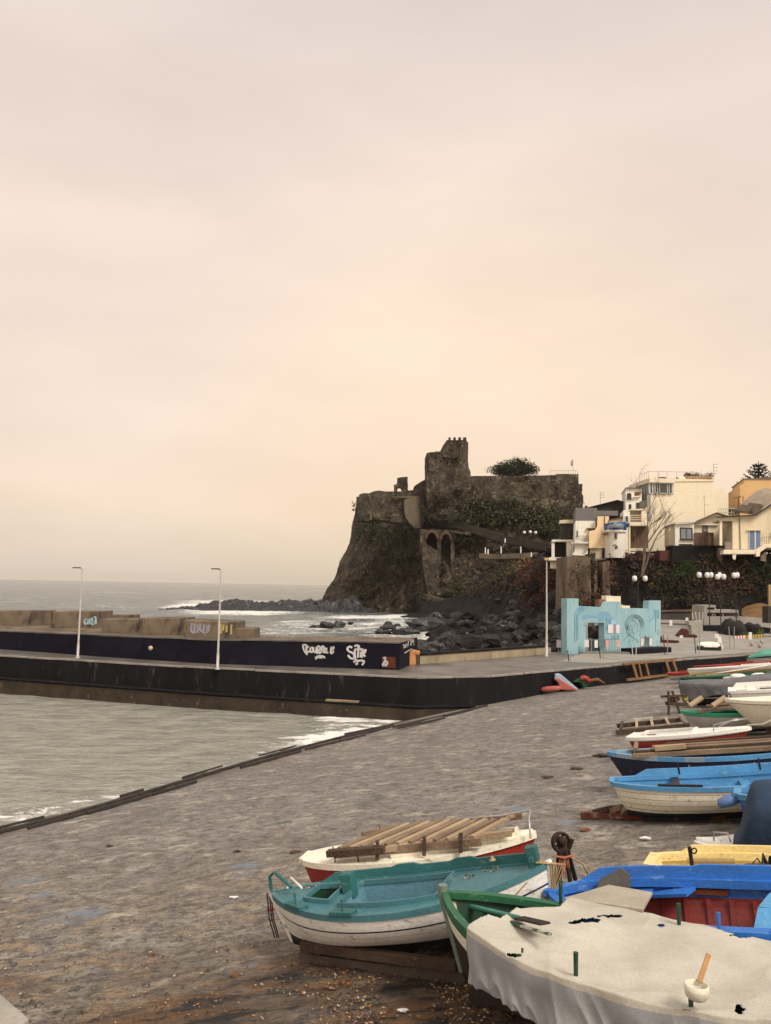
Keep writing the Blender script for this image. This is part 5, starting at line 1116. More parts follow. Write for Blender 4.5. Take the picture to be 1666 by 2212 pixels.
for k, (x, y, h, lab) in enumerate(((180, 935, .9, 'small white sheet on a stake far left on the plaza'), (418, 905, 1.0, 'small white sheet on a stake near the garden wall'), (335, 1195, 1.1, 'small white sheet on a stake in front of the rust red heap'), (862, 1180, 1.2, 'white sheet hanging on the dark wall under the concrete terrace'), (1357, 1145, 1.1, 'white sheet hung on the striped barrier board'))):
    q = aty(Z4(x, y), (100, 101, 86, 88, 87.6)[k]); t = thing('white_sheet', lab, 'sheet', q, 'white sheets around the plaza'); 
    MB().box(q + V((0, -.05, h * .35)), (.34 + .1 * (k == 3), .02, h * .75)).build('sheet', paper, t)
    MB().bar(V((q.x, q.y, plaza_z(q.x, q.y))), q + V((0, 0, h * .5)), .04, .03, up=(1, 0, 0)).build('stake', gal, t)
mb = MB(); q0 = P4(450, 1115)
mb.prism([aty(Z4(*p), q0.y) for p in ((325, 1112), (330, 1080), (360, 1050), (395, 1010), (420, 985), (445, 1030), (450, 1075), (530, 1070), (575, 1085), (570, 1115))], (0, 1.6, 0)); mb.build('rust_heap', pm('rusty_red', (.085, .022, .014), (.05, .017, .012), 1.5, .9, .6), label='dark rust red scrap heap with a pointed top on the plaza', cat='scrap heap')
mb = MB(); q0 = P4(170, 1195); 
mb.prism([aty(Z4(*p), q0.y) for p in ((30, 1192), (30, 1150), (50, 1090), (60, 1150), (140, 1150), (300, 1160), (310, 1190))], (0, .5, 0)); mb.build('rusty_plank', MATS['rusty_red'], label='low row of rusty red planks on the plaza near the blue wall', cat='planks')
# boat lying keel up, white frame
def keelup(p, L_, w_, h_, lab):
    t = thing('overturned_boat', lab, 'boat', p)
    def fn(u, v):
        x = (u - .5) * L_; k = (1 - abs(2 * u - 1) ** 2.4) ** .5; a_ = math.pi * v; return p + V((x, -math.cos(a_) * w_ / 2 * k, math.sin(a_) ** .8 * h_ * (.35 + .65 * k) + .3))
    MB().grid(fn, 18, 10).build('hull', white_r, t); MB().box(p + V((0, 0, .2)), (L_ * .9, w_ * .8, .36)).build('trestle', iron, t)
keelup(P4(745, 1300), 2.0, 1.2, .45, 'small white boat lying keel up on a dark base on the plaza')
q = P4(905, 1285); t = thing('white_trestle', 'white A shaped trestle standing beside the overturned boat', 'trestle', q)
for sx in (-1, 1): MB().bar(q + V((sx * .28, 0, 0)), q + V((sx * .04, 0, 1.15)), .12, .05, up=(0, 1, 0)).build('leg', white_r, t)
MB().box(q + V((0, 0, .8)), (.3, .1, .5)).build('panel', white_r, t)
for x, y, h, lab in ((1500, 1270, .45, 'pale stone pot under the striped barrier'), (1380, 1240, .4, 'small pale jar on the dark ledge below the lime bush'), (1530, 1215, .5, 'cream jar at the right end of the dark ledge')):
    q = P4(x, y); MB().lathe([(.1, 0), (.2, h * .4), (.17, h * .8), (.1, h), (0, h)], q, 10).build('pot', pc, label=lab, cat='pot')
# globe lamp posts
def globes(base, h, offs, lab):
    t = thing('globe_lamp_post', lab, 'street lamp', base, 'black lamp posts with white globes'); b0 = V(base)
    MB().lathe([(.16, 0), (.14, .5), (.07, .6), (.06, h)], b0, 8).build('pole', iron, t)
    for dx, dz in offs:
        c_ = b0 + V((dx, .25 * math.sin(dx * 3), h + dz)); MB().tube([b0 + V((0, 0, h - .1)), b0 + V((dx * .6, 0, h + dz + .75)), c_ + V((0, 0, .62))], .035, 6).build('arm', iron, t)
        gm = MB().lathe([(.17, -.34), (.27, -.22), (.3, 0), (.26, .22), (.14, .32), (0, .33)], c_, 12).build('globe', milk, t); MB().lathe([(0, .3), (.15, .3), (.1, .42), (.04, .62)], c_, 8).build('cap', iron, gm)
def gl(px, yb, Yd, gs, lab):
    base = aty(Z4(px, yb), Yd); base.z = min(base.z, plaza_z(base.x, base.y)) if Yd < 106 else base.z
    zc = aty(Z4(px, 187), Yd).z; h = zc - base.z; globes(base, h, [(aty(Z4(g[0], g[1]), Yd).x - base.x, aty(Z4(g[0], g[1]), Yd).z - zc) for g in gs], lab)
gl(751, 640, 99, [(605, 185), (710, 187), (786, 185)], 'black lamp post with three white globes above the open concrete frame'); gl(919, 690, 99, [(860, 212), (893, 187), (975, 213)], 'middle black lamp post with three clustered white globes'); gl(1148, 720, 99, [(1112, 192), (1170, 187)], 'right black lamp post with two white globes side by side')
X4 = lambda x, y: ((ZB(x, y)[0] - 1423) / .14583, (ZB(x, y)[1] - 1214.8) / .14583)
gl(X4(715, 0)[0], X4(0, 1270)[1], 99, [X4(685, 1034), X4(767, 1034)], 'black lamp post with two white globes behind the blue wall')
q = aty(Z4(1643, 800), 97); t = thing('gate_pier', 'dark gate pier carrying a yellow wooden post at the right edge of the plaza', 'pier', q)
MB().prism([aty(Z4(*p), 97) for p in ((1622, 900), (1622, 650), (1690, 650), (1690, 900))], (0, 1.5, 0)).build('pier', dgrey, t); MB().bar(aty(Z4(1643, 655), 97.5), aty(Z4(1640, 330), 97.5), .26, .26, up=(1, 0, 0)).build('post', pm('yellow_wood', (.36, .26, .12), (.28, .2, .1), 2), t)
# ================================================================== BOATS ON THE SLIPWAY
def paint(name, c, wear=None, rough=.55, bump=.12, k=.7):
    """brushed boat paint: uneven, streaked and chipped"""
    w_ = wear or tuple(v * .55 + .03 for v in c)
    return pm(name, c, tuple(v * (.86 if max(c) > .6 else .66) + .01 for v in c), 1.1, rough, .25, 16, tuple(.75 * v + .25 * z for v, z in zip(w_, (.2, .16, .12))), c3fac=(.58, .66), c3scale=7, stretch=(.7, .7, 1.4), spec=.35, dist=.02, grain=.16)
P_white = paint('boat_white', (.78, .765, .71), (.45, .42, .36)); P_teal = paint('boat_teal', (.022, .125, .125), (.07, .2, .2)); P_tealdeck = paint('boat_teal_deck', (.055, .17, .195), (.10, .23, .25)); P_cockpit = paint('boat_cockpit_blue', (.125, .27, .34), (.10, .2, .24))
P_navy = paint('boat_navy', (.010, .014, .05), (.02, .025, .06)); P_black = paint('boat_bottom_black', (.012, .012, .018), (.04, .03, .026)); P_blue = paint('boat_bright_blue', (.028, .165, .55), (.12, .29, .58)); P_lblue = paint('boat_light_blue', (.085, .30, .56), (.26, .42, .55))
P_red = paint('boat_red', (.33, .032, .022), (.2, .03, .025)); P_dred = paint('boat_dark_red', (.23, .02, .016), (.11, .02, .016)); P_green = paint('boat_green', (.018, .125, .055), (.06, .20, .12)); P_dgreen = paint('boat_dark_green', (.01, .055, .026), (.03, .08, .045)); P_bgreen = paint('boat_floor_green', (.02, .21, .03), (.02, .12, .03)); P_seag = paint('boat_sea_green', (.035, .30, .17), (.14, .4, .27))
P_cream = paint('boat_cream', (.80, .745, .60), (.5, .44, .31)); P_yel = paint('boat_yellow', (.78, .62, .27), (.6, .44, .17)); P_hull_dark = pm('worn_hull_dark', (.018, .014, .012), (.035, .024, .017), 2, .7, .5, 12, (.16, .12, .06), c3fac=(.66, .76), c3scale=3)
P_grime = paint('boat_grey_white', (.50, .485, .45), (.33, .31, .28))
wood = pm('weathered_timber', (.27, .195, .13), (.155, .105, .07), 1.3, .85, .6, 22, (.30, .23, .16), c3fac=(.6, .72), stretch=(1, 1, 1)); dwood = pm('dark_old_timber', (.085, .055, .036), (.05, .032, .022), 1.5, .9, .7, 20, (.15, .10, .065), c3fac=(.58, .72)); pwood = pm('pale_plank', (.42, .31, .20), (.30, .22, .14), 1.5, .8, .4, 22); redwood = pm('red_painted_timber', (.20, .04, .028), (.12, .05, .035), 1.2, .8, .5, 18, (.24, .19, .14), c3fac=(.52, .64))
canvas = pm('grey_canvas', (.50, .47, .395), (.40, .375, .315), 1.3, .9, .25, 26, (.25, .235, .2), c3fac=(.60, .80), c3scale=1.9, dist=.012); gtarp = pm('slate_grey_tarp', (.155, .155, .16), (.11, .11, .117), 1.2, .7, .4, 5); ntarp = pm('navy_cover', (.022, .046, .09), (.014, .03, .06), 1.4, .7, .4, 5); rope_m = pm('yellow_rope', (.42, .30, .15), (.3, .2, .1), 8, .9, .3); orope = pm('orange_rope', (.46, .15, .08), (.36, .12, .07), 8, .9, .3); chrome = pm('rail_steel', (.5, .49, .46), None, 3, .3, 0, metal=.6)
class Boat:
    def __init__(s, name, label, A, B, beam, D, sag=.12, wL=0, wR=0, eL=2.2, eR=2.2, rL=.2, rR=.3, sm=.5, mid_k=2.6, end_k=1.35, group='boats pulled up on the slipway', ns=34):
        s.A = V(A); X = V(B) - s.A; s.L = X.length; s.ex = X / s.L; s.ey = V((0, 0, 1)).cross(s.ex).normalized(); s.ez = s.ex.cross(s.ey)
        s.beam, s.D, s.sag, s.wL, s.wR, s.eL, s.eR, s.rL, s.rR, s.sm, s.mk, s.ek, s.ns = beam, D, sag, wL, wR, eL, eR, rL, rR, sm, mid_k, end_k, ns
        s.t = thing(name, label, 'boat', s.w(s.L / 2, 0, -D - .1), group)
    def w(s, x, y, z): return s.A + s.ex * x + s.ey * y + s.ez * z
    def half(s, u):
        t, e, w_ = ((s.sm - u) / s.sm, s.eL, s.wL) if u < s.sm else ((u - s.sm) / (1 - s.sm), s.eR, s.wR)
        return s.beam / 2 * (w_ + (1 - w_) * max(0, 1 - min(1, t) ** e) ** .85)
    def sheer(s, u): return -s.sag * 4 * u * (1 - u)
    def dep(s, u): return (s.D + s.sheer(u) + s.sag * .3) * (1 - .12 * abs(2 * u - 1) ** 5)
    def pt(s, u, t, sd, inn=0, dz=0):
        e = 1 - abs(2 * u - 1) ** 2; k = s.ek + (s.mk - s.ek) * e
        if u < .5 and s.wL > .3: k = s.mk
        if u > .5 and s.wR > .3: k = s.mk
        h = max(0, s.half(u) - inn) * (1 - min(1, t) ** k) ** .72
        x = u * s.L + s.rL * t * (1 - u) ** 5 - s.rR * t * u ** 5
        return s.w(x, sd * h, s.sheer(u) - s.dep(u) * t + dz)
    def hull(s, bands, name='hull', ts=None):
        """bands: list of (t_end, material) from the sheer down to the keel"""
        mats = []; 
        for _, m in bands:
            if m not in mats: mats.append(m)
        T = sorted(set([0, 1] + [i / 14 for i in range(15)] + [b for b, _ in bands])); T = [t for i, t in enumerate(T) if i == 0 or t - T[i - 1] > .004 or t in [b for b, _ in bands]]
        n = len(T); mb = MB(); ns = s.ns
        cols = [(t, -1) for t in T] + [(t, 1) for t in T[:-1][::-1]]
        for i in range(ns + 1):
            u = .5 - .5 * math.cos(math.pi * i / ns) if True else i / ns
            for t, sd in cols: mb.v.append(s.pt(u, t, sd))
        w_ = len(cols)
        for i in range(ns):
            for j in range(w_ - 1):
                t = (cols[j][0] + cols[j + 1][0]) / 2; m = next(m for b, m in bands if t <= b + 1e-6)
                a = i * w_ + j; mb.f.append((a, a + w_, a + w_ + 1, a + 1)); mb.mi.append(mats.index(m)); mb.sm.append(True)
        for i, w2 in ((0, s.wL), (ns, s.wR)):
            if w2 > .02:
                for j in range(n - 1):
                    t = (cols[j][0] + cols[j + 1][0]) / 2; m = next(m for b, m in bands if t <= b + 1e-6)
                    a, b2 = i * w_ + j, i * w_ + w_ - 1 - j; q = (a, a + 1, b2 - 1, b2)
                    if len(set(q)) >= 3: mb.f.append(q if i else q[::-1]); mb.mi.append(mats.index(m)); mb.sm.append(False)
        return mb.build(name, mats, s.t)
    def rail(s, m, wd=.09, h=.05, out=.03, u0=0, u1=1, sides=(-1, 1), name='gunwale', dz=0, n=40, mats=None, mi=None):
        mb = MB()
        for sd in sides:
            vs = []
            for i in range(n + 1):
                u = u0 + (u1 - u0) * (.5 - .5 * math.cos(math.pi * i / n)); c = s.pt(u, 0, sd); h_ = s.half(u)
                o = min(out, h_ + out); iy = max(h_ - wd + out, 0); b = s.w(u * s.L, 0, s.sheer(u) + dz)
                oy = h_ + out
                vs += [b + s.ey * sd * oy - s.ez * .045, b + s.ey * sd * oy + s.ez * h, b + s.ey * sd * iy + s.ez * h, b + s.ey * sd * iy - s.ez * .045]
            fs = [(i * 4 + k, (i + 1) * 4 + k, (i + 1) * 4 + (k + 1) % 4, i * 4 + (k + 1) % 4) for i in range(n) for k in range(4)] + [(0, 1, 2, 3), tuple(n * 4 + k for k in (3, 2, 1, 0))]
            if sd > 0: fs = [f[::-1] for f in fs]
            mb.add(vs, fs, [mi(i / n) for i in range(n) for k in range(4)] + [0, 0] if mi else 0)
        if s.wL > .02 and u0 == 0: mb.bar(s.pt(0, 0, -1, 0, h / 2 + dz), s.pt(0, 0, 1, 0, h / 2 + dz), wd, h + .02)
        if s.wR > .02 and u1 == 1: mb.bar(s.pt(1, 0, -1, 0, h / 2 + dz), s.pt(1, 0, 1, 0, h / 2 + dz), wd, h + .02)
        return mb.build(name, mats or m, s.t)
    def lining(s, bands, tf=.72, name='lining', u0=.02, u1=.98, floor=None):
        mats = []
        for _, m in bands:
            if m not in mats: mats.append(m)
        if floor and floor not in mats: mats.append(floor)
        mb = MB(); n = 8; T = sorted(set([tf * i / n for i in range(n + 1)] + [b for b, _ in bands if b < tf])); cols = [(t, -1) for t in T] + [(t, 1) for t in T[::-1]]; ns = s.ns; w_ = len(cols)
        for i in range(ns + 1):
            u = u0 + (u1 - u0) * (.5 - .5 * math.cos(math.pi * i / ns))
            for t, sd in cols: mb.v.append(s.pt(u, t, sd, .04))
        for i in range(ns):
            for j in range(w_ - 1):
                if j == len(T) - 1: m = floor or bands[-1][1]
                else: t = (cols[j][0] + cols[j + 1][0]) / 2; m = next((m for b, m in bands if t <= b + 1e-6), bands[-1][1])
                a = i * w_ + j; mb.f.append((a, a + 1, a + w_ + 1, a + w_)); mb.mi.append(mats.index(m)); mb.sm.append(False)
        for i in (0, ns):
            if (s.wL if i == 0 else s.wR) > .02: mb.f.append(tuple(i * w_ + j for j in range(w_))[:: (-1 if i == 0 else 1)]); mb.mi.append(0); mb.sm.append(False)
        return mb.build(name, mats, s.t)
    def deck(s, m, dz=-.04, openings=(), u0=.01, u1=.99, name='deck', crown=.04, well=None, depth=.4, nu=60, nv=16, wallm=None):
        mb = MB()
        def f(a, v):
            u = u0 + (u1 - u0) * a; y = (2 * v - 1); h = max(0, s.half(u) - .03)
            return s.w(u * s.L, y * h, s.sheer(u) + dz + crown * (1 - y * y))
        def inside(a, v):
            u = u0 + (u1 - u0) * a
            return any(o[0] < u < o[1] and abs(2 * v - 1) < o[2] for o in openings)
        mb.grid(f, nu, nv, 0, inside); o = mb.build(name, m, s.t)
        for (a0, a1, fr, dp, wm, fm) in openings:
            i0 = min(range(nu), key=lambda i: (0 if u0 + (u1 - u0) * (i + .5) / nu > a0 else 9) + i * .001); i1 = max(i for i in range(nu) if u0 + (u1 - u0) * (i + .5) / nu < a1) + 1
            j0 = min(j for j in range(nv) if abs(2 * (j + .5) / nv - 1) < fr); j1 = nv - j0
            loop = [(i, j0) for i in range(i0, i1)] + [(i1, j) for j in range(j0, j1)] + [(i, j1) for i in range(i1, i0, -1)] + [(i0, j) for j in range(j1, j0, -1)]
            top = [f(i / nu, j / nv) for i, j in loop]; k = len(top); low = [p - s.ez * dp for p in top]
            w2 = MB(); w2.add(top + low, [(i, (i + 1) % k, k + (i + 1) % k, k + i) for i in range(k)], 0); w2.add(low, [tuple(range(k))], 1)
            ww = w2.build('well', [wm, fm], s.t)
            c2 = MB()
            for a, b in zip(top, top[1:] + top[:1]): c2.bar(a + s.ez * .03, b + s.ez * .03, .035, .07, up=s.ez)
            c2.build('coaming', m if not isinstance(m, list) else m[0], s.t)
        return o
    def wash(s, m, u0, u1, h, sides=(1,), name='washboard', tk=.035, steps=()):
        mb = MB()
        for sd in sides:
            vs = []; n = 30
            for i in range(n + 1):
                u = u0 + (u1 - u0) * i / n; hh = h * min(1, i / 2, (n - i) / 2) + sum(e for a, b, e in steps if a < u < b); y = s.half(u) - .01; b = s.w(u * s.L, 0, s.sheer(u))
                vs += [b + s.ey * sd * y, b + s.ey * sd * (y + .01) + s.ez * (hh + .03), b + s.ey * sd * (y - tk) + s.ez * (hh + .03), b + s.ey * sd * (y - tk - .01)]
            mb.add(vs, [(i * 4 + k, (i + 1) * 4 + k, (i + 1) * 4 + (k + 1) % 4, i * 4 + (k + 1) % 4) for i in range(n) for k in range(4)] + [(0, 1, 2, 3), tuple(n * 4 + k for k in (3, 2, 1, 0))])
        return mb.build(name, m, s.t)
    def pin(s, u, sd, h=.2, m=None, r=.022, off=.0):
        p = s.pt(u, 0, sd, .02 + off, .02); MB().tube([p, p + s.ez * h + s.ex * .02], [r * .8, r], 7).build('thole_pin', m or P_dgreen, s.t)
    def pad(s, u, sd, m, ln=.35, wd=.16, h=.06):
        p = s.pt(u, 0, sd, .05, .06); d = (s.pt(u + .02, 0, sd) - s.pt(u - .02, 0, sd)).normalized()
        MB().bar(p - d * ln / 2, p + d * ln / 2, wd, h, up=s.ez).build('oarlock_pad', m, s.t, bevel=.01)
    def stem(s, left, m, h=.12, wd=.1, ln=.12):
        u = 0 if left else 1; mb = MB(); pts = [s.pt(u, t, 1) for t in (0, .2, .4, .6, .8, .95)]; o = -s.ex if left else s.ex
        mb.tube([pts[0] + s.ez * h] + [p + o * .01 for p in pts], [wd * .5, wd * .52, wd * .45, wd * .4, wd * .35, wd * .3, wd * .25], 6); mb.build('stem', m, s.t)
    def thwart(s, u, m, dz=-.16, wd=.2, th=.04):
        a = s.pt(u, .1, -1, .03); b = s.pt(u, .1, 1, .03); z = s.ez * (dz + s.dep(u) * .1); MB().bar(a + z, b + z, wd, th, up=s.ez).build('thwart', m, s.t)
    def keel(s, m, h=.1):
        mb = MB(); pts = [s.pt(u, 1, 1) for u in (.06, .25, .5, .75, .94)]
        for a, b in zip(pts, pts[1:]): mb.bar(a - s.ez * h * .4, b - s.ez * h * .4, .07, h, up=s.ez)
        mb.build('keel', m, s.t)
def skid(A, B, w_, h, lab, m, name='skid_timber', cat='timber'):
    return MB().bar(A, B, w_, h).build(name, m, label=lab, cat=cat, bevel=.01)
def dirB(A, d, L_, dz): 
    d = V((d[0], d[1])).normalized(); x, y = A.x + d.x * L_, A.y + d.y * L_; return V((x, y, ramp_z(x, y) + dz))
# ---- teal and white boat
A = atramp(ZE(80, 468), .92); B = atramp(ZE(1512, 314), 1.36)
b = Boat('rowing_boat', 'white rowing boat with teal deck and gunwale resting on dark skids in the foreground', A, B, 1.72, .78, .2, eL=2.6, eR=1.9, rL=.22, rR=.12, mid_k=2.4, end_k=1.5)
b.hull([(.15, P_white), (.154, P_grime), (.30, P_white), (.335, P_navy), (.46, P_white), (.468, P_grime), (.60, P_white), (.606, P_grime), (.74, P_white), (1, P_black)]); b.rail(P_tealdeck, .10, .04, .02); b.keel(P_black, .12)
b.deck(P_tealdeck, .0, [(.155, .262, .5, .3, P_dgreen, P_black), (.30, .64, .62, .45, P_cockpit, P_cockpit)]); b.wash(P_teal, .13, .985, .13, (1,), steps=((.40, .50, .035), (.62, .71, .035)))
b.stem(True, P_white, .04); b.stem(False, P_white, .05)
for u, h in ((.135, .0), (.33, .0)): b.pad(u + .02, -1, P_teal, .36, .17, .06); b.pin(u + .02, -1, .22, P_teal, .014)
p = b.w(.955 * b.L, .0, .06); MB().bar(p - b.ez * .1, p + b.ez * .2, .16, .16, up=b.ey).build('samson_post', P_teal, b.t, bevel=.015)
MB().bar(p + b.ez * .06 - b.ey * .2, p + b.ez * .06 + b.ey * .2, .06, .06, up=b.ez).build('cleat', P_teal, b.t)
e0 = lambda x, y, dz: atramp(ZE(x, y), dz)
MB().tube([b.w(.02, -.05, .05), b.w(.03, -.05, .26), b.w(.12, -.05, .32), b.w(.42, -.14, .1)], .025, 8).build('tiller_bow', P_teal, b.t); MB().tube([b.w(.28, -.02, .06), b.w(.36, 0, .2), b.w(.62, -.2, .09)], .018, 6).build('tiller_bar', white_r, b.t)
for dx in (-.05, -.02, -.09): MB().tube([b.w(dx, 0, .02), b.w(dx - .02, -.02, -.35), b.w(dx + .03, -.04, -.62)], .011, 6).build('rudder_iron', pm('rusty_iron', (.05, .03, .02), (.03, .02, .015), 4, .8, .4), b.t)
MB().box(b.w(.29 * b.L, .1, -.02), (.18, .2, .36), Matrix((b.ex, b.ey, b.ez)).transposed()).build('bulkhead', P_teal, b.t, bevel=.02); MB().tube([b.pt(.79, .02, 1, .1, .14), b.pt(.79, .02, 1, .1, .2)], [.05, .01], 8).build('bow_knob', rope_m, b.t)
rb = b
mb = MB(); rr = random.Random(3)
tip = b.w(b.L, 0, .06)
for k in range(6):
    a_ = k * .9; pts = [tip - b.ex * .15 + b.ey * .1 * math.cos(a_), tip + b.ex * (.03 + .02 * k) + V((.02 * k, -.05, -.06)), tip + V((.05 + .03 * math.sin(k), -.06, -.35 - .1 * (k % 3))), tip + V((.06 * math.sin(2 * k), -.05, -.6 - .09 * k))]
    mb.tube(pts, .013, 5)
mb.tube([tip - b.ex * .1, tip - b.ex * .3 - b.ey * .25 - b.ez * .2, b.pt(.86, .36, -1) - b.ey * .02], .012, 5)
mb.build('rope', rope_m, label='tangled yellow rope hanging from the bow of the teal and white boat', cat='rope')
for (x0, y0, x1, y1, dz, w_, h_, lab) in ((235, 735, 1040, 845, .3, .13, .13, 'upper dark skid timber under the teal and white boat'), (230, 790, 1090, 905, .06, .16, .13, 'long grey lower skid timber nearest the camera under the teal and white boat')):
    P_, Q_ = atramp(ZE(x0, y0), dz), atramp(ZE(x1, y1), dz); skid(P_, Q_, w_, h_, lab, dwood if dz > .1 else pm('grey_skid', (.13, .105, .085), (.08, .065, .05), 1.5, .9, .6, 18))
P_, Q_ = atramp(ZE(260, 720), .12), atramp(ZE(1300, 820), .12); skid(P_ + V((.3, .55, 0)), Q_ + V((.3, .5, 0)), .15, .2, 'dark skid timber on the far side beneath the teal and white boat', dwood)
for k, x in enumerate((330, 490, 760, 960)):
    q = atramp(ZE(x, 775 + (x - 300) * .13), .12); skid(q + V((-.05, -.1, .06)), q + V((.35, .9, .1)), .1, .1, 'short cross bearer of the skid under the teal and white boat', dwood, 'cross_bearer')['group'] = 'cross bearers under the teal boat'
# ---- cream and red motor boat behind it
A = atramp(ZE(238, 322), .86); B = atramp(ZE(1450, 196), 1.15)
b = Boat('motor_boat', 'cream and red motor boat behind the teal boat, loaded with a slatted timber cradle', A + V((.05, .32, .02)), B + V((.05, .3, .02)), 1.45, .74, .06, wL=.3, eL=2.6, eR=1.7, rL=.12, rR=.35, mid_k=3)
b.hull([(.03, P_cream), (.08, P_black), (.9, P_red), (1, P_black)]); b.rail(P_cream, .14, .05, .04); b.deck(P_cream, .02, [(.42, .93, .72, .35, P_cream, P_grime)], crown=.08)
for x0, x1, nm in ((0, 0, 0),):
    mb = MB(); pts = [b.pt(.66, 0, 1, .1, .05), b.pt(.67, 0, 1, .1, .3), b.pt(.86, 0, 1, .1, .32), b.w(b.L * .99, .2, .34), b.w(b.L * .99, -.25, .3), b.w(b.L * .985, -.3, .02)]; mb.tube(pts, .018, 7); mb.build('rail', chrome, b.t)
for u in (.3, .43): p = b.pt(u, 0, 1, .1, 0); MB().tube([p, p + b.ez * .32], .012, 6).build('pin', iron, b.t)
for u in (.17, .28): p = b.pt(u, 0, -1, .1, 0); MB().tube([p, p + b.ez * .3], .012, 6).build('pin', iron, b.t)
cb = b
t = thing('timber_cradle', 'slatted weathered timber cradle laid across the cream and red motor boat', 'cradle', b.w(b.L * .6, 0, .2))
F0, F1 = b.w(b.L * .36, .62, .2), b.w(b.L * .94, .44, .2); N0, N1 = b.w(b.L * .17, -.42, .13), b.w(b.L * .80, -.58, .13)
MB().bar(F0, F1, .09, .09).build('rail', wood, t); MB().bar(N0, N1, .09, .12).build('rail', wood, t); 
for k in range(12):
    s_ = (k + .3) / 12; MB().bar(N0.lerp(N1, s_) + V((0, 0, .08)), F0.lerp(F1, s_ * .98 + .02) + V((0, 0, .04)), .075, .05).build('slat', (wood, pwood, wood, pwood)[k % 4], t)
MB().bar(N0 + V((-.12, -.12, .05)), N0.lerp(N1, .35) + V((0, -.12, .05)), .16, .1).build('batten', dwood, t)
MB().bar(N0.lerp(N1, .12) + V((0, -.1, .02)), N1 + V((.5, .1, .12)), .11, .09).build('batten', pwood, t); MB().bar(F0 + V((-.55, -.35, -.02)), F0 + V((.05, .05, 0)), .07, .07).build('batten', wood, t)
for s_ in (.3, .62, .86): q = N0.lerp(N1, s_); MB().bar(q + V((0, -.13, -.1)), q + V((0, -.13, .2)), .07, .06, up=(1, 0, 0)).build('bracket', dwood, t)
# ---- winch on a tripod
q = atramp(ZE(1592, 440), 0); t = thing('winch_stand', 'rusty winch wheel on a black tripod stand with orange rope tied round it', 'winch', q)
hz_ = aty(ZE(1570, 205), q.y).z - q.z
tp_ = q + V((-.02, 0, hz_ - .12))
for ex_, ey_ in ((-.19, -.12), (.09, -.2), (.25, .1), (-.02, .3)): MB().tube([q + V((ex_, ey_, 0)), tp_ + V((ex_ * .35, ey_ * .3, 0))], .04, 7).build('leg', iron, t)
rim = MATS['rusty_iron']; ax = Matrix.Rotation(R(78), 3, 'X') @ Matrix.Rotation(R(12), 3, 'Y')
wc_ = tp_ + V((-.03, 0, .13)); wm = MB().lathe([(.13, -.04), (.165, -.055), (.18, -.03), (.155, 0), (.18, .03), (.165, .055), (.13, .04), (.13, -.04)], wc_, 24, ax=ax)
for k in range(5): wm.bar(wc_, wc_ + ax @ V((math.cos(k * 1.2566) * .14, math.sin(k * 1.2566) * .14, 0)), .035, .03)
wm.build('wheel', rim, t); MB().lathe([(0, -.12), (.07, -.12), (.07, .12), (0, .12)], tp_ + V((-.03, 0, .16)), 12, ax=ax).build('hub', rim, t)
MB().box(tp_ + V((.0, 0, -.03)), (.16, .16, .2)).build('head', rim, t, bevel=.02); MB().bar(tp_ + V((.1, -.02, .02)), tp_ + V((.16, -.05, .2)), .06, .06).build('crank', rim, t)
mb = MB()
for k in range(6): mb.tube([tp_ + V((-.07 + .026 * k, -.12, -.06)), tp_ + V((-.09 + .033 * k, -.15, -.16 - .03 * (k % 3))), tp_ + V((-.07 + .03 * k, -.14, -.24 - .06 * (k % 4)))], .011, 5)
mb.tube([tp_ + V((-.15, -.13, -.07)), tp_ + V((0, -.17, -.08)), tp_ + V((.14, -.12, -.05))], .022, 6); mb.build('rope', orope, label='bunch of orange rope tied below the rusty winch wheel', cat='rope')
MB().tube([tp_ + V((.1, 0, -.1)), q + V((.3, -.1, .45)), q + V((.5, .1, .12)), q + V((.75, .4, .03))], .018, 6).build('rope', rope_m, label='brown rope running down from the winch stand to the ground', cat='rope')
# ---- bright blue boat with red inside
A = atramp(ZG(622, 338), .98); B = dirB(A, (.88, -.47), 5.2, 1.12)
b = Boat('fishing_boat', 'bright blue wooden boat with a dark red ribbed inside and a plywood board in it', A, B, 1.9, .8, .08, wL=.1, eL=4.2, eR=2, rL=.1, rR=.2, mid_k=3.2)
b.hull([(.62, P_blue), (.68, P_white), (1, P_black)]); b.rail(P_blue, .17, .06, .04); b.lining([(.25, P_blue), (1, P_dred)], .8, floor=P_dred); b.keel(P_black)
mb = MB(); m2 = []
for k in range(13):
    u = .24 + .055 * k
    for sd in (-1, 1):
        mb = MB(); pts = [b.pt(u, t_, sd, .06) for t_ in (.27, .42, .58, .66, .74, .8)]
        for p, q in zip(pts, pts[1:]): mb.bar(p, q, .06, .05, up=b.ey)
        mb.build('rib', P_dred, b.t)
b.wash(P_blue, .035, .98, .17, (1,), tk=.05, steps=((.33, .98, .03),)); b.wash(P_blue, .5, .97, .06, (-1,))
p0, p1 = b.pt(.30, .14, 1, .075), b.pt(.40, .14, 1, .075); MB().bar(p0, p1, .05, .07, up=b.ez).build('grab_bar', pm('brown_varnish', (.16, .05, .02), None, 3), b.t)
b.deck(P_blue, -.16, (), .02, .10, 'bow_platform', .0); b.thwart(.2, P_blue, -.1, .22)
MB().bar(b.pt(.2, .2, 1, .05), b.pt(.32, .06, 1, .3), .3, .04, up=b.ez).build('knee', P_blue, b.t)
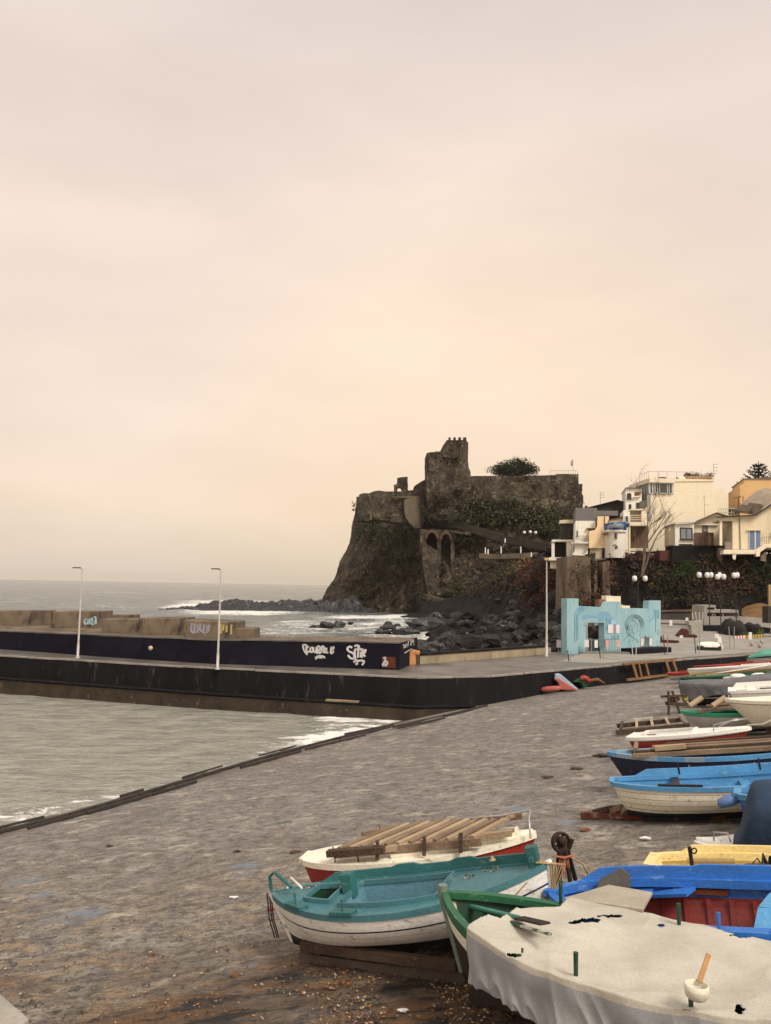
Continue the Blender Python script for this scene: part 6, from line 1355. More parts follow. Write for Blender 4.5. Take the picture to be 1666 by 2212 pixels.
# arched rib over the well and the red bulkhead
mb = MB(); pts = [b.w(b.L * .50, -.62, -.14), b.w(b.L * .51, -.3, .0), b.w(b.L * .53, .1, .03), b.w(b.L * .55, .5, -.06), b.w(b.L * .56, .8, -.2)]
for p, q in zip(pts, pts[1:]): mb.bar(p, q, .2, .06, up=b.ez)
mb.build('arched_beam', P_lblue, b.t)
MB().prism([b.w(b.L * .66, y, z) for y, z in ((-.85, -.06), (.85, -.06), (.75, -.6), (-.75, -.6))], b.ex * .05).build('bulkhead', P_dred, b.t); 
for u in (.42, .56): b.pin(u, -1, .22, P_blue, .024)
blue_boat = b
t = thing('plywood_board', 'pale plywood board lying across the bow end of the bright blue boat', 'board', b.w(b.L * .2, -.2, .05))
MB().prism([b.w(.3, -.46, .075), b.w(.72, .24, .04), b.w(1.3, .12, .0), b.w(1.35, -.74, .07)], b.ez * .03).build('board', pm('plywood', (.40, .355, .28), (.33, .29, .23), 2, .85, .3, 16, (.22, .19, .15), c3fac=(.62, .72)), t)
t = thing('felt_sheet', 'dark grey bent panel standing behind the plywood board in the blue boat', 'panel', b.w(.6, .3, 0)); MB().prism([b.w(.5, .25, -.05), b.w(.56, .4, .08), b.w(.84, .5, .2), b.w(.96, .45, .13), b.w(.98, .25, .0)], b.ey * .05).build('panel', pm('grey_felt', (.085, .075, .065), (.06, .055, .05), 3), t)
# ---- yellow dinghy behind the blue boat
A = atramp(ZG(1100, 188), .70); B = dirB(A, (.86, -.46), 3.8, .74)
b = Boat('dinghy', 'pale yellow dinghy with a black rubbing strip behind the bright blue boat', A, B, 1.3, .55, .03, wL=.5, wR=.6, eL=3, eR=3, rL=.1, rR=.1, mid_k=3)
b.hull([(.05, P_yel), (.3, P_black), (1, P_yel)]); b.rail(P_yel, .16, .06, .03); b.lining([(1, P_yel)], .7, floor=P_cream); b.wash(P_yel, .08, .99, .13, (1,), tk=.05)
p = b.pt(.17, 0, -1, .25, 0); MB().bar(p, p + b.ez * .36, .05, .05, up=b.ex).build('iron_post', iron, b.t); MB().lathe([(.03, -.01), (.05, 0), (.03, .01)], p + b.ez * .3 + b.ex * .06, 10, ax=Matrix.Rotation(R(90), 3, 'X')).build('ring', iron, b.t); MB().bar(b.pt(.1, 0, -1, .12, .06), b.pt(.2, 0, -1, .2, .08), .04, .04, up=b.ez).build('cleat', chrome, b.t)
p = b.pt(.3, 0, 1, .08, .12); MB().tube([b.pt(.12, .1, 1, .12), b.pt(.3, .1, 1, .12)], .04, 8).build('roller', pm('tan_roller', (.36, .26, .12), None, 3), b.t)
yb = b; q = b.pt(.42, 0, -1, .3, .04)
mb = MB(); mb.tube([q + V((-.12, 0, .0)), q + V((-.14, 0, .12)), q + V((-.06, 0, .2)), q + V((.02, 0, .06)), q + V((.02, 0, .25)), q + V((.1, 0, .05)), q + V((.12, 0, .22)), q + V((.16, 0, 0))], [.012, .012, .012, .05, .03, .05, .03, .02], 6); mb.build('harness', iron, label='black rubber harness strap lying in the yellow dinghy', cat='strap')
q = b.pt(.56, .02, -1, .35, .05); MB().box(q, (.4, .2, .1), Matrix.Rotation(R(-25), 3, 'Z')).build('red_case', P_red, label='red case resting on the near side of the yellow dinghy', cat='case', bevel=.03); mb = MB()
for k in range(3): mb.tube([q + V((-.6 + .04 * math.cos(a_ * .5) * 0 + .22 * math.cos(a_ * .52), .05 + .1 * math.sin(a_ * .52), .0 + .03 * k)) for a_ in range(13)], .018, 5)
mb.build('rope', pm('dark_rope', (.09, .075, .05), None, 6), label='coil of dark rope beside the red case in the yellow dinghy', cat='rope')
# ---- white boat under a navy cover
A = atramp(ZF(1100, 1500), .55); B = dirB(A, (.9, -.43), 4.2, .7)
b = Boat('white_boat', 'white boat with its bow showing under a bulky navy cover at the right edge', A, B, 1.6, .6, .04, eL=1.8, wR=.7, eR=3, rL=.2, rR=.05)
b.hull([(.85, P_white), (1, P_navy)]); b.rail(P_white, .12, .07, .04); b.deck(P_white, .02, (), crown=.12); MB().tube([b.w(.35, -.2, .12), b.w(.37, -.2, .26), b.w(.6, -.3, .26), b.w(.62, -.3, .12)], .015, 6).build('bow_rail', chrome, b.t)
def cover(bt, name, label, m, prof, hang, u0, u1, fold=.05, nu=60, nv=44, seed=1, tuck=-.02, cat='cover', dzf=None, skip=None):
    """cloth over a boat: across the boat it follows prof(u) high, hangs down outside by hang(u, side)"""
    mb = MB()
    def fn(a, v):
        u = u0 + (u1 - u0) * a; h = bt.half(u) + .035; c = 2 * v - 1; top = .62
        if abs(c) < top:
            y = c / top; q = bt.w(u * bt.L, y * h, bt.sheer(u) + .075 + prof(u, y)); q += bt.ez * (.016 * noise.noise(V((u * 9, y * 2.5, seed))) + .005 * noise.noise(V((u * 22, y * 5, seed))))
        else:
            sd = 1 if c > 0 else -1; k = (abs(c) - top) / (1 - top); H_ = hang(u, sd) * k
            fo = fold * k * (noise.noise(V((u * 13 + k * .8, seed + sd, k * .9))) * 1.2 + .7 * (.5 - 1.6 * abs(noise.noise(V((u * 26 - k * 1.2, seed * 3, k * 1.1))))))
            r_ = .025 * math.sin(min(1, k * 3) * math.pi / 2)
            q = bt.w(u * bt.L, sd * (h + r_ + fo - tuck * k), bt.sheer(u) + .075 + prof(u, sd) - H_ - .02 * (1 - math.cos(min(1, k * 3) * math.pi / 2)))
        return q
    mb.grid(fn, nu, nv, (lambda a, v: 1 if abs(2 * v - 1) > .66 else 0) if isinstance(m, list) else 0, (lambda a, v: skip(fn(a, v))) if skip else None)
    o = mb.build(name, m, label=label, cat=cat); md = o.modifiers.new('thick', 'SOLIDIFY'); md.thickness = .012
    return o
cover(b, 'boat_cover', 'bulky navy fabric cover draped over the white boat at the right edge', ntarp, lambda u, y: (.86 * ss(.15, .27, u) + .1) * (1 - .35 * y * y) + .03 * math.sin(u * 25), lambda u, sd: .25 + .86 * ss(.15, .27, u), .155, 1.0, .07, seed=4, nu=90)
# ---- blue boat under grey canvas behind the navy cover
A = atramp(ZF(1290, 1190), 1.15); A = aty(ZF(1420, 1120), 16.6); B = dirB(A, (.9, -.43), 4.4, 1.15)
b = Boat('blue_boat', 'blue boat covered by a pale grey canvas behind the navy cover', A, B, 1.7, .85, .05, wL=.3, eL=2.4, eR=2, rL=.1)
b.hull([(.5, P_blue), (.6, P_navy), (1, P_white)]); b.rail(P_lblue, .14, .06, .04); b.lining([(1, P_blue)], .6); b.wash(P_blue, .02, .9, .12, (1,))
cover(b, 'canvas', 'pale grey canvas pulled over the blue boat behind the navy cover', pm('pale_grey_canvas', (.27, .25, .23), (.21, .2, .185), 1.2, .9, .3, 20), lambda u, y: .3 * ss(.05, .4, u) * (1 - .5 * y * y), lambda u, sd: .22, .1, 1, .04, seed=9)
q = aty(ZF(1335, 1175), 16.5); t = thing('fender', 'faded blue and violet fender hanging at the end of the canvas covered boat', 'fender', q)
MB().tube([q + V((-.17, 0, -.06)), q + V((-.13, 0, -.05)), q + V((.05, 0, .02)), q + V((.3, 0, .1)), q + V((.36, 0, .12))], [.03, .09, .12, .1, .03], 12).build('fender', pm('violet_blue', (.12, .15, .33), (.09, .2, .4), 2, .5), t); 
# ---- white clinker boat with blue inside
A = atramp(ZF(487, 1030), .92); B = dirB(A, (.965, -.265), 5.6, 1.05)
b = Boat('clinker_boat', 'white clinker planked boat with bright blue inside on a long reddish skid', A, B, 1.45, .8, .16, wL=.32, eL=2.6, eR=2, rL=.28, rR=.2, mid_k=3.2, end_k=1.8)
ln = pm('plank_seam', (.09, .08, .07), None, 4, .9, 0)
b.hull([(.16, P_cream), (.172, ln), (.33, P_cream), (.342, ln), (.5, P_cream), (.512, ln), (.66, P_cream), (.672, ln), (.76, P_cream), (1, P_black)]); b.rail(P_lblue, .1, .05, .03); b.lining([(1, P_lblue)], .55, floor=P_lblue); b.wash(P_lblue, .08, .98, .16, (1,)); b.thwart(.24, P_black, -.02, .16); b.thwart(.5, P_lblue); b.thwart(.72, P_lblue)
b.keel(P_black)
for u in (.265, .57): p = b.pt(u, 0, 1, .05, 0); MB().tube([p - b.ez * .05, p + b.ez * .3], .02, 7).build('thole_pin', iron, b.t)
for u0_, u1_ in ((.17, .33), (.52, .66)): MB().bar(b.pt(u0_, 0, -1, .05, .07), b.pt(u1_, 0, -1, .05, .07), .07, .05, up=b.ez).build('oarlock_pad', P_black, b.t)
wb = b
P_, Q_ = atramp(ZF(258, 1278), .09), atramp(ZF(1330, 1282), .09); skid(P_, Q_, .15, .15, 'long red and grey skid timber under the white clinker boat', redwood)
P_, Q_ = atramp(ZF(470, 1240), .12), atramp(ZF(1330, 1238), .12); skid(P_, Q_, .16, .2, 'dark skid timber behind the long red one under the clinker boat', dwood)
for k, (x0, y0, x1, y1, h_) in enumerate(((355, 1255, 460, 1205, .25), (460, 1255, 560, 1190, .3), (575, 1262, 600, 1200, .35))):
    P_, Q_ = atramp(ZF(x0, y0), .15), atramp(ZF(x1, y1 + 25), h_); skid(P_, Q_, .13, .12, ('short dark wedge timber leaning at the front end of the red skid', 'pale wedge timber propping the end of the clinker boat', 'upright wooden chock under the end of the clinker boat')[k], (dwood, wood, wood)[k], 'wedge_timber')
for x in (740, 880, 1050, 1130, 1240): 
    q = atramp(ZF(x, 1258), .12); skid(q, q + V((.12, .5, .02)), .1, .1, 'small wooden chock set across the skid under the clinker boat', wood, 'chock')['group'] = 'chocks under the clinker boat'
# ---- navy boat loaded with timbers
A = atramp(ZF(452, 822), 1.02); B = dirB(A, (.94, -.34), 6.2, 1.15)
b = Boat('navy_boat', 'dark navy boat with a light blue gunwale loaded with long old timbers', A, B, 1.7, .9, .16, eL=2.4, eR=2.2, rL=.42, rR=.3, mid_k=2.6, end_k=1.5)
b.hull([(.9, P_navy), (1, P_black)]); b.rail(None, .11, .06, .03, mats=[P_lblue, paint('boat_chalk_blue', (.26, .38, .47), (.35, .42, .46))], mi=lambda f_: 1 if (.1 < f_ < .3 or .37 < f_ < .42) else 0); b.lining([(1, P_navy)], .5); b.deck(P_lblue, -.02, (), .01, .1, 'bow_deck')
for u, l in ((.32, .3), (.56, .32)): p = b.pt(u, .12, -1); MB().bar(p - b.ey * .03 - b.ez * .02, b.pt(u, .12 + l, -1) - b.ey * .03, .025, .03, up=b.ex).build('fender_strip', pm('pale_peg', (.36, .30, .2), None, 3), b.t)
rr = random.Random(15)
for k in range(10):
    y = -.55 + .12 * k; z = -.02 + .055 * (k % 3) + .03 * rr.random(); u0_ = .11 + .05 * rr.random() + .01 * k; u1_ = .75 + .2 * rr.random()
    skid(b.w(b.L * u0_, y, b.sheer(u0_) + z + .05), b.w(b.L * u1_, y + rr.uniform(-.05, .05), b.sheer(u1_) + z + .04), .12, .12, 'long old brown timber in the load on the navy boat', (wood, dwood, wood, dwood, wood)[k % 5])['group'] = 'timbers loaded on the navy boat'
skid(b.w(b.L * .2, -.5, .14), b.w(b.L * .32, -.52, .16), .16, .12, 'short pale offcut on top of the timbers on the navy boat', pwood); skid(b.w(b.L * .12, -.35, .06), b.w(b.L * .12, .35, .1), .1, .22, 'cross timber at the left end of the load on the navy boat', wood)
# ---- red and white speed boat
A = atramp(ZF(640, 695), .72); B = atramp(ZF(1520, 634), .9)
b = Boat('speed_boat', 'small red speed boat with a white deck and a bent chrome rail at its bow', A, B, 1.35, .52, .02, wL=.75, eL=3.2, eR=1.9, rL=.12, rR=.45, mid_k=3, sm=.4, end_k=1.3)
b.hull([(.16, P_white), (.22, P_black), (1, P_red)]); b.rail(P_white, .16, .05, .05); b.deck(P_white, .03, [(.12, .55, .6, .3, P_white, P_grime)], crown=.06)
mb = MB(); mb.tube([b.pt(.72, 0, -1, .1, .05), b.pt(.73, 0, -1, .1, .24), b.pt(.88, 0, -1, .06, .3), b.w(b.L * .98, 0, .28), b.pt(.88, 0, 1, .06, .3), b.pt(.7, 0, 1, .1, .05)], .02, 7); mb.build('bow_rail', chrome, b.t); MB().bar(b.pt(.13, 0, -1, .3, .08), b.pt(.24, 0, -1, .3, .08), .12, .03, up=b.ez).build('rusty_plate', pm('brown_varnish2', (.2, .09, .05), None, 3), b.t)
MB().tube([b.w(b.L * .97, 0, .1), atramp(ZF(1600, 605), 1.0), atramp(ZF(1700, 560), 1.1)], .03, 6).build('rope', pm('pale_rope', (.4, .36, .27), None, 6), label='pale mooring rope stretched from the bow of the red speed boat', cat='rope')
P_, Q_ = atramp(ZF(650, 775), .15), atramp(ZF(1500, 745), .2); skid(P_, Q_, .2, .22, 'dark skid timber under the red speed boat', dwood)
# ---- timber rails lying behind it
t = thing('timber_rails', 'pair of long brown slipway rails with pale cross bars lying behind the red speed boat', 'rails', atramp(ZF(780, 640), 0))
r0, r1 = atramp(ZF(520, 665), .12), atramp(ZF(1060, 612), .14); s0, s1 = atramp(ZF(560, 648), .12) + V((.1, 1.0, 0)), atramp(ZF(1040, 600), .14) + V((.2, 1, 0))
MB().bar(r0, r1, .16, .16).build('rail', dwood, t); MB().bar(s0, s1, .16, .16).build('rail', dwood, t)
for k in range(5): MB().bar(r0.lerp(r1, .06 + .22 * k) + V((0, 0, .1)), s0.lerp(s1, .08 + .22 * k) + V((0, 0, .14)), .1, .07).build('cross_bar', (dwood, pwood, pwood, pwood, wood)[k], t)
MB().bar(s0.lerp(s1, .25) + V((0, 0, .2)), s0.lerp(s1, .55) + V((0, 0, .2)), .1, .05).build('plank', pm('white_plank', (.5, .47, .42), None, 3), t)
# ---- white boat with a sea green gunwale
A = atramp(ZF(1012, 518), .85); B = dirB(A, (.9, -.43), 5.4, 1.0)
b = Boat('green_rimmed_boat', 'white boat with a sea green gunwale loaded with timber behind the red speed boat', A, B, 1.7, .8, .14, eL=2.3, rL=.3, wL=.12)
b.hull([(.10, P_seag), (.78, P_grime), (1, P_navy)]); b.rail(P_seag, .12, .07, .04); b.lining([(1, P_dgreen)], .5); b.pad(.16, -1, P_seag, .3); b.pad(.42, -1, P_seag, .5)
for k in range(7): skid(b.w(b.L * (.1 + .03 * k), -.5 + .17 * k, .08 + .05 * (k % 3)), b.w(b.L * (.7 + .03 * (k % 4)), -.45 + .15 * k, .16 + .06 * (k % 2)), .13, .11, 'brown timber in the load on the green rimmed boat', (wood, dwood, wood)[k % 3])['group'] = 'timbers loaded on the green rimmed boat'
for k, (x, lab) in enumerate(((1060, 'left of two short pale logs lying on the green rimmed boat'), (1230, 'right of two short pale logs lying on the green rimmed boat'))): q = atramp(ZF(x, 470), 1.15); MB().tube([q, q + V((.5, .1, .3))], .1, 9).build('log', pwood, label=lab, cat='log')
# ---- cream hull and white boat at the right edge
A = aty(ZF(1325, 428), 28.6); d_ = V((.92, -.39, .0)); B = A + d_ * 4.6 + V((0, 0, .62))
b = Boat('cream_boat', 'cream fibreglass boat raised on a trailer with its pointed bow to the left', A, B, 1.7, .95, .1, eL=1.8, wR=.7, eR=3, rL=.75, mid_k=2.2, end_k=1.3)
b.hull([(.07, P_cream), (.085, ln), (1, P_cream)]); b.rail(P_cream, .16, .06, .05); b.deck(P_cream, .02, [(.4, .9, .65, .4, P_cream, P_grime)], crown=.08); MB().tube([b.w(.1, -.1, .06), b.w(.15, 0, .16), b.w(.1, .1, .06)], .02, 6).build('bow_eye', chrome, b.t)
for u in (.3, .75): q = b.pt(u, 1, 1); MB().box(V((q.x, q.y, (q.z + ramp_z(q.x, q.y)) / 2)), (.5, .7, q.z - ramp_z(q.x, q.y))).build('trailer_block', dwood, b.t)
A = aty(ZF(1362, 355), 34.5); B = A + V((.92, -.39, .13)) * 4.6
b = Boat('open_white_boat', 'white open boat with a broad square stern and dark blue lining behind the cream boat', A, B, 1.8, .75, .02, wL=.8, eL=3, eR=2, rL=.15, mid_k=3)
b.hull([(.06, P_white), (.075, ln), (1, P_white)]); b.rail(P_white, .16, .06, .04); b.deck(P_white, -.02, [(.24, .8, .62, .4, P_navy, P_navy)], crown=.02); b.wash(P_white, .02, .6, .2, (1,))
q = b.pt(.1, 0, -1, .45, .03); MB().box(q, (.4, .25, .02), Matrix((b.ex, b.ey, b.ez)).transposed()).build('hatch', MATS['tan_roller'], b.t)
MB().box(V((b.w(2, 0, 0).x, b.w(2, 0, 0).y, (ramp_z(b.w(2, 0, 0).x, b.w(2, 0, 0).y) + b.w(2, 0, -.75).z) / 2)), (2.4, .8, max(.2, b.w(2, 0, -.75).z - ramp_z(b.w(2, 0, 0).x, b.w(2, 0, 0).y)))).build('cradle', dwood, b.t)
# ---- boat under a slate grey tarp
A = atramp(ZF(990, 330), .95); B = dirB(A, (.88, -.47), 6.4, 1.2)
b = Boat('covered_boat', 'dark blue boat wrapped in a slate grey tarpaulin behind the open white boat', A, B, 1.9, .95, .08, eL=2.2, rL=.35, wL=.1)
b.hull([(.55, P_navy), (.6, P_white), (1, P_black)]); b.rail(P_navy, .1, .05, .03)
cover(b, 'tarpaulin', 'slate grey tarpaulin hanging in folds over the dark blue boat', gtarp, lambda u, y: .22 * (1 - y * y * .7) + .04 * math.sin(u * 14), lambda u, sd: .62 + .15 * math.sin(u * 17), .0, 1, .09, seed=13, nu=80)
# ---- long narrow boats by the quay wall
def long_boat(p, dz, L_, beam, D, label, bands, railm, name='long_boat', d_=(.88, -.47), ddz=.05, deckm=None, **k):
    A = atramp(p, dz); b = Boat(name, label, A, dirB(A, d_, L_, dz + ddz), beam, D, .04, group='long boats beside the quay wall', **k)
    b.hull(bands); b.rail(railm, .1, .04, .03); b.deck(deckm or railm, .0, [(.4, .6, .5, .2, P_black, P_black)], crown=.06); return b
lb = long_boat(ZF(1045, 198), .85, 8, .8, .4, 'long white racing boat with a yellow end lying near the quay wall', [(.6, P_white), (1, P_yel)], P_white, eL=2.6, rL=.1)
lb2 = long_boat(ZF(985, 262), .62, 8, .9, .4, 'long green canoe below the white racing boat', [(1, P_dgreen)], P_green, rL=.3)
lb3 = long_boat(ZF(1310, 262), 1.02, 7, .8, .35, 'slender white rowing shell above the slate grey tarpaulin', [(.4, P_white), (1, P_dgreen)], P_white)
for u in (.1, .24): p = lb3.pt(u, 0, -1, .1, .05); MB().blob(p, .2, 5, .15, 3, sq=(2.0, .6, .8), smooth=True).build('outrigger_float', P_white, lb3.t)
lb4 = long_boat(ZF(1085, 178), .95, 6, .7, .35, 'narrow red canoe lying behind the long white racing boat', [(1, P_red)], P_red)
lb5 = long_boat(ZF(905, 225), .62, 1.9, .9, .5, 'stubby boat end with a red deck and a white stern beside the green canoe', [(.35, P_red), (1, P_grime)], P_red, wL=.6, eL=3, rL=.05)
lb6 = long_boat(ZF(975, 285), .35, 3.2, .7, .3, 'small blue boat half hidden under the green canoe', [(1, P_blue)], P_blue, rL=.2)
for x0, y0, x1, y1, lab, m_ in ((1180, 238, 1560, 190, 'thin pale oar resting along the green canoe', pwood), (1240, 230, 1640, 168, 'long white oar lying on top of the green canoe', white_r)): MB().tube([atramp(ZF(x0, y0), .85), atramp(ZF(x1, y1), .95)], .03, 6).build('oar', m_, label=lab, cat='oar')
A = atramp(ZF(1478, 112), .95); B = dirB(A, (.9, -.43), 5, 1.1)
b = Boat('tarped_boat', 'grey boat under a sea green tarpaulin at the top right of the slipway', A, B, 1.6, .75, .05, eL=2.2, rL=.2, wL=.2); b.hull([(1, P_grime)]); b.rail(P_navy, .1, .05, .03)
cover(b, 'tarpaulin', 'sea green tarpaulin over the grey boat by the quay', pm('sea_green_tarp', (.12, .33, .25), (.09, .27, .2), 1.2, .7, .4, 5), lambda u, y: .42 * ss(0, .25, u) * (1 - abs(y) * .7), lambda u, sd: .12, .03, 1, .04, seed=21)
# ---- trestle posts beside the tarp boat
t = thing('mooring_frame', 'crooked dark stake frame with ropes and floats beside the tarpaulin covered boat', 'frame', atramp(ZF(950, 530), 0))
p0, p1 = atramp(ZF(908, 535), 0), atramp(ZF(990, 525), 0)
MB().tube([p0, p0 + V((0, 0, 1.05))], .06, 7).build('stake', dwood, t); MB().tube([p1, p1 + V((-.3, .1, 1.0))], .06, 7).build('stake', dwood, t); MB().bar(p0 + V((-.3, .1, .8)), p0 + V((.9, .2, .84)), .1, .1).build('cross_bar', dwood, t); MB().bar(p0 + V((-.1, .1, .5)), p0 + V((1.2, .2, .44)), .12, .14).build('cross_bar', dwood, t)
mb = MB()
for k in range(5): mb.blob(p0 + V((.2 + .3 * k, .25, 1.0 + .2 * (k % 2))), .2, k, .2, 2)
mb = MB().blob(p0 + V((.35, .3, .66)), .2, 3, .3, 2, sq=(1.3, .8, .8)); mb.build('net_bundle', pm('rust_net', (.16, .075, .03), (.1, .05, .025), 4), t); MB().blob(p0 + V((.85, .3, .68)), .15, 5, .2, 2).build('float', pm('mustard_float', (.3, .24, .05), None, 3), t)
# ---- wooden frame leaning on the quay wall, upended pedal boat
t = thing('wooden_frame', 'brown wooden frame of bars leaning against the dark quay wall', 'frame', atramp(ZF(750, 262), 0))
bot = [atramp(ZF(x, y), .06) for x, y in ((598, 275), (905, 238))]; yq = bot[0].y
qp = vplane((16.8 + .25, 57.1 - .3), (22.1 + .25, 61.5 - .3)); bot = [qp(ZF(598, 275), .05), qp(ZF(905, 238), .05)]; ob = pm('orange_timber', (.24, .125, .055), (.17, .09, .045), 1.2, .85, .5, 18)
MB().bar(bot[0], bot[1], .16, .16).build('bottom_bar', ob, t); MB().bar(qp(ZF(572, 160)), qp(ZF(965, 118)), .16, .13).build('top_bar', ob, t)
for (x0, y0, x1, y1, w_) in ((640, 150, 672, 258, .28), (685, 150, 705, 250, .16), (735, 145, 760, 245, .2), (885, 125, 915, 225, .26), (935, 120, 965, 212, .26)): MB().bar(qp(ZF(x0, y0), .12), qp(ZF(x1, y1), .12), w_, .07, up=(.65, -.75, 0)).build('bar', ob, t)
q = aty(ZF(235, 350), 51.6); Yq = q.y
t = thing('pedal_boat', 'upended pedal boat in red and pale blue leaning on the quay wall', 'pedal boat', q)
for (pts, m_, nm, dy) in (([(62, 268), (70, 232), (110, 235), (240, 345), (232, 352)], pm('pale_blue_plastic', (.33, .42, .52), None, 2, .5), 'deck', .0), ([(60, 270), (90, 262), (235, 352), (100, 350), (92, 300)], pm('faded_red_plastic', (.42, .10, .075), (.35, .12, .1), 2, .5), 'hull', -.08)):
    MB().prism([aty(ZF(*p), Yq + dy) for p in pts], (0, .7, 0)).build(nm, m_, t, bevel=.05)
q = aty(ZF(60, 365), 51.0); t = thing('red_kayak', 'faded red kayak lying flat beside the upended pedal boat', 'kayak', q)
mb = MB(); Yk = q.y; p0, p1 = aty(ZF(-40, 350), Yk), aty(ZF(110, 340), Yk - .4); mb.tube([p0.lerp(p1, s_) + V((0, 0, .02)) for s_ in (0, .1, .3, .7, .9, 1)], [.04, .13, .17, .18, .14, .05], 10); mb.build('hull', MATS['faded_red_plastic'], t)
q = aty(ZF(280, 330), 53.0); Yq = q.y; t = thing('toy_slide', 'heap of green and red plastic float pieces next to the pedal boat', 'float', q)
MB().prism([aty(ZF(*p), Yq) for p in ((205, 292), (240, 275), (300, 265), (330, 285), (300, 335), (275, 330), (262, 300))], (0, .7, 0)).build('green_piece', P_green, t, bevel=.06); MB().tube([aty(ZF(*p), Yq - .1) for p in ((255, 268), (280, 258), (305, 268), (312, 285), (330, 278))], .16, 8).build('red_piece', P_red, t)
MB().tube([aty(ZF(*p), Yq - .05) for p in ((330, 280), (380, 272), (430, 300))], [.1, .12, .05], 7).build('rust_arm', pm('rust_brown', (.16, .075, .035), None, 3), t)
# ---- green boat under the torn canvas, nearest the camera
A = atramp(ZG(103, 332), 1.32); B = dirB(A, (.75, -.66), 5.5, 1.0)
b = Boat('green_boat', 'old green wooden boat under torn grey canvas, nearest the camera', A, B, 2.1, 1.0, .2, eL=2.5, eR=2.2, rL=.26, rR=.2, mid_k=2.4, end_k=1.55)
b.hull([(.10, P_green), (.27, P_cream), (.3, P_navy), (1, P_hull_dark)]); b.rail(P_green, .12, .035, .0); b.lining([(.28, P_dgreen), (1, P_dgreen)], .55, floor=P_bgreen); b.stem(True, paint('stem_grey_green', (.16, .22, .17), (.06, .12, .08)), .1, .13)
b.keel(P_hull_dark, .14); b.thwart(.32, P_green); b.thwart(.55, P_green)
for u, sd, h in ((.43, -1, .3), (.635, -1, .28), (.225, 1, .3), (.48, 1, .3), (.84, -1, .3)): b.pin(u, sd, h, P_dgreen, .026, .06)
gb = b
HOLES = [(438, 628, 36, 12), (800, 460, 50, 13), (900, 440, 60, 8), (735, 470, 34, 9), (1140, 486, 20, 8), (1510, 885, 28, 22), (1262, 888, 20, 5), (1545, 535, 80, 10), (478, 605, 6, 13)]
def torn(p):
    q = proj(p); x, y = (q[0] - 911.1) / .45312, (q[1] - 1778.8) / .45312
    for cx, cy, rx, ry in HOLES:
        k = math.hypot((x - cx) / rx, (y - cy) / ry)
        if k < 1 + .6 * noise.noise(V((x * .04, y * .06, cx))) + .12 * noise.noise(V((x * .13, y * .2, cy))): return True
    u = (p - b.A).dot(b.ex) / b.L; y_ = (p - b.A).dot(b.ey)
    return u < .19 + .055 * (y_ > .1) * min(1, y_ * 2) - .03 * (y_ < -.3) + .03 * noise.noise(V((y_ * 3, 1, 1)))
def canvas_top(u, y):
    s_ = .012 + .03 * (1 - y * y) - .055 * (1 - y * y) * math.sin((u - .32) / .23 * math.pi) ** 2 * ss(.2, .3, u)
    r1 = 1 - abs(noise.noise(V((u * 7 + y * 1.3, y * 1.6 - u * 3, 3)))) * 2.2; r2 = 1 - abs(noise.noise(V((u * 15 - y * 2.2, y * 2.5 + u * 5, 8)))) * 2.5
    return s_ + .020 * max(0, r1) ** 2 + .009 * max(0, r2) ** 2 * ss(.5, .8, u) - .06 * math.exp(-((u - .52) / .035) ** 2 - ((y + .72) / .16) ** 2) + .02 * math.exp(-((u - .43) / .012) ** 2 - ((y + .9) / .1) ** 2)
def canvas_hang(u, sd):
    if sd > 0: return .2 + .08 * math.sin(u * 19)
    return .55 + .06 * math.sin(u * 17) + .09 * noise.noise(V((u * 13, 2, 2))) + .03 * noise.noise(V((u * 50, 2, 2)))
cover(b, 'torn_canvas', 'torn grey canvas sheet draped over the green boat nearest the camera', [canvas, pm('canvas_shaded_side', (.33, .335, .34), (.25, .255, .265), 1.3, .85, .3, 38, (.2, .2, .2), c3fac=(.66, .82), c3scale=2, dist=.012)], canvas_top, canvas_hang, .1, 1.0, .12, nu=400, nv=250, seed=31, tuck=.05, skip=torn, cat='canvas')  # hanging side repeats the canvas in darker grey-blue: shade put into the colour
# oars in the bow
def oar(x0, y0, x1, y1, dz0, dz1, lab, mats, blade, split):
    p, q = atramp(ZG(x0, y0), dz0), atramp(ZG(x1, y1), dz1); t = thing('oar', lab, 'oar', p.lerp(q, .5), 'oars in the bow of the green boat'); k = p.lerp(q, split)
    MB().tube([p, k], [.035, .028], 8).build('loom', mats[0], t); MB().bar(k, q, .14 if blade else .05, .025, up=(0, 0, 1)).build('blade', mats[1], t, bevel=.008)
oar(236, 398, 590, 478, 1.12, 1.36, 'blue green oar with a dark brown blade in the bow of the green boat', (paint('oar_green', (.06, .24, .17)), pm('dark_blade', (.035, .024, .018), None, 3)), True, .68)
oar(300, 438, 612, 528, 1.1, 1.36, 'thin dark green oar with white worn marks in the bow of the green boat', (P_dgreen, pm('worn_blade', (.05, .08, .05), (.4, .4, .34), 9, .8, .2, fac=(.45, .55))), False, .6)
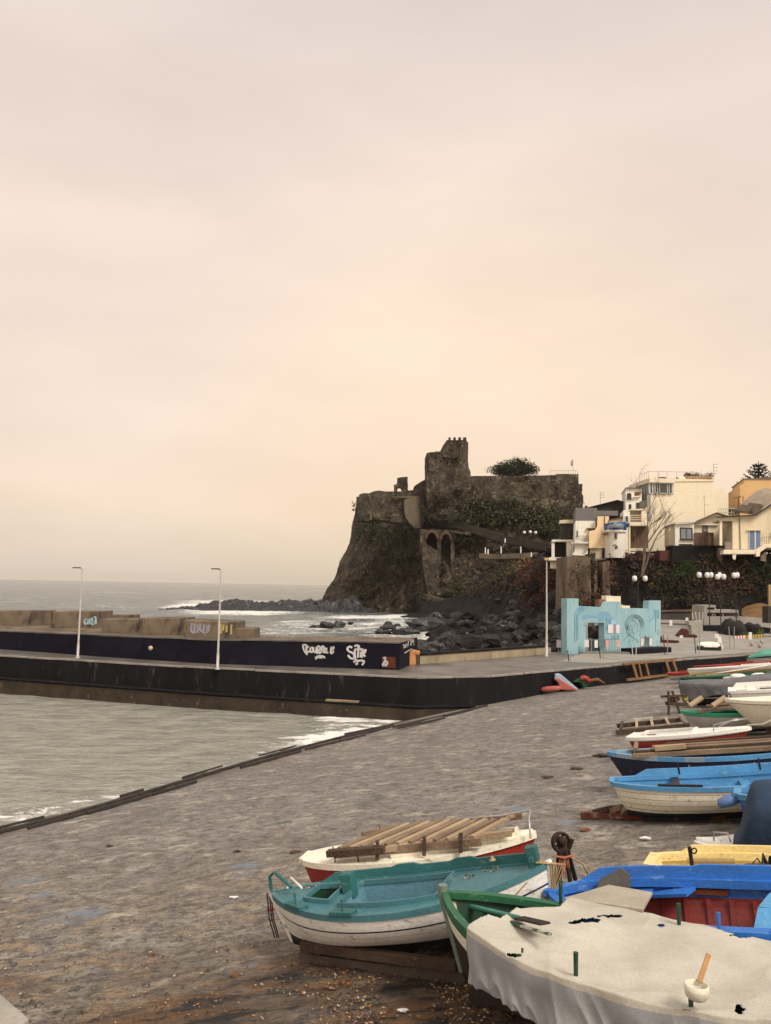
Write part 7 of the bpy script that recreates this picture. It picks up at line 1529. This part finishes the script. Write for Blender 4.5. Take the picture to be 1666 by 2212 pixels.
# bailer scoop
q = atramp(ZG(1312, 835), 1.16); t = thing('bailer', 'white plastic bailer scoop with a wooden handle lying on the torn canvas', 'bailer', q)
MB().lathe([(0, 0), (.075, 0), (.098, .025), (.108, .075), (.104, .125), (.093, .125), (.095, .08), (.083, .055), (0, .05)], q, 20).build('cup', pm('white_plastic', (.66, .62, .52), (.6, .55, .44), 4, .5, .1, 20, (.5, .4, .25), c3fac=(.62, .75)), t)
MB().bar(q + V((.045, .055, .115)), q + V((.18, .17, .31)), .045, .02, up=(0, -1, .3)).build('handle', pm('varnished_pine', (.45, .25, .10), (.36, .19, .08), 5), t, bevel=.006)
mb = MB(); 
for k, (u_, y_) in enumerate(((.12, .25), (.8, .3), (.72, .2), (.22, .35))):
    m_ = MB(); leaves(m_, rb.w(rb.L * u_, y_, rb.sheer(u_) + .05), (.16, .1, .02), 26, .022, (0, 1, 2)); m_.build('leaf_scatter', [pm('dry_leaf_tan', (.36, .24, .12), None, 5), pm('dry_leaf_dark', (.07, .035, .02), None, 5), pm('dry_leaf_pale', (.5, .42, .3), None, 5)], label=('dry leaves on the stern deck of the teal boat', 'dry leaves on the bow deck of the teal boat near the knob', 'dry leaves behind the cockpit of the teal boat', 'dry leaves along the far rim by the hatch of the teal boat')[k], cat='leaves')
q = atramp(ZG(250, 500), .8); leaves(mb, q, (.13, .1, .05), 60, .035, (0, 1, 2)); mb.build('leaf_pile', [pm('dry_leaf_tan', (.36, .24, .12), None, 5), pm('dry_leaf_dark', (.07, .035, .02), None, 5), pm('dry_leaf_pale', (.5, .42, .3), None, 5)], label='small heap of dry leaves in the bow of the green boat', cat='leaves')
for (x0, y0, x1, y1, dz, lab) in ((1100, 2120, 1700, 2225, .08, 'dark skid timber under the near side of the green boat'), (1020, 2150, 1300, 2190, .1, 'short dark bearer beneath the bow of the green boat')): skid(atramp((x0, y0), dz), atramp((x1, y1), dz), .2, .2, lab, P_hull_dark)
# blue thing cut by the bottom edge, pale kerb corner at the left
q = atramp(ZE(945, 1150), .1); t = thing('blue_tub', 'bright blue plastic tub cut off by the bottom edge of the picture', 'tub', q); MB().lathe([(.0, 0), (.26, 0), (.32, .22), (.30, .22), (.25, .03), (0, .03)], q + V((.02, -.62, -.12)), 20).build('tub', pm('blue_plastic', (.03, .18, .5), None, 3, .45), t)
# ---- litter and loose things on the slipway
mb = MB(); rr = random.Random(77)
ml = [MATS['dry_leaf_tan'], MATS['dry_leaf_dark'], MATS['dry_leaf_pale'], pm('dry_leaf_orange', (.30, .12, .035), None, 5), pm('grit_dark', (.04, .035, .032), None, 5)]
for _ in range(9000):
    k = rr.random()
    if k < .55: p = (rr.gauss(930, 150), rr.gauss(2140, 55))
    elif k < .75: p = (rr.gauss(700, 230), rr.gauss(2120, 70))
    else: p = (rr.uniform(-20, 1450), 1850 + 360 * rr.random() ** .6)
    if p[1] < 2020 and k < .75: continue
    q = atramp(p, .02 + .012 * rr.random())
    if noise.noise(V((q.x * 1.3, q.y * 1.3, 5))) + .6 * noise.noise(V((q.x * 3.5, q.y * 3.5, 8))) < rr.uniform(-.45, .3): continue
    sz = .005 + .034 * rr.random() ** 3.2; a_ = rr.uniform(0, 6.28); ca, sa = math.cos(a_) * sz, math.sin(a_) * sz
    mb.add([q + V((-ca, -sa, rr.uniform(0, .012))), q + V((sa * .6, -ca * .6, 0)), q + V((ca, sa, rr.uniform(0, .02))), q + V((-sa * .6, ca * .6, rr.uniform(0, .012)))], [(0, 1, 2, 3)], rr.choice((0, 1, 3, 3, 1, 1, 4, 4, 0, 1, 2)) if k < .75 else rr.choice((4, 4, 1, 2, 4)))
mb.build('leaf_litter', ml, kind='stuff', label='scattered dry leaves and grit on the slipway', cat='litter')
bits = [(275, 2105, .14, 'dark', 'charred dark scrap of wood on the open slipway left of the middle'), (512, 2117, .12, 'dark', 'curved black strap end lying beside a tan stick on the slipway'), (568, 2250, .11, 'white', 'white crumpled scrap beside a dark chip left of the teal boat'), (592, 2280, .1, 'red', 'small red scrap of plastic left of the teal boat'), (508, 2340, .12, 'rust', 'rust brown chip of wood left of the skid timbers'), (1435, 1912, .16, 'dark', 'black lump of wood on the slipway before the clinker boat')]
cm = {'dark': dwood, 'white': paper, 'red': P_red, 'rust': MATS['rust_brown'], 'tan': pwood}
for k, (x, y, s_, c_, lab) in enumerate(((237, 1827, .16, 'dark', 'charred dark scrap of wood alone on the open slipway'), (512, 1838, .15, 'dark', 'flat dark ring of rubber on a sandy patch of the slipway'), (640, 1842, .22, 'dark', 'curved black strap lying beside a tan stick on the slipway'), (505, 1938, .13, 'white', 'pale crumpled scrap with a dark chip left of the teal boat'), (592 * .868 + 70, 1964, .12, 'red', 'small red plastic scrap left of the teal boat'), (508, 2106, .12, 'rust', 'rust brown chip of wood left of the skid timbers'),
        (1245, 1660, .3, 'dark', 'black lump of wood on the slipway before the clinker boat'), (1300, 1632, .4, 'dark', 'dark chain heap at the left end of the navy boat'), (1185, 1678, .3, 'dark', 'dark scrap near the middle of the slipway left of the boats'), (1395, 1810, .16, 'white', 'small white scrap of paper right of the winch stand'), (1262, 1793, .2, 'rust', 'brown stick left of the winch stand on the slipway'), (680, 1842, .3, 'tan', 'tan splinter of wood beside the curved black strap'), (20, 2190, .2, 'tan', 'yellow stick in the bottom left corner of the slipway'), (330, 2060, .1, 'rust', 'tiny orange brown shard on the lower slipway'), (870, 2182, .1, 'white', 'white scrap among the leaf litter under the boats'))):
    q = atramp((x, y), .035); MB().blob(q, s_ * .5, k, .5, 2, sq=(1.3, .6, .32) if c_ != 'tan' else (1.6, .25, .18)).build('scrap', cm[c_], label=lab, cat='scrap')
# pale concrete kerb that cuts the bottom left corner
q = [atramp(p, .0) for p in ((-140, 2160), (-10, 2150), (62, 2214), (-100, 2400))]
MB().prism([V((p.x, p.y, p.z + .1)) for p in q], (0, 0, -.5)).build('kerb_corner', MATS['pale_concrete'], label='pale concrete kerb corner at the bottom left of the slipway', cat='kerb', bevel=.04)
# ================================================================== AIR
hz = MB().box((-200, 4200, 30.5), (11600, 8900, 66)).build('haze', [], kind='stuff')
m = bpy.data.materials.new('haze_air'); m.use_nodes = True; nt = m.node_tree; nt.nodes.remove(nt.nodes['Principled BSDF'])
pv = nt.nodes.new('ShaderNodeVolumePrincipled'); pv.inputs['Color'].default_value = (.93, .88, .80, 1); pv.inputs['Density'].default_value = .00007; pv.inputs['Anisotropy'].default_value = .1
nt.links.new(pv.outputs[0], nt.nodes['Material Output'].inputs['Volume']); hz.data.materials.append(m)
